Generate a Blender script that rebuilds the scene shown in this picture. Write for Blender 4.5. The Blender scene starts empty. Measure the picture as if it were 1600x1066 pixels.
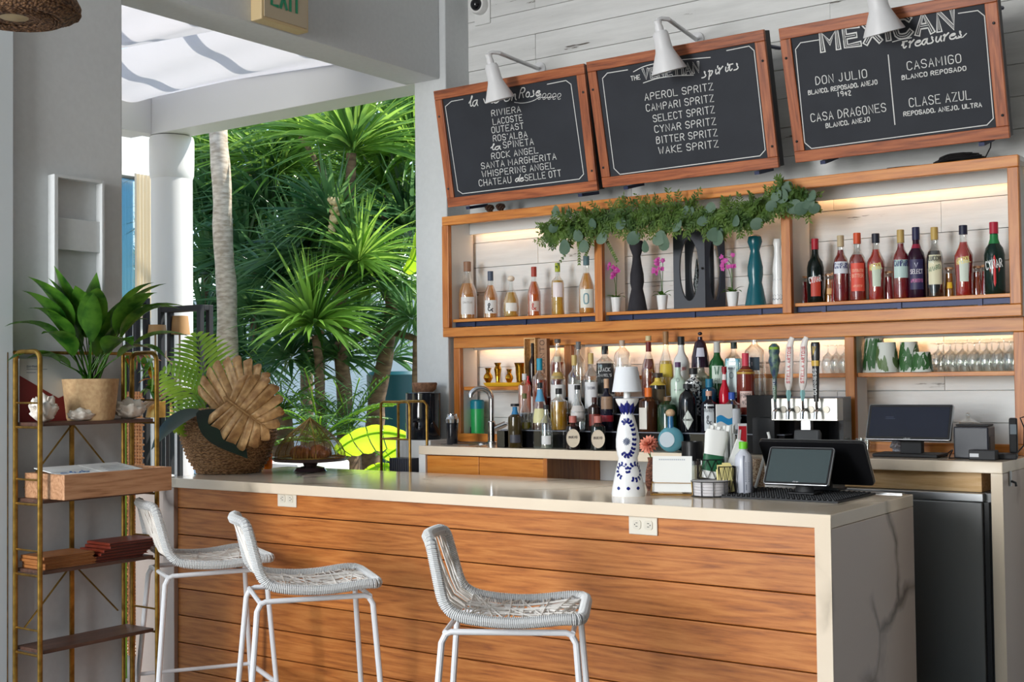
import bpy, bmesh, math, random
from mathutils import Vector, Matrix, Euler
random.seed(7)
C = bpy.context.scene.collection
SC = bpy.context.scene
PI = math.pi
# ------------------------------------------------------------------ camera
CAMZ = 1.50
YAW, PITCH, ROLL, FPX = map(float, (math.radians(35.71), math.radians(1.74), math.radians(-.6547), 1954.46))
_f = Vector((-math.sin(YAW)*math.cos(PITCH), math.cos(YAW)*math.cos(PITCH), math.sin(PITCH)))
_r = Vector((math.cos(YAW), math.sin(YAW), 0)); _u = _r.cross(_f)
_r, _u = _r*math.cos(ROLL)+_u*math.sin(ROLL), -_r*math.sin(ROLL)+_u*math.cos(ROLL)
cd = bpy.data.cameras.new('camera'); cam = bpy.data.objects.new('camera', cd); C.objects.link(cam)
cd.sensor_fit = 'HORIZONTAL'; cd.sensor_width = 36; cd.lens = FPX/1600*36; cd.clip_end = 200
cam.matrix_world = Matrix(((_r.x, _u.x, -_f.x, 0), (_r.y, _u.y, -_f.y, 0), (_r.z, _u.z, -_f.z, CAMZ), (0, 0, 0, 1)))
SC.camera = cam
# ------------------------------------------------------------------ world, sun, added fill light, exposure
w = bpy.data.worlds.new('sky'); SC.world = w; w.use_nodes = True
nt = w.node_tree; sky = nt.nodes.new('ShaderNodeTexSky'); sky.sky_type = 'NISHITA'
sky.sun_disc = False; sky.sun_elevation = math.radians(52); sky.sun_rotation = math.radians(25); sky.air_density = 1.1; sky.dust_density = .6
bg = nt.nodes['Background']; nt.links.new(sky.outputs[0], bg.inputs[0]); bg.inputs[1].default_value = .33
def light(name, typ, loc, target, energy, col, sx=None, sy=None, ang=None):
    l = bpy.data.lights.new(name, typ); l.energy = energy; l.color = col
    if typ == 'AREA': l.shape = 'RECTANGLE'; l.size = sx; l.size_y = sy
    if typ == 'SUN': l.angle = ang or .01
    o = bpy.data.objects.new(name, l); C.objects.link(o); o.location = loc
    d = Vector(target)-Vector(loc); o.rotation_euler = d.to_track_quat('-Z', 'Y').to_euler()
    return o
light('sun', 'SUN', (0, 0, 10), (-.16-.25, -.55, 10-.95), 8.0, (1, .95, .86), ang=.012)
light('fill_light', 'AREA', (-3.4, -2.9, 2.3), (-2.9, 5, 2.3), 345, (.98, .99, 1), 1.6, 2.7)  # added fill lamp behind the camera, brightens the bar and back wall
SC.view_settings.view_transform = 'Standard'; SC.view_settings.look = 'None'
SC.view_settings.gamma = 1; SC.view_settings.use_curve_mapping = False; SC.view_settings.exposure = 0.08
cy = SC.cycles
cy.max_bounces = 10; cy.diffuse_bounces = 4; cy.glossy_bounces = 4; cy.transmission_bounces = 6; cy.transparent_max_bounces = 24
cy.caustics_reflective = False; cy.caustics_refractive = False; cy.sample_clamp_indirect = 6
try:
    cy.use_denoising = True; cy.denoiser = 'OPENIMAGEDENOISE'
except Exception: pass

def ray(x, y): return _f+_r*((x-800)/FPX)+_u*((533-y)/FPX)
def at(x, y, X=None, Y=None, Z=None):
    """world point seen in the photograph's pixel on the plane X=, Y= or Z= const"""
    d = ray(x, y)
    t = X/d.x if X is not None else (Y/d.y if Y is not None else (Z-CAMZ)/d.z)
    return Vector((0, 0, CAMZ))+d*t
def depth(p): return (Vector(p)-Vector((0, 0, CAMZ))).dot(_f)
def mpp(p): return depth(p)/FPX            # metres per pixel at a point

# ------------------------------------------------------------------ mesh builder
class MB:
    def __init__(s): s.v = []; s.f = []; s.sm = []; s.mi = []; s.m = 0
    def add(s, vs, fs, smooth=False, M=None):
        o = len(s.v)
        s.v += [tuple(M @ Vector(p)) if M else tuple(p) for p in vs]
        s.f += [tuple(i+o for i in f) for f in fs]; s.sm += [smooth]*len(fs); s.mi += [s.m]*len(fs)
        return s
    def box(s, x0, x1, y0, y1, z0, z1, M=None):
        vs = [(x, y, z) for z in (z0, z1) for x, y in ((x0, y0), (x1, y0), (x1, y1), (x0, y1))]
        return s.add(vs, [(3, 2, 1, 0), (4, 5, 6, 7), (0, 1, 5, 4), (1, 2, 6, 5), (2, 3, 7, 6), (3, 0, 4, 7)], M=M)
    def tube(s, pts, r, n=8, closed=False, cap=True, M=None, flat=1.0):
        pts = [Vector(p) for p in pts]; N = len(pts)
        rs = r if isinstance(r, (list, tuple)) else [r]*N
        vs = []; fs = []; up = None
        for i, p in enumerate(pts):
            if closed: t = (pts[(i+1) % N]-pts[i-1])
            else: t = pts[min(i+1, N-1)]-pts[max(i-1, 0)]
            if t.length < 1e-9: t = Vector((0, 0, 1))
            t.normalize()
            if up is None:
                up = Vector((0, 0, 1)) if abs(t.z) < .9 else Vector((1, 0, 0))
            a = t.cross(up)
            if a.length < 1e-6: a = t.orthogonal()
            a.normalize(); b = a.cross(t); up = b
            for k in range(n):
                an = 2*PI*k/n
                vs.append(p+(a*math.cos(an)+b*math.sin(an)*flat)*rs[i])
        M_ = N if closed else N-1
        for i in range(M_):
            for k in range(n):
                j = (i+1) % N; k2 = (k+1) % n
                fs.append((i*n+k, i*n+k2, j*n+k2, j*n+k))
        s.add(vs, fs, n > 4, M)
        if cap and not closed:
            s.add(vs[:n], [tuple(range(n-1, -1, -1))], False, M); s.add(vs[-n:], [tuple(range(n))], False, M)
        return s
    def lathe(s, prof, n=24, ex=2.0, sy=1.0, M=None, a0=0):
        """profile [(r,z)..]; ex>2 squares the section"""
        vs = []; fs = []
        for r, z in prof:
            for k in range(n):
                a = 2*PI*k/n+a0; c, d = math.cos(a), math.sin(a)
                q = (abs(c)**ex+abs(d)**ex)**(-1/ex)
                vs.append((r*q*c, r*q*d*sy, z))
        for i in range(len(prof)-1):
            for k in range(n):
                k2 = (k+1) % n
                fs.append((i*n+k, i*n+k2, (i+1)*n+k2, (i+1)*n+k))
        s.add(vs, fs, True, M)
        if prof[0][0] > 1e-5: s.add(vs[:n], [tuple(range(n-1, -1, -1))], False, M)
        if prof[-1][0] > 1e-5: s.add(vs[-n:], [tuple(range(n))], False, M)
        return s
    def prism(s, pts, z0, z1, M=None):
        n = len(pts)
        vs = [(x, y, z0) for x, y in pts]+[(x, y, z1) for x, y in pts]
        fs = [tuple(range(n-1, -1, -1)), tuple(range(n, 2*n))]+[(i, (i+1) % n, (i+1) % n+n, i+n) for i in range(n)]
        return s.add(vs, fs, M=M)
    def grid(s, fn, nu, nv, smooth=True, thick=0, M=None):
        vs = [fn(i/nu, j/nv) for i in range(nu+1) for j in range(nv+1)]
        fs = [(i*(nv+1)+j, (i+1)*(nv+1)+j, (i+1)*(nv+1)+j+1, i*(nv+1)+j+1) for i in range(nu) for j in range(nv)]
        return s.add(vs, fs, smooth, M)
    def ball(s, c, r, n=10, m=7, sc=(1, 1, 1), M=None):
        pr = [(max(r*math.sin(PI*i/m), 0), -r*math.cos(PI*i/m)) for i in range(m+1)]
        T = Matrix.Translation(c) @ Matrix.Diagonal((*sc, 1))
        return s.lathe([(max(a, 1e-6), b) for a, b in pr], n, M=(M @ T if M else T))
    def build(s, name, mat, parent=None, bevel=0, sharp=.6):
        me = bpy.data.meshes.new(name); me.from_pydata(s.v, [], s.f)
        for m in (mat if isinstance(mat, (list, tuple)) else [mat]): me.materials.append(m)
        me.polygons.foreach_set('use_smooth', s.sm)
        if any(s.mi): me.polygons.foreach_set('material_index', s.mi)
        me.update()
        if any(s.sm) and sharp:
            try: me.set_sharp_from_angle(angle=sharp)
            except Exception: pass
        o = bpy.data.objects.new(name, me); C.objects.link(o)
        if parent: o.parent = parent
        if bevel:
            b = o.modifiers.new('bevel', 'BEVEL'); b.width = bevel; b.segments = 2; b.limit_method = 'ANGLE'; b.angle_limit = .8
        return o
def tag(o, label=None, cat=None, group=None, kind=None):
    if label: o['label'] = label
    if cat: o['category'] = cat
    if group: o['group'] = group
    if kind: o['kind'] = kind
    return o
def thing(name, label, cat, loc=(0, 0, 0), rz=0, group=None):
    o = bpy.data.objects.new(name, None); C.objects.link(o); o.empty_display_size = .05
    o.location = loc; o.rotation_euler = (0, 0, rz)
    return tag(o, label, cat, group)
def struct(name, mb, mat, bevel=0): return tag(mb.build(name, mat, None, bevel), kind='structure')
def T(x, y, z): return Matrix.Translation((x, y, z))
def RZ(a): return Matrix.Rotation(a, 4, 'Z')
def RX(a): return Matrix.Rotation(a, 4, 'X')
def RY(a): return Matrix.Rotation(a, 4, 'Y')

# ------------------------------------------------------------------ materials
def lin(c):
    return tuple((x/12.92 if x <= .04045 else ((x+.055)/1.055)**2.4) for x in c)
def rgb(r, g, b): return lin((r/255, g/255, b/255))+(1,)
def base(name, col, rough=.5, metal=0, **kw):
    m = bpy.data.materials.new(name); m.use_nodes = True; p = m.node_tree.nodes['Principled BSDF']
    p.inputs['Base Color'].default_value = col; p.inputs['Roughness'].default_value = rough; p.inputs['Metallic'].default_value = metal
    for k, v in kw.items(): p.inputs[k.replace('_', ' ')].default_value = v
    return m, m.node_tree, p
def N(nt, t, **kw):
    n = nt.nodes.new(t)
    for k, v in kw.items():
        if k in n.inputs: n.inputs[k].default_value = v
        else: setattr(n, k, v)
    return n
def coords(nt, scale=(1, 1, 1), rnd=True, loc=(0, 0, 0)):
    tc = N(nt, 'ShaderNodeTexCoord'); mp = N(nt, 'ShaderNodeMapping'); mp.inputs['Scale'].default_value = scale
    if rnd:
        oi = N(nt, 'ShaderNodeObjectInfo'); ml = N(nt, 'ShaderNodeMath', operation='MULTIPLY'); ml.inputs[1].default_value = 37.3
        nt.links.new(oi.outputs['Random'], ml.inputs[0])
        ad = N(nt, 'ShaderNodeVectorMath', operation='ADD'); cb = N(nt, 'ShaderNodeCombineXYZ')
        for i in range(3): nt.links.new(ml.outputs[0], cb.inputs[i])
        nt.links.new(tc.outputs['Object'], ad.inputs[0]); nt.links.new(cb.outputs[0], ad.inputs[1]); nt.links.new(ad.outputs[0], mp.inputs[0])
    else: nt.links.new(tc.outputs['Object'], mp.inputs[0])
    mp.inputs['Location'].default_value = loc
    return mp.outputs[0]
def ramp(nt, fac, stops):
    r = N(nt, 'ShaderNodeValToRGB'); e = r.color_ramp.elements
    while len(e) < len(stops): e.new(.5)
    for i, (p, c) in enumerate(stops): e[i].position = p; e[i].color = c
    nt.links.new(fac, r.inputs[0]); return r.outputs[0]
def bump(nt, p, h, st=.3, dist=.01):
    b = N(nt, 'ShaderNodeBump'); b.inputs['Strength'].default_value = st; b.inputs['Distance'].default_value = dist
    nt.links.new(h, b.inputs['Height']); nt.links.new(b.outputs[0], p.inputs['Normal'])
def noisy(name, c1, c2, scale=8, rough=.5, metal=0, bst=.1, det=4, sc3=(1, 1, 1), lo=.35, hi=.65, **kw):
    m, nt, p = base(name, c1, rough, metal, **kw)
    n = N(nt, 'ShaderNodeTexNoise', Scale=scale, Detail=det); nt.links.new(coords(nt, sc3), n.inputs['Vector'])
    nt.links.new(ramp(nt, n.outputs[0], [(lo, c1), (hi, c2)]), p.inputs['Base Color'])
    if bst: bump(nt, p, n.outputs[0], bst, .004)
    return m
def plain(name, col, rough=.5, metal=0, **kw): return base(name, col, rough, metal, **kw)[0]
def wood(name, c1, c2, c3, axis='X', scale=1.0, rough=.42, obj_var=.14, ring=1.0):
    m, nt, p = base(name, c1, rough)
    sc = {'X': (.35, 5, 5), 'Y': (5, .35, 5), 'Z': (5, 5, .35)}[axis]; sc = tuple(a*scale for a in sc)
    v = coords(nt, sc)
    n = N(nt, 'ShaderNodeTexNoise', Scale=1.1, Detail=3); nt.links.new(v, n.inputs['Vector'])
    mu = N(nt, 'ShaderNodeMath', operation='MULTIPLY'); mu.inputs[1].default_value = 18*ring; nt.links.new(n.outputs[0], mu.inputs[0])
    fr = N(nt, 'ShaderNodeMath', operation='PINGPONG'); fr.inputs[1].default_value = 1; nt.links.new(mu.outputs[0], fr.inputs[0])
    g = N(nt, 'ShaderNodeTexNoise', Scale=9, Detail=6, Roughness=.7); nt.links.new(v, g.inputs['Vector'])
    mx = N(nt, 'ShaderNodeMath', operation='MULTIPLY_ADD'); mx.inputs[1].default_value = .30
    nt.links.new(fr.outputs[0], mx.inputs[0]); nt.links.new(g.outputs[0], mx.inputs[2])
    col = ramp(nt, mx.outputs[0], [(.36, c1), (.60, c2), (.86, c3)])
    oi = N(nt, 'ShaderNodeObjectInfo'); hs = N(nt, 'ShaderNodeHueSaturation')
    ma = N(nt, 'ShaderNodeMapRange'); ma.inputs[3].default_value = 1-obj_var; ma.inputs[4].default_value = 1+obj_var
    nt.links.new(oi.outputs['Random'], ma.inputs[0]); nt.links.new(ma.outputs[0], hs.inputs['Value']); nt.links.new(col, hs.inputs['Color'])
    nt.links.new(hs.outputs[0], p.inputs['Base Color']); bump(nt, p, mx.outputs[0], .12, .002)
    return m
def marble(name, c, vein, rough=.12, scale=1.0, vstr=1.0):
    m, nt, p = base(name, c, rough)
    v = coords(nt, (1, 1, 1), False)
    d = N(nt, 'ShaderNodeTexNoise', Scale=1.3*scale, Detail=5); nt.links.new(v, d.inputs['Vector'])
    mm = N(nt, 'ShaderNodeMixRGB'); mm.inputs[0].default_value = .35; nt.links.new(v, mm.inputs[1]); nt.links.new(d.outputs[1], mm.inputs[2])
    vo = N(nt, 'ShaderNodeTexVoronoi', Scale=1.9*scale, feature='DISTANCE_TO_EDGE'); nt.links.new(mm.outputs[0], vo.inputs['Vector'])
    n2 = N(nt, 'ShaderNodeTexNoise', Scale=1.7*scale, Detail=2); nt.links.new(v, n2.inputs['Vector'])
    a = ramp(nt, vo.outputs['Distance'], [(0, (1, 1, 1, 1)), (.012, (.55, .55, .55, 1)), (.035, (0, 0, 0, 1))])
    b = ramp(nt, n2.outputs[0], [(.46, (0, 0, 0, 1)), (.6, (vstr, vstr, vstr, 1))])
    mu = N(nt, 'ShaderNodeMixRGB', blend_type='MULTIPLY'); mu.inputs[0].default_value = 1; nt.links.new(a, mu.inputs[1]); nt.links.new(b, mu.inputs[2])
    o = N(nt, 'ShaderNodeMixRGB'); o.inputs[1].default_value = c; o.inputs[2].default_value = vein
    nt.links.new(mu.outputs[0], o.inputs[0]); nt.links.new(o.outputs[0], p.inputs['Base Color'])
    return m
def shiplap(name):
    m, nt, p = base(name, rgb(222, 222, 218), .6)
    v = coords(nt, (.9, 6, 9))
    n = N(nt, 'ShaderNodeTexNoise', Scale=1.6, Detail=6, Roughness=.65); nt.links.new(v, n.inputs['Vector'])
    k = ramp(nt, n.outputs[0], [(.315, rgb(96, 88, 80)), (.335, rgb(214, 214, 212)), (.6, rgb(230, 230, 228))])
    nt.links.new(k, p.inputs['Base Color']); bump(nt, p, n.outputs[0], .5, .006)
    return m
def glass(name, col=(.95, .97, .96, 1), mixf=.86, rough=.02):
    """thin clear glass: mostly transparent with a fresnel gloss"""
    m = bpy.data.materials.new(name); m.use_nodes = True; nt = m.node_tree; nt.nodes.clear()
    o = N(nt, 'ShaderNodeOutputMaterial'); t = N(nt, 'ShaderNodeBsdfTransparent'); t.inputs[0].default_value = col
    g = N(nt, 'ShaderNodeBsdfGlossy'); g.inputs['Roughness'].default_value = rough; g.inputs[0].default_value = (1, 1, 1, 1)
    lw = N(nt, 'ShaderNodeLayerWeight'); lw.inputs[0].default_value = .35
    mr = N(nt, 'ShaderNodeMapRange'); mr.inputs[3].default_value = 1-mixf; mr.inputs[4].default_value = .75
    nt.links.new(lw.outputs['Facing'], mr.inputs[0])
    mx = N(nt, 'ShaderNodeMixShader'); nt.links.new(mr.outputs[0], mx.inputs[0]); nt.links.new(t.outputs[0], mx.inputs[1]); nt.links.new(g.outputs[0], mx.inputs[2])
    nt.links.new(mx.outputs[0], o.inputs[0]); return m
_tg = {}
def tinted(r, g, b, tr=.45, rough=.06):
    """tinted glass or liquid that lets part of the light through"""
    k = (r, g, b, tr)
    if k not in _tg:
        m = bpy.data.materials.new('tinted_glass'); m.use_nodes = True; nt = m.node_tree; p = nt.nodes['Principled BSDF']
        p.inputs['Base Color'].default_value = rgb(r, g, b); p.inputs['Roughness'].default_value = rough; p.inputs['Coat Weight'].default_value = .5; p.inputs['Coat Roughness'].default_value = .03
        t = N(nt, 'ShaderNodeBsdfTransparent'); t.inputs[0].default_value = rgb(min(255, r+30), min(255, g+30), min(255, b+30))
        mx = N(nt, 'ShaderNodeMixShader'); mx.inputs[0].default_value = tr
        nt.links.new(p.outputs[0], mx.inputs[1]); nt.links.new(t.outputs[0], mx.inputs[2]); nt.links.new(mx.outputs[0], nt.nodes['Material Output'].inputs[0])
        _tg[k] = m
    return _tg[k]
_pc = {}
def paint(r, g, b, rough=.5, metal=0):
    k = (r, g, b, rough, metal)
    if k not in _pc: _pc[k] = plain('paint', rgb(r, g, b), rough, metal)
    return _pc[k]
def leafmat(name, c1, c2, trans=.35, rough=.35, scale=6):
    m, nt, p = base(name, c1, rough)
    n = N(nt, 'ShaderNodeTexNoise', Scale=scale, Detail=3); nt.links.new(coords(nt), n.inputs['Vector'])
    col = ramp(nt, n.outputs[0], [(.35, c1), (.65, c2)]); nt.links.new(col, p.inputs['Base Color'])
    t = N(nt, 'ShaderNodeBsdfTranslucent'); hs = N(nt, 'ShaderNodeHueSaturation'); hs.inputs['Value'].default_value = 1.8; hs.inputs['Hue'].default_value = .47
    nt.links.new(col, hs.inputs['Color']); nt.links.new(hs.outputs[0], t.inputs[0])
    mx = N(nt, 'ShaderNodeMixShader'); mx.inputs[0].default_value = trans
    nt.links.new(p.outputs[0], mx.inputs[1]); nt.links.new(t.outputs[0], mx.inputs[2]); nt.links.new(mx.outputs[0], nt.nodes['Material Output'].inputs[0])
    return m
def weave(name, c1, c2, scale=60, rough=.8, bst=1.0, zs=2.0):
    m, nt, p = base(name, c1, rough)
    v = coords(nt, (1, 1, zs), False)
    vo = N(nt, 'ShaderNodeTexVoronoi', Scale=scale); nt.links.new(v, vo.inputs['Vector'])
    nt.links.new(ramp(nt, vo.outputs['Distance'], [(.2, c1), (.75, c2)]), p.inputs['Base Color'])
    iv = N(nt, 'ShaderNodeMath', operation='SUBTRACT'); iv.inputs[0].default_value = 1; nt.links.new(vo.outputs['Distance'], iv.inputs[1])
    bump(nt, p, iv.outputs[0], bst, .006); return m
def emit(name, col, st):
    m = bpy.data.materials.new(name); m.use_nodes = True; p = m.node_tree.nodes['Principled BSDF']
    p.inputs['Base Color'].default_value = col; p.inputs['Emission Color'].default_value = col; p.inputs['Emission Strength'].default_value = st; return m
W = {}
W['wall'] = noisy('white_wall_paint', rgb(206, 209, 210), rgb(210, 213, 214), 40, .75, bst=.03)
W['white'] = plain('white_paint', rgb(228, 228, 226), .55)
W['shiplap'] = shiplap('whitewashed_boards')
W['cedar'] = wood('cedar_planks', rgb(144, 80, 34), rgb(180, 106, 46), rgb(198, 126, 62), 'X', 2.0, .45, .12)
W['oak'] = wood('orange_oak', rgb(172, 96, 30), rgb(202, 122, 42), rgb(214, 140, 60), 'X', 1.6, .4, .06)
W['oakz'] = wood('orange_oak_upright', rgb(158, 86, 30), rgb(186, 108, 40), rgb(200, 126, 56), 'Z', 1.6, .4, .06)
W['frame'] = wood('board_frame_wood', rgb(112, 54, 26), rgb(160, 84, 44), rgb(184, 106, 60), 'X', 2.0, .45, .08)
W['framez'] = wood('board_frame_wood_upright', rgb(112, 54, 26), rgb(156, 82, 44), rgb(180, 104, 60), 'Z', 2.0, .45, .08)
W['pine'] = wood('pale_pine', rgb(196, 146, 88), rgb(222, 178, 120), rgb(236, 198, 146), 'X', 2.0, .6, .05)
W['tray'] = wood('light_tray_wood', rgb(150, 104, 70), rgb(184, 134, 96), rgb(200, 152, 114), 'Y', 2.5, .6, .05)
W['walnut'] = wood('dark_walnut', rgb(52, 34, 28), rgb(80, 54, 44), rgb(96, 68, 54), 'Y', 2.0, .45, .05)
W['marble'] = marble('veined_white_quartz', rgb(238, 220, 196), rgb(150, 134, 110), .1)
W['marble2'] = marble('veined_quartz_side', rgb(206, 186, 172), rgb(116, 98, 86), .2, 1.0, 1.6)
W['black'] = plain('black_plastic', rgb(22, 22, 25), .35)
W['matblack'] = plain('matt_black', rgb(30, 30, 33), .6)
W['acryl'] = plain('glossy_black_acrylic', rgb(14, 14, 17), .08)
W['navy'] = plain('navy_steel', rgb(36, 44, 78), .45, .3)
W['steel'] = plain('brushed_steel', rgb(176, 178, 180), .28, 1)
W['dsteel'] = noisy('dark_stainless', rgb(110, 110, 110), rgb(124, 124, 122), 3, .36, .45, .02, sc3=(1, 1, .2))
W['chrome'] = plain('chrome', rgb(215, 218, 222), .08, 1)
W['brass'] = noisy('aged_brass', rgb(168, 132, 62), rgb(126, 96, 42), 30, .35, .85, .05)
W['gold'] = noisy('gold_foil', rgb(204, 160, 84), rgb(176, 130, 70), 14, .3, .75, .5)
W['goldleaf'] = noisy('gold_painted_leaf', rgb(222, 174, 116), rgb(176, 128, 80), 30, .4, .3, 1.0)
W['chalk'] = noisy('chalkboard', rgb(30, 34, 43), rgb(37, 41, 50), 5, .7, 0, .02)
W['chalkw'] = plain('white_chalk', rgb(226, 226, 224), .9)
W['ropew'] = plain('white_rope', rgb(222, 222, 220), .8)
W['strand'] = plain('white_cord', rgb(232, 226, 218), .7)
W['ropeu'] = plain('rope_core', rgb(168, 168, 170), .9)
W['wmetal'] = plain('white_metal', rgb(226, 226, 228), .35)
W['basket'] = weave('seagrass_weave', rgb(204, 156, 108), rgb(122, 84, 52), 75, .85, 1.0, 2.4)
W['rattan'] = weave('rattan_weave', rgb(140, 104, 72), rgb(66, 44, 30), 90, .8, 1.0, 1)
W['glass'] = glass('clear_glass')
W['fglass'] = glass('faint_glass', (.97, .98, .98, 1), .93)
W['pot'] = noisy('jute_pot', rgb(196, 164, 122), rgb(178, 144, 104), 60, .9, bst=.4)
W['shell'] = noisy('sea_shell', rgb(232, 226, 216), rgb(206, 194, 180), 14, .5, bst=.4)
W['plant'] = leafmat('deep_green_leaf', rgb(34, 80, 26), rgb(84, 136, 44), .3, .22, 14)
W['darkleaf'] = leafmat('dark_leaf', rgb(16, 34, 24), rgb(28, 54, 36), .08, .3)
W['palm'] = leafmat('palm_frond', rgb(92, 140, 36), rgb(140, 180, 58), .4, .35)
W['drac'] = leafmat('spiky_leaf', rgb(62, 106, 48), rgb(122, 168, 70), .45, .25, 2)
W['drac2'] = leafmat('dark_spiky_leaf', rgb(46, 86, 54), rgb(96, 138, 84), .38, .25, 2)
W['lime'] = leafmat('lime_leaf', rgb(122, 170, 30), rgb(142, 190, 44), .5, .3)
W['moss'] = leafmat('garland_green', rgb(58, 90, 38), rgb(104, 134, 58), .3, .6, 12)
W['euca'] = leafmat('eucalyptus_leaf', rgb(84, 112, 94), rgb(110, 134, 114), .2, .6)
W['bark'] = noisy('pale_bark', rgb(222, 208, 190), rgb(176, 158, 138), 14, .9, bst=.8, sc3=(1, 1, 3))
W['bark2'] = noisy('brown_bark', rgb(132, 108, 84), rgb(92, 72, 56), 12, .9, bst=.8, sc3=(1, 1, 2.5))
W['fabric'] = leafmat('white_shade_cloth', rgb(206, 204, 206), rgb(214, 212, 214), .17, .8, 1)
W['paper'] = plain('white_paper', rgb(236, 236, 232), .8)
W['screen'] = plain('dark_screen', rgb(30, 36, 52), .12)
W['screen2'] = plain('grey_screen', rgb(66, 78, 80), .15)
W['led'] = emit('warm_led', (1, .58, .28, 1), 16)
W['soil'] = plain('soil', rgb(50, 38, 28), .95)
W['porc'] = plain('white_porcelain', rgb(240, 240, 240), .15)
W['cobalt'] = plain('cobalt_paint', rgb(24, 32, 110), .2)
W['pink'] = leafmat('orchid_petal', rgb(196, 70, 160), rgb(214, 104, 184), .3)
W['bread'] = noisy('crust', rgb(168, 96, 48), rgb(120, 62, 30), 20, .5, bst=.3)
# ------------------------------------------------------------------ stroke lettering
GL = {'A': '00 26 40|12 32', 'B': '00 06 26 45 34 03|34 42 30 00', 'C': '45 36 16 05 01 10 30 41', 'D': '00 06 26 44 42 20 00', 'E': '40 00 06 46|03 33', 'F': '00 06 46|03 33',
 'G': '45 36 16 05 01 10 30 41 43 23', 'H': '00 06|40 46|03 43', 'I': '20 26', 'J': '01 10 20 31 36', 'K': '00 06|46 03 40', 'L': '06 00 40', 'M': '00 06 22 46 40', 'N': '00 06 40 46',
 'O': '10 01 05 16 36 45 41 30 10', 'P': '00 06 36 45 44 33 03', 'Q': '10 01 05 16 36 45 41 30 10|22 40', 'R': '00 06 36 45 44 33 03|23 40', 'S': '45 36 16 05 04 13 33 42 41 30 10 01',
 'T': '20 26|06 46', 'U': '06 01 10 30 41 46', 'V': '06 20 46', 'W': '06 10 24 30 46', 'X': '00 46|06 40', 'Y': '20 23 06|23 46', 'Z': '06 46 00 40', "'": '26 25', ',': '21 10', '.': '20 21', '-': '13 33', '&': '40 04 16 25 02 10 42',
 '0': '10 01 05 16 36 45 41 30 10', '1': '15 26 20', '2': '05 16 36 45 00 40', '4': '30 36 02 42', '9': '43 13 04 05 16 36 45 41 30', '*': '23 24',
 'a': '33 13 02 01 10 20 33|33 31 40', 'b': '06 00 20 32 23 03', 'c': '33 13 02 01 10 30', 'd': '33 13 02 01 10 20 33|46 31 40', 'e': '02 32 33 13 02 01 10 30 41', 'i': '13 11 20 31|25 24', 'l': '02 25 16 11 20 31', 'n': '03 13 10|12 23 33 31 40',
 'o': '13 02 01 10 30 32 23 13', 'p': '03 14 1/|13 33 32 20 10', 'r': '03 14 10|12 23 34', 's': '00 20 31 22 14 23', 't': '02 15 11 20 31|04 34', 'u': '03 01 10 20 33|33 31 40', 'v': '03 20 33 43', 'g': '33 13 02 01 10 30|33 3/ 1/'}
def chaikin(p):
    q = [p[0]]
    for a, b in zip(p, p[1:]): q += [a*.75+b*.25, a*.25+b*.75]
    return q+[p[-1]]
def glyph(ch):
    if ch not in GL: return []
    out = []
    for st in GL[ch].split('|'):
        pts = [Vector((int(t[0]), (-2 if t[1] == '/' else int(t[1])))) for t in st.split()]
        if ch.islower() or (ch in 'BCDGJOPQRSU0249&' and len(pts) > 3):
            pts = chaikin(chaikin(pts)) if ch.islower() else chaikin(pts)
        out.append(pts)
    return out
def ribbon(mb, pts, w, fn, off):
    """flat chalk line along 2-D points; fn(u,v,off) gives the surface point"""
    n = len(pts); L = []; R_ = []
    for i, p in enumerate(pts):
        t = pts[min(i+1, n-1)]-pts[max(i-1, 0)]
        if t.length < 1e-9: t = Vector((1, 0))
        t.normalize(); m = Vector((-t.y, t.x))*w/2
        e = t*w*.4 if i == n-1 else (-t*w*.4 if i == 0 else t*0)
        L.append(p+m+e); R_.append(p-m+e)
    vs = [fn(q.x, q.y, off) for q in R_]+[fn(q.x, q.y, off) for q in L]
    mb.add(vs, [(i, i+1, n+i+1, n+i) for i in range(n-1)])
def text(mb, s, p0, p1, h, w, fn, off=.0012, slant=0, jit=0):
    """letters of s from baseline point p0 to p1 (surface metres), cap height h"""
    p0 = Vector(p0); p1 = Vector(p1); d = p1-p0; L = d.length; d.normalize(); nn = Vector((-d.y, d.x))
    adv = [2.8 if c == ' ' else (2.6 if c in "I'.,l*i" else (4.2 if c.islower() else (6.4 if c in 'MW' else 5.4))) for c in s]
    tot = sum(adv)-1; x = 0; u = L/tot
    for c, a in zip(s, adv):
        wd = u*4*(.9 if not c.islower() else .95)/4
        if c in 'MW': wd *= 1.2
        x0 = x-(1.3 if c in "I'.,*" else 0)
        for st in glyph(c):
            pts = []
            for q in st:
                yy = q.y/6*h; xx = (x0*u+q.x*wd)+yy*slant
                pts.append(p0+d*xx+nn*(yy+random.uniform(-jit, jit)*h))
            ribbon(mb, pts, w, fn, off)
        x += a
def circle2(c, r, n=16, sy=1): return [Vector((c[0]+r*math.cos(2*PI*i/n), c[1]+r*sy*math.sin(2*PI*i/n))) for i in range(n+1)]

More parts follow.
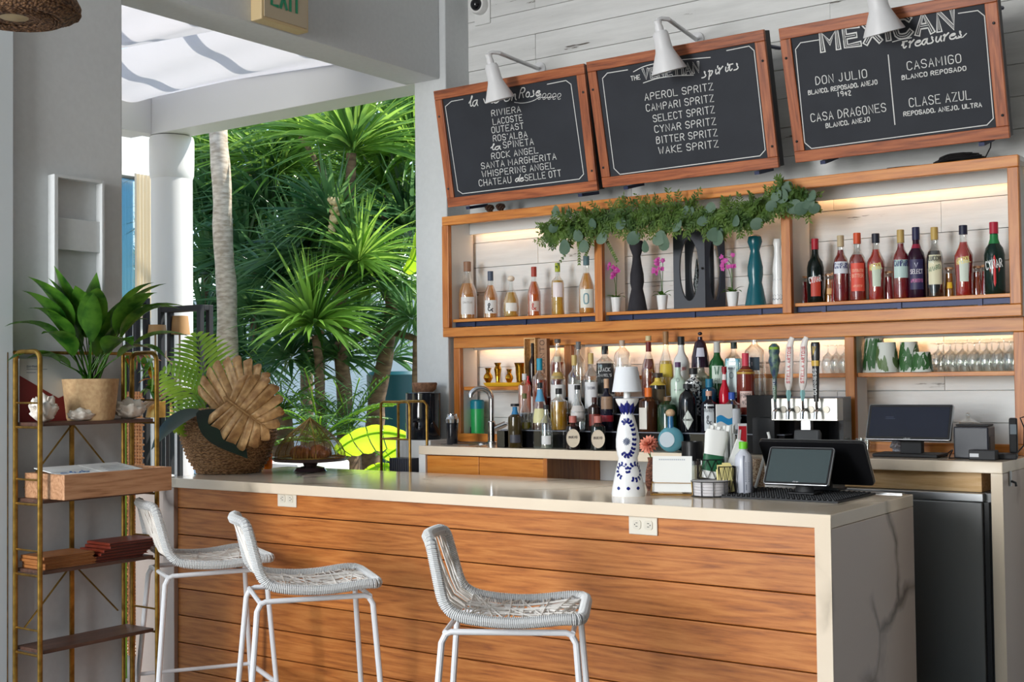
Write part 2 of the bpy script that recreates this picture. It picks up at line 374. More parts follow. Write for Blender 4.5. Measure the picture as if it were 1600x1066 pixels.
# ------------------------------------------------------------------ SETTING
BW = 5.68            # back wall plane
XW = -4.413          # left wall plane (room side)
YP = 5.468           # pillar front
CEIL = 4.3
struct('floor', MB().box(-4.7, 3.2, -3.2, 6.0, -.06, 0), noisy('stone_floor', rgb(118, 110, 102), rgb(130, 122, 114), 3, .4))
struct('ceiling', MB().box(-4.7, 3.2, -3.2, 6.0, CEIL, CEIL+.1), W['wall'])
wr = struct('wall_right', MB().box(3.1, 3.2, -3.2, 6, 0, CEIL), noisy('dark_taupe_plaster', rgb(84, 76, 70), rgb(92, 84, 76), 5, .8))
wb = MB()
wb.box(-4.7, 3.2, -3.3, -3.2, 0, .5).box(-4.7, 3.2, -3.3, -3.2, 3.3, CEIL).box(-4.7, -4.0, -3.3, -3.2, .5, 3.3).box(.8, 3.2, -3.3, -3.2, .5, 3.3)
struct('wall_front', wb, W['wall'])
# back wall with whitewashed boards
back = struct('wall_back', MB().box(-4.6, 3.2, BW+.02, BW+.14, 0, CEIL), W['wall'])
z = 1.0; k = 0
while z < CEIL:
    hgt = .142; x = -4.37
    t = 0
    cuts = [x]+sorted(random.sample([-3.9, -3.3, -2.75, -2.2, -1.7, -1.2], 2))+[-.4]
    for a, b in zip(cuts, cuts[1:]):
        t = random.uniform(-.0015, .002)
        MB().box(a+.0006, b-.0006, BW+t, BW+.022, z+.0013, min(z+hgt-.0013, CEIL)).build('wall_board', W['shiplap'], back, .0012)
    z += hgt
# left wall: near pillar, header beam with opening, far pillar
lw = MB(); lw.box(XW-.25, XW, 2.80, 3.325, 0, CEIL)
struct('wall_left', lw, W['wall'], .006)
struct('wall_left_far', MB().box(-4.60, -4.37, YP, 6.0, 0, CEIL), W['wall'], .006)
struct('wall_left_near', MB().box(XW-.25, XW, -3.2, .6, 0, CEIL).box(XW-.25, XW, .6, 2.80, 3.2, CEIL), W['wall'])
struct('trim_1', MB().box(XW-.251, XW, 3.325, YP-.001, 3.2, CEIL), W['wall'], .004)
# bright door jamb beyond the near pillar's left edge
struct('trim_2', MB().box(XW-.02, XW+.035, 2.66, 2.795, 0, 3.6), plain('pale_blue_white_jamb', rgb(214, 222, 226), .5), .004)
# terrace: beams, column, outer wall, ground
YB = 5.475; BT = 3.455
struct('trim_3', MB().box(-7.05, -4.605, YB, YB+.22, 3.2, BT), W['white'], .004)
struct('trim_4', MB().box(-7.17, -6.95, -1, YB, 3.2, BT), W['white'], .004)
struct('ground_terrace', MB().box(-13, -4.67, -3, 5.8, -.06, 0), noisy('terrace_stone', rgb(170, 164, 154), rgb(186, 180, 170), 4, .7))
struct('ground_garden', MB().box(-24, 6, 5.8, 16, -.1, -.03), noisy('garden_soil', rgb(70, 84, 48), rgb(96, 104, 66), 3, .95))
struct('wall_outer', MB().box(-24, 6, 14, 14.2, -.1, 2.9), plain('white_garden_wall', rgb(232, 234, 238), .8))
cx = at(268.5, 300, Y=5.62); rr = 31.5*mpp(cx)*1.0
col = thing('column', 'round white plaster column at the terrace corner beside the garden', 'column', (cx.x, 5.62, 0))
MB().lathe([(rr*.96, 0), (rr, .02), (rr, 2.92), (rr*.99, 2.93)], 40).build('shaft', W['white'], col)
MB().lathe([(rr*1.0, 2.90), (rr*1.07, 2.93), (rr*1.08, 2.97), (rr*1.09, 3.02), (rr*1.09, 3.17), (rr*1.04, 3.195)], 40).build('capital', W['white'], col)
# outer wall on the left with a curtained window
ow = struct('wall_outer_left', MB().box(-7.75, -7.6, 1, 5.30, 0, 3.5).box(-7.75, -7.6, 6.0, 6.3, 0, 3.5).box(-7.75, -7.6, 5.3, 6.0, 3.06, 3.5).box(-7.75, -7.6, 5.3, 6.0, 0, 1.95), W['white'])
wn = tag(MB().box(-7.72, -7.595, 5.30, 5.34, 1.95, 3.06).box(-7.72, -7.595, 5.97, 6.0, 1.95, 3.06).box(-7.72, -7.595, 5.34, 5.97, 3.02, 3.06).box(-7.72, -7.595, 5.34, 5.97, 1.95, 1.99).build('window_1', W['white'], None, .003), kind='structure')
MB().box(-7.69, -7.685, 5.34, 5.97, 1.99, 3.02).build('window_pane', glass('bluish_pane', (.35, .55, .66, 1), .7), wn)
def curtain(u, v): return (-7.57+.012*math.sin(u*34), 5.81+.17*u, 1.98+1.06*v)
tag(MB().grid(curtain, 40, 2).build('curtain', plain('cream_curtain', rgb(232, 220, 196), .9)), 'cream pleated curtain hanging in the terrace window', 'curtain')
# draped shade cloths between the header and the outer beam
for i, (z0, sag, y0, y1) in enumerate(((3.48, .11, 4.72, 5.62), (3.50, .13, 4.02, 4.67), (3.50, .12, 3.2, 3.97), (3.5, .12, 2.3, 3.15), (3.5, .12, 1.3, 2.25))):
    def sheet(u, v, z0=z0, sag=sag, y0=y0, y1=y1):
        x = -7.1+2.46*u; yy = y0+(y1-y0)*v
        return (x, yy, z0+.03*math.sin(u*3+v)+sag*(-1+abs(2*v-1)**2)*(1)+.012*math.sin(v*16+u*5))
    tag(MB().grid(sheet, 16, 26).build('shade_cloth', W['fabric']), ['white shade cloth draped nearest the garden beam', 'white shade cloth second from the garden beam', 'white shade cloth third from the garden beam, over the bar end', 'white shade cloth fourth from the garden beam, at the top edge', 'white shade cloth fifth from the garden beam'][i], 'shade cloth', 'cloths draped over the terrace')
# slats above the cloths cast the striped shade
pg = thing('pergola', 'white wooden pergola slats above the draped shade cloths', 'pergola', (-5.8, 3, 4.1))
for k in range(4):
    MB().box(-1.15+k*.75, -1.15+k*.75+.10, -2.5, 2.7, .0, .05).build('slat', W['white'], pg)
# wall niche panel on the near pillar
p0 = at(85, 272, X=XW+.045); p1 = at(150, 285, X=XW+.045)
nb = thing('wall_panel', 'white open box frame with two recesses mounted on the grey pillar', 'wall fixture', (XW, p0.y, 0))
zt = at(95, 273, X=XW+.045).z; zb = at(150, 462, X=XW+.045).z; W_ = .235
za = at(120, 343, X=XW+.03).z; zc = at(120, 392, X=XW+.03).z
MB().box(0, .045, 0, .018, zb, zt).box(0, .045, W_-.012, W_, zb, zt).box(0, .045, .018, W_-.012, zt-.012, zt).box(0, .045, .018, W_-.012, zb, zb+.012).build('frame', W['wall'], nb, .002)
MB().box(0, .03, .018, W_-.012, zc, za).build('centre_panel', W['wall'], nb, .002)
MB().box(0, .006, .018, W_-.012, zb+.012, zt-.012).build('back_panel', W['wall'], nb)
# exit sign on the header
ex = thing('exit_sign', 'cream exit sign box with green letters on the header beam', 'sign', (XW, 4.05, 3.2))
MB().box(.0, .075, 0, .31, .005, .235).build('housing', plain('cream_housing', rgb(206, 182, 138), .4), ex, .006)
MB().box(.075, .08, .015, .295, .02, .22).build('face', plain('sign_face', rgb(186, 170, 142), .35), ex)
tm = MB(); text(tm, 'EXIT', (.06, .085), (.25, .085), .11, .017, lambda u, v, o: (.081+o, u, v)); tm.build('lettering', plain('green_letters', rgb(0, 140, 96), .5), ex)
# dome camera
q = at(750, 14, Y=BW-.03)
dc = thing('security_camera', 'white dome security camera high on the whitewashed wall', 'camera', (q.x, BW, q.z))
MB().box(-.055, .055, -.012, 0, -.085, .10).build('mount_plate', W['white'], dc, .004)
MB().lathe([(.05, 0), (.052, .03), (.046, .045)], 28, M=T(-.005, -.012, .02) @ RX(PI/2)).build('ring', W['white'], dc)
MB().ball((-.005, -.055, .02), .036, 20, 12).build('dome', plain('dark_dome', rgb(24, 24, 28), .05), dc)
# ------------------------------------------------------------------ MAIN BAR
BX0, BX1, BY0, BY1, BZ = -4.83, -1.526, 3.864, 4.68, 1.052
TH = .045
bar = thing('bar_counter', 'long bar counter with cedar plank front and veined stone top', 'bar', (0, 0, 0))
MB().box(BX0, BX1, BY0, BY1, BZ-TH, BZ).build('countertop', W['marble'], bar, .003)
rp = MB().box(BX1-.055, BX1, BY0+.0, BY1, 0, BZ-TH-.0005).build('side_panel', W['marble2'], bar, .003)
MB().box(BX0, BX0+.08, BY0+.0, BY1, 0, BZ-TH-.0005).build('side_panel', W['marble2'], bar, .003)
MB().box(BX1-.0552, BX1-.001, BY0-.0015, BY0+.012, 0, BZ-.01).build('edge_band', W['marble'], bar)
zt = BZ-TH; k = 0; hs = .126
while zt > 0.02:
    zb_ = max(zt-hs, .005)
    h = hs if k else .098
    zb_ = max(zt-h, .005)
    MB().box(BX0+.0805, BX1-.056, BY0+.022+random.uniform(-.001, .0015), BY0+.045, zb_+.004, zt).build('plank', W['cedar'], bar, .003)
    zt = zb_; k += 1
MB().box(BX0+.081, BX1-.056, BY0+.046, BY0+.06, 0, BZ-TH-.001).build('backing', plain('backing_board', rgb(40, 24, 14), .9), bar)
MB().box(BX0+.081, BX1-.056, BY1-.05, BY1-.03, 0, BZ-TH-.001).build('inner_panel', W['steel'], bar)
MB().box(-5.12, BX0-.004, 3.93, 4.6, 0, .98).build('return_panel', W['marble2'], bar, .003)
def outlet(x, z, label):
    o = thing('power_outlet', label, 'outlet', (x, BY0+.021, z), 0, 'outlets in the bar front')
    MB().box(-.058, .058, -.006, 0, -.036, .036).build('cover_plate', plain('ivory_plate', rgb(230, 222, 206), .4), o, .003)
    for s in (-1, 1):
        f = MB().lathe([(.0165, 0), (.0165, .003)], 20, ex=4, M=T(s*.0235, -.006, 0) @ RX(PI/2)).build('socket', plain('ivory', rgb(222, 214, 198), .35), o)
        m = MB()
        for dz in (-.006, .006): m.box(s*.0235-.004, s*.0235+.004, -.0098, -.0092, dz-.001, dz+.001)
        m.box(s*.0235+.008*s-.0015, s*.0235+.008*s+.0015, -.0098, -.0092, -.002, .002).build('slot', W['black'], f)
outlet(at(444, 780, Y=BY0).x, at(444, 780, Y=BY0).z, 'ivory wall outlet in the plank front near the basket end of the bar')
outlet(at(1001, 821, Y=BY0).x, at(1001, 821, Y=BY0).z, 'ivory wall outlet in the plank front below the square sign')
# ------------------------------------------------------------------ BACK COUNTER
CX0, CX1, CY0, CZ = -4.25, -1.30, 5.06, 1.155
bc = thing('back_counter', 'stone topped back counter with orange wood drawers under the bottles', 'counter', (0, 0, 0))
MB().box(CX0, CX1, CY0, BW-.001, CZ-.045, CZ).build('countertop', W['marble'], bc, .003)
MB().box(CX0, CX0+.045, CY0, BW-.02, 0, CZ-.0455).build('side_panel', W['white'], bc, .002)
MB().box(CX1-.045, CX1, CY0+.002, BW-.02, 0, CZ-.0455).build('side_panel', W['marble2'], bc, .002)
MB().box(CX1-.045, CX1-.001, CY0, CY0+.004, 0, CZ-.0455).build('edge_band', W['marble'], bc)
xa = CX0+.046; xm = at(760, 730, Y=CY0+.01).x; xb = at(849, 730, Y=CY0+.01).x
for a, b in ((xa, at(748, 730, Y=CY0+.01).x), (at(748, 730, Y=CY0+.01).x, xb)):
    MB().box(a+.0015, b-.0015, CY0+.012, CY0+.032, .92, CZ-.05).build('drawer_front', W['oak'], bc, .002)
    MB().box(a+.0015, b-.0015, CY0+.012, CY0+.032, .1, .915).build('drawer_front', W['oak'], bc, .002)
MB().box(xb, xb+.022, CY0+.01, CY0+.5, .1, CZ-.046).build('divider', W['oakz'], bc, .002)
MB().box(xb+.023, CX1-.35, CY0+.02, CY0+.5, .93, .95).build('inner_shelf', W['white'], bc)
MB().box(xb+.023, CX1-.05, CY0+.5, CY0+.52, .1, CZ-.046).build('back_panel', W['white'], bc)
# papers in the open compartment
pp = thing('paper_stack', 'stack of white papers and black folders in the open counter shelf', 'papers', (at(905, 742, Y=CY0+.15).x, CY0+.17, .9505))
for k in range(7):
    MB().box(-.15, .13, -.1, .1, k*.006, k*.006+.005, M=RZ(random.uniform(-.15, .15))).build('sheet', W['paper'] if k < 5 else W['matblack'], pp)
# fridge, crate
fr = thing('undercounter_fridge', 'dark stainless undercounter fridge in the back counter gap', 'fridge', (0, 0, 0))
fx1 = at(1537, 800, Y=5.09).x; fz = at(1500, 770, Y=5.09).z
MB().box(-2.05, fx1+.03, 5.12, 5.62, .05, fz).build('cabinet', W['dsteel'], fr, .003)
MB().box(-2.05, fx1, 5.07, 5.115, .12, fz-.035).build('door', W['dsteel'], fr, .004)
MB().box(-2.05, fx1, 5.085, 5.118, fz-.033, fz-.001).build('top_rail', W['steel'], fr, .002)
MB().box(fx1+.002, fx1+.02, 5.09, 5.116, .12, fz-.035).build('door_seal', W['black'], fr)
cr = thing('pine_crate', 'shallow pale pine box on top of the stainless fridge', 'box', (0, 0, 0))
cx1 = at(1533, 760, Y=5.12).x; cx0 = at(1362, 750, Y=5.12).x-.12
MB().box(cx0, cx1, 5.13, 5.145, fz+.001, fz+.078).build('front_board', W['pine'], cr, .002)
MB().box(cx1-.015, cx1, 5.146, 5.5, fz+.001, fz+.078).build('side_board', W['pine'], cr, .002)
MB().box(cx0, cx0+.015, 5.146, 5.5, fz+.001, fz+.078).build('side_board', W['pine'], cr, .002)
MB().box(cx0, cx1, 5.501, 5.515, fz+.001, fz+.078).build('back_board', W['pine'], cr, .002)
# outlet on the counter's right side
# ------------------------------------------------------------------ SHELF UNITS
def railx(name, par, x0, x1, y0, y1, z0, z1): return MB().box(x0, x1, y0, y1, z0, z1).build(name, W['oak'], par, .003)
def railz(name, par, x0, x1, y0, y1, z0, z1): return MB().box(x0, x1, y0, y1, z0, z1).build(name, W['oakz'], par, .003)
UY, UX0, UX1, UZ0, UZ1 = 5.42, -4.37, -1.302, 1.737, 2.408
up = thing('upper_shelf_unit', 'long orange wood shelf unit with three open cells above the bottles', 'shelf unit', (0, 0, 0))
R1 = (at(928.5, 400, Y=UY).x, at(940, 400, Y=UY).x); R2 = (at(1221, 400, Y=UY).x, at(1235.5, 400, Y=UY).x)
R1 = (R1[0], R1[0]+.045); R2 = (R2[0], R2[0]+.045)
FT = .03; BK = BW-.002
railx('top_rail', up, UX0+.0005, UX1, UY, UY+FT, UZ1-.05, UZ1)
railx('bottom_rail', up, UX0+.0005, UX1, UY, UY+FT, UZ0, UZ0+.05)
for a, b in ((UX0, UX0+.045), R1, R2, (UX1-.045, UX1)):
    railz('stile', up, a, b, UY-.001, UY+FT, UZ0+.0505, UZ1-.0505)
MB().box(UX0+.001, UX1, UY+FT+.0005, BK, UZ1-.02, UZ1).build('top_board', W['white'], up)
MB().box(UX0+.001, UX1, UY+FT+.0005, BK, UZ0, UZ0+.02).build('bottom_board', W['white'], up)
cells = [(UX0+.045, R1[0]), (R1[1], R2[0]), (R2[1], UX1-.045)]
for (a, b) in cells:
    MB().box(a-.012, a-.001, UY+FT+.001, BK-.03, UZ0+.021, UZ1-.021).build('side_board', W['white'], up)
    MB().box(b+.001, b+.012, UY+FT+.001, BK-.03, UZ0+.021, UZ1-.021).build('side_board', W['white'], up)
    # cornice strip that hides the led tape
    MB().box(a, b, BK-.06, BK-.045, UZ1-.085, UZ1-.021).build('light_shield', W['white'], up)
    MB().box(a+.03, b-.03, BK-.04, BK-.035, UZ1-.04, UZ1-.032).build('led_strip', W['led'], up)
SZ = 1.835
for (a, b) in cells:
    MB().box(a+.001, b-.001, UY+.004+FT, BK-.035, SZ-.016, SZ).build('shelf_board', W['oak'], up, .002)
    s = MB().box(a+.001, b-.001, UY+FT+.03, UY+FT+.036, SZ-.040, SZ-.0165)
    for t in (.14, .5, .86):
        x = a+(b-a)*t; s.box(x-.009, x+.009, UY+FT+.022, UY+FT+.0298, UZ0+.021, SZ-.0165)
    s.build('steel_bracket', W['navy'], up)
LY = 5.49
lo = thing('lower_shelf_unit', 'orange wood shelf unit standing on the back counter behind the bottles', 'shelf unit', (0, 0, 0))
LX0, LX1, LZ0, LZ1 = -4.35, -1.31, CZ+.001, 1.725
p1 = (at(882, 600, Y=LY).x, at(882, 600, Y=LY).x+.045); p2 = (-2.088, -2.043)
railx('top_rail', lo, LX0, LX1, LY, LY+FT, 1.675, UZ0-.001)
railx('bottom_rail', lo, LX0, LX1, LY, LY+FT, LZ0, LZ0+.045)
for a, b in ((LX0, LX0+.045), p1, p2, (LX1-.045, LX1)): railz('stile', lo, a, b, LY-.001, LY+FT, LZ0+.0455, 1.6745)
MB().box(LX0, LX1, LY+FT+.0005, BK, 1.715, UZ0-.001).build('top_board', W['white'], lo)
lcells = [(LX0+.045, p1[0]), (p1[1], p2[0]), (p2[1], LX1-.045)]
for i, (a, b) in enumerate(lcells):
    MB().box(a-.012, a-.001, LY+FT+.001, BK-.03, LZ0+.001, 1.714).build('side_board', W['white'], lo)
    MB().box(b+.001, b+.012, LY+FT+.001, BK-.03, LZ0+.001, 1.714).build('side_board', W['white'], lo)
    MB().box(a, b, BK-.055, BK-.045, 1.665, 1.714).build('light_shield', W['white'], lo)
    MB().box(a+.03, b-.03, BK-.04, BK-.035, 1.695, 1.703).build('led_strip', W['led'], lo)
    zs = (1.46, 1.51, 1.51)[i]
    MB().box(a+.001, b-.001, LY+FT+.001, BK-.035, zs-.02, zs).build('shelf_board', W['oak'], lo, .002)
LS = (1.46, 1.51, 1.51)
# ------------------------------------------------------------------ CHALKBOARDS
def board_frame(yb, lean):
    pass
def chalkboard(px4, label, draw, yb=5.35):
    bl = at(*px4[3], Y=yb); br = at(*px4[2], Y=yb); tl = at(*px4[0], X=bl.x); tr = at(*px4[1], X=br.x)
    wd = br.x-bl.x; zb = (bl.z+br.z)/2; top = (tl+tr)/2; dy = top.y-yb; dz = top.z-zb
    hh = math.hypot(dy, dz); lean = math.atan2(-dy, dz)
    o = thing('chalkboard', label, 'sign', (bl.x, yb, zb)); o.rotation_euler = (lean, 0, 0)
    F = .05; D = .055
    for (x0, x1, z0, z1, m) in ((0, wd, 0, F, 'frame'), (0, wd, hh-F, hh, 'frame'), (0, F, F+.0004, hh-F-.0004, 'framez'), (wd-F, wd, F+.0004, hh-F-.0004, 'framez')):
        MB().box(x0, x1, -.002, .018, z0, z1).build('frame_rail', W[m], o, .003)
    MB().box(.004, wd-.004, .0185, .0185+D, .004, hh-.004).build('side_box', W['matblack'], o)
    MB().box(F-.001, wd-F+.001, .008, .018, F-.001, hh-F+.001).build('slate', W['chalk'], o)
    for x in (.02, wd-.02):
        for zz in (.16, .78): MB().lathe([(.006, 0), (.006, .003), (.002, .005)], 8, M=T(x, -.002, hh*zz) @ RX(PI/2)).build('screw', W['black'], o)
    for x in (.12, wd-.12): MB().box(x-.012, x+.012, .02, .19, -.022, -.006).build('bracket', W['navy'], o)
    for x in (.05, wd-.05): MB().tube([(x, .075, hh*.9), (x, .28, hh*.9-.02)], .009, 6).build('wall_strut', W['navy'], o)
    # pixel -> board plane (u, v)
    n = Vector((0, -math.cos(lean), -math.sin(lean))); P0 = Vector((bl.x, yb, zb)); ez = Vector((0, -math.sin(lean), math.cos(lean)))
    def uv(x, y):
        d = ray(x, y); c = Vector((0, 0, CAMZ)); t = (P0-c).dot(n)/d.dot(n); p = c+d*t-P0
        return Vector((p.x, p.dot(ez)))
    fn = lambda u, v, off: (u, .008-off, v)
    m = MB(); m2 = MB(); draw(m, m2, uv, fn)
    m.build('chalk_lettering', W['chalkw'], o)
    if m2.v: m2.build('letter_infill', W['chalk'], o)
    return o
def mk(ox, oy, s):
    def P(x, y): return (ox+x/s, oy+y/s)
    return P
def lines(m, uv, fn, P, items, w=.0037):
    for s, a, b, h in items:
        p, q = uv(*P(*a)), uv(*P(*b)); e = uv(*P(a[0], a[1]-h)); hh = (e-p).length*.98
        text(m, s, p, q, hh, w, fn, jit=.012)
def poly(m, uv, fn, P, pts, w=.004, smooth=0):
    q = [uv(*P(*a)) for a in pts]
    for _ in range(smooth): q = chaikin(q)
    if smooth: ribbon(m, q, w, fn, .0012)
    else:
        for a, b in zip(q, q[1:]): ribbon(m, [a, b], w, fn, .0012)
def script(m, uv, fn, P, s, a, b, h, w=.0055, sl=.35, off=.0016):
    p, q = uv(*P(*a)), uv(*P(*b)); e = uv(*P(a[0], a[1]-h)); text(m, s, p, q, (e-p).length*1.25, w, fn, off, sl)
def draw1(m, m2, uv, fn):
    P = mk(660, 80, 4.1)
    poly(m, uv, fn, P, [(255, 308), (180, 322), (142, 355), (222, 893), (252, 914), (1000, 820), (1028, 788), (947, 212), (915, 188), (795, 212)])
    script(m, uv, fn, P, 'la vie en', (290, 358), (590, 312), 58); script(m, uv, fn, P, 'Rose', (615, 300), (745, 285), 50)
    poly(m, uv, fn, P, [(585, 328), (640, 335), (710, 318), (740, 295), (800, 300), (850, 290)], .003, 2)
    for i in range(5):
        x = 730+i*32; poly(m, uv, fn, P, [(x, 295), (x+6, 272), (x+24, 270), (x+26, 288), (x+4, 298), (x+8, 312), (x+22, 304)], .0025, 2)
    lines(m, uv, fn, P, [('RIVIERA', (440, 417), (630, 388), 38), ('LACOSTE', (449, 472), (640, 443), 38), ('OUTEAST', (441, 525), (648, 496), 38), ("ROS'ALBA", (450, 578), (672, 550), 38),
        ('SPINETA', (515, 622), (712, 597), 40), ('ROCK ANGEL', (440, 692), (742, 652), 38), ('SANTA MARGHERITA', (375, 755), (858, 692), 38), ('WHISPERING ANGEL', (380, 808), (845, 750), 38),
        ('CHATEAU', (360, 866), (570, 842), 40), ('SELLE OTT', (655, 832), (888, 800), 40)])
    script(m, uv, fn, P, 'la', (432, 635), (492, 630), 34); script(m, uv, fn, P, 'de', (590, 838), (640, 832), 34)
def outlined(m, m2, s, p, q, h, w, fn, slab=True):
    text(m, s, p, q, h, w, fn, .0010); text(m2, s, p, q, h, w*.52, fn, .0014)
def draw2(m, m2, uv, fn):
    P = mk(900, 20, 3.553)
    poly(m, uv, fn, P, [(283, 317), (170, 335), (143, 365), (207, 865), (240, 898), (1018, 795), (1047, 762), (985, 210), (957, 185), (833, 210)])
    poly(m, uv, fn, P, [(315, 328), (365, 300), (430, 282), (560, 262), (742, 248)], .004, 2)
    poly(m, uv, fn, P, [(370, 390), (450, 362), (540, 350), (648, 346)], .004, 2)
    lines(m, uv, fn, P, [('THE', (303, 377), (355, 368), 24), ('APEROL SPRITZ', (380, 487), (763, 427), 38), ('CAMPARI SPRITZ', (388, 548), (766, 492), 38), ('SELECT SPRITZ', (427, 607), (770, 555), 38),
        ('CYNAR SPRITZ', (435, 666), (778, 620), 38), ('BITTER SPRITZ', (445, 727), (786, 683), 38), ('WAKE SPRITZ', (458, 785), (792, 745), 38)])
    a, b = uv(*P(372, 368)), uv(*P(685, 328)); outlined(m, m2, 'VENETIAN', a, b, (uv(*P(372, 315))-a).length, .012, fn)
    script(m, uv, fn, P, 'spirits', (695, 362), (900, 312), 42)
def draw3(m, m2, uv, fn):
    P = mk(1200, 0, 3.8075)
    poly(m, uv, fn, P, [(298, 238), (190, 255), (160, 295), (215, 850), (255, 885), (1300, 745), (1338, 705), (1285, 95), (1245, 63), (1130, 80)])
    poly(m, uv, fn, P, [(712, 328), (752, 742)], .0045)
    a, b = uv(*P(322, 300)), uv(*P(1122, 160)); h = (uv(*P(322, 190))-a).length
    outlined(m, m2, 'MEXICAN', a, b, h, .026, fn)
    z2 = MB()
    text(m, 'MEXICAN', a, b, h, .003, fn, .0018, 0, .012)
    script(m, uv, fn, P, 'treasures', (790, 292), (1150, 222), 48, .006)
    poly(m, uv, fn, P, [(738, 250), (790, 235), (850, 225)], .004, 1); poly(m, uv, fn, P, [(1130, 215), (1150, 228), (1178, 200)], .004, 1)
    lines(m, uv, fn, P, [('DON JULIO', (283, 505), (592, 460), 48), ('BLANCO, REPOSADO, ANEJO', (238, 565), (650, 500), 25), ('1942', (408, 575), (493, 567), 28), ('CASA DRAGONES', (255, 727), (705, 662), 48),
        ('BLANCO, ANEJO', (343, 762), (607, 722), 26), ('CASAMIGO', (827, 418), (1153, 370), 50), ('BLANCO REPOSADO', (795, 475), (1180, 418), 25), ('CLASE AZUL', (840, 638), (1210, 590), 52),
        ('REPOSADO, ANEJO, ULTRA', (805, 692), (1272, 635), 25)])
chalkboard([(674, 142), (915, 100), (934, 297), (700, 325)], 'chalkboard listing rose wines, leftmost and smallest lettered of three', draw1)
chalkboard([(917, 97), (1192, 46), (1217, 257), (942, 298)], 'chalkboard listing spritz drinks, middle of the three boards', draw2)
chalkboard([(1215, 40), (1557, -12), (1578, 213), (1243, 257)], 'chalkboard listing tequilas in two columns, rightmost board', draw3)
# gooseneck lamps
def gooseneck(sx, sy, tx, ty, wallx, wally, label, wpx=42, hpx=58):
    yy = 5.05
    tip = at(sx, sy, Y=yy); s = mpp(tip)
    o = thing('gooseneck_lamp', label, 'lamp', tip, 0, 'white lamps over the chalkboards')
    Rb = wpx*.5*s*1.08; H = hpx*s
    til = RY(-.10) @ RX(.28)
    MB().lathe([(Rb, -H), (Rb*1.0, -H+.003), (Rb*.52, -H*.5), (Rb*.48, -H*.42), (Rb*.44, -H*.06), (Rb*.36, 0), (1e-4, .004)], 36, M=til).lathe([(1e-4, -.008), (Rb*.42, -H*.1), (Rb*.5, -H*.5), (Rb*.97, -H+.001)], 36, M=til).build('shade', W['wmetal'], o)
    MB().lathe([(Rb*.24, 0), (Rb*.24, .02), (Rb*.2, .03), (Rb*.24, .05), (Rb*.1, .055)], 20, M=til).build('socket', W['wmetal'], o)
    wpt = at(wallx, wally, Y=BW-.01)-tip
    top = Vector((0, .01, .05)) if False else (til @ Vector((0, 0, .05)))
    pts = [top, top+Vector((.012, .02, .012)), top+Vector((.03, .05, .012))]+[top+Vector((.03, .05, .012)).lerp(wpt, t) if False else (top+Vector((.03, .05, .012)))*(1-t)+wpt*t for t in (.33, .66, 1)]
    MB().tube(pts, .0105, 12).build('arm', W['wmetal'], o)
    MB().lathe([(.04, 0), (.04, .008), (.02, .015)], 20, M=Matrix.Translation(wpt+Vector((0, .009, 0))) @ RX(PI/2)).build('wall_plate', W['wmetal'], o)
    b = MB().ball((0, 0, 0), .022, 12, 8, M=til @ T(0, 0, -H*.7)).build('bulb', emit('warm_bulb', (1, .62, .3, 1), 8), o)
gooseneck(767, 100, 0, 0, 842, 108, 'white gooseneck lamp over the leftmost chalkboard', 44, 57)
gooseneck(1031, 49, 0, 0, 1088, 62, 'white gooseneck lamp over the middle chalkboard', 52, 63)
gooseneck(1367, -18, 0, 0, 1430, -20, 'white gooseneck lamp over the rightmost chalkboard', 60, 70)
Rv = Vector((_r.x, _r.y, 0)).normalized(); Fv = Vector((-math.sin(YAW), math.cos(YAW), 0))
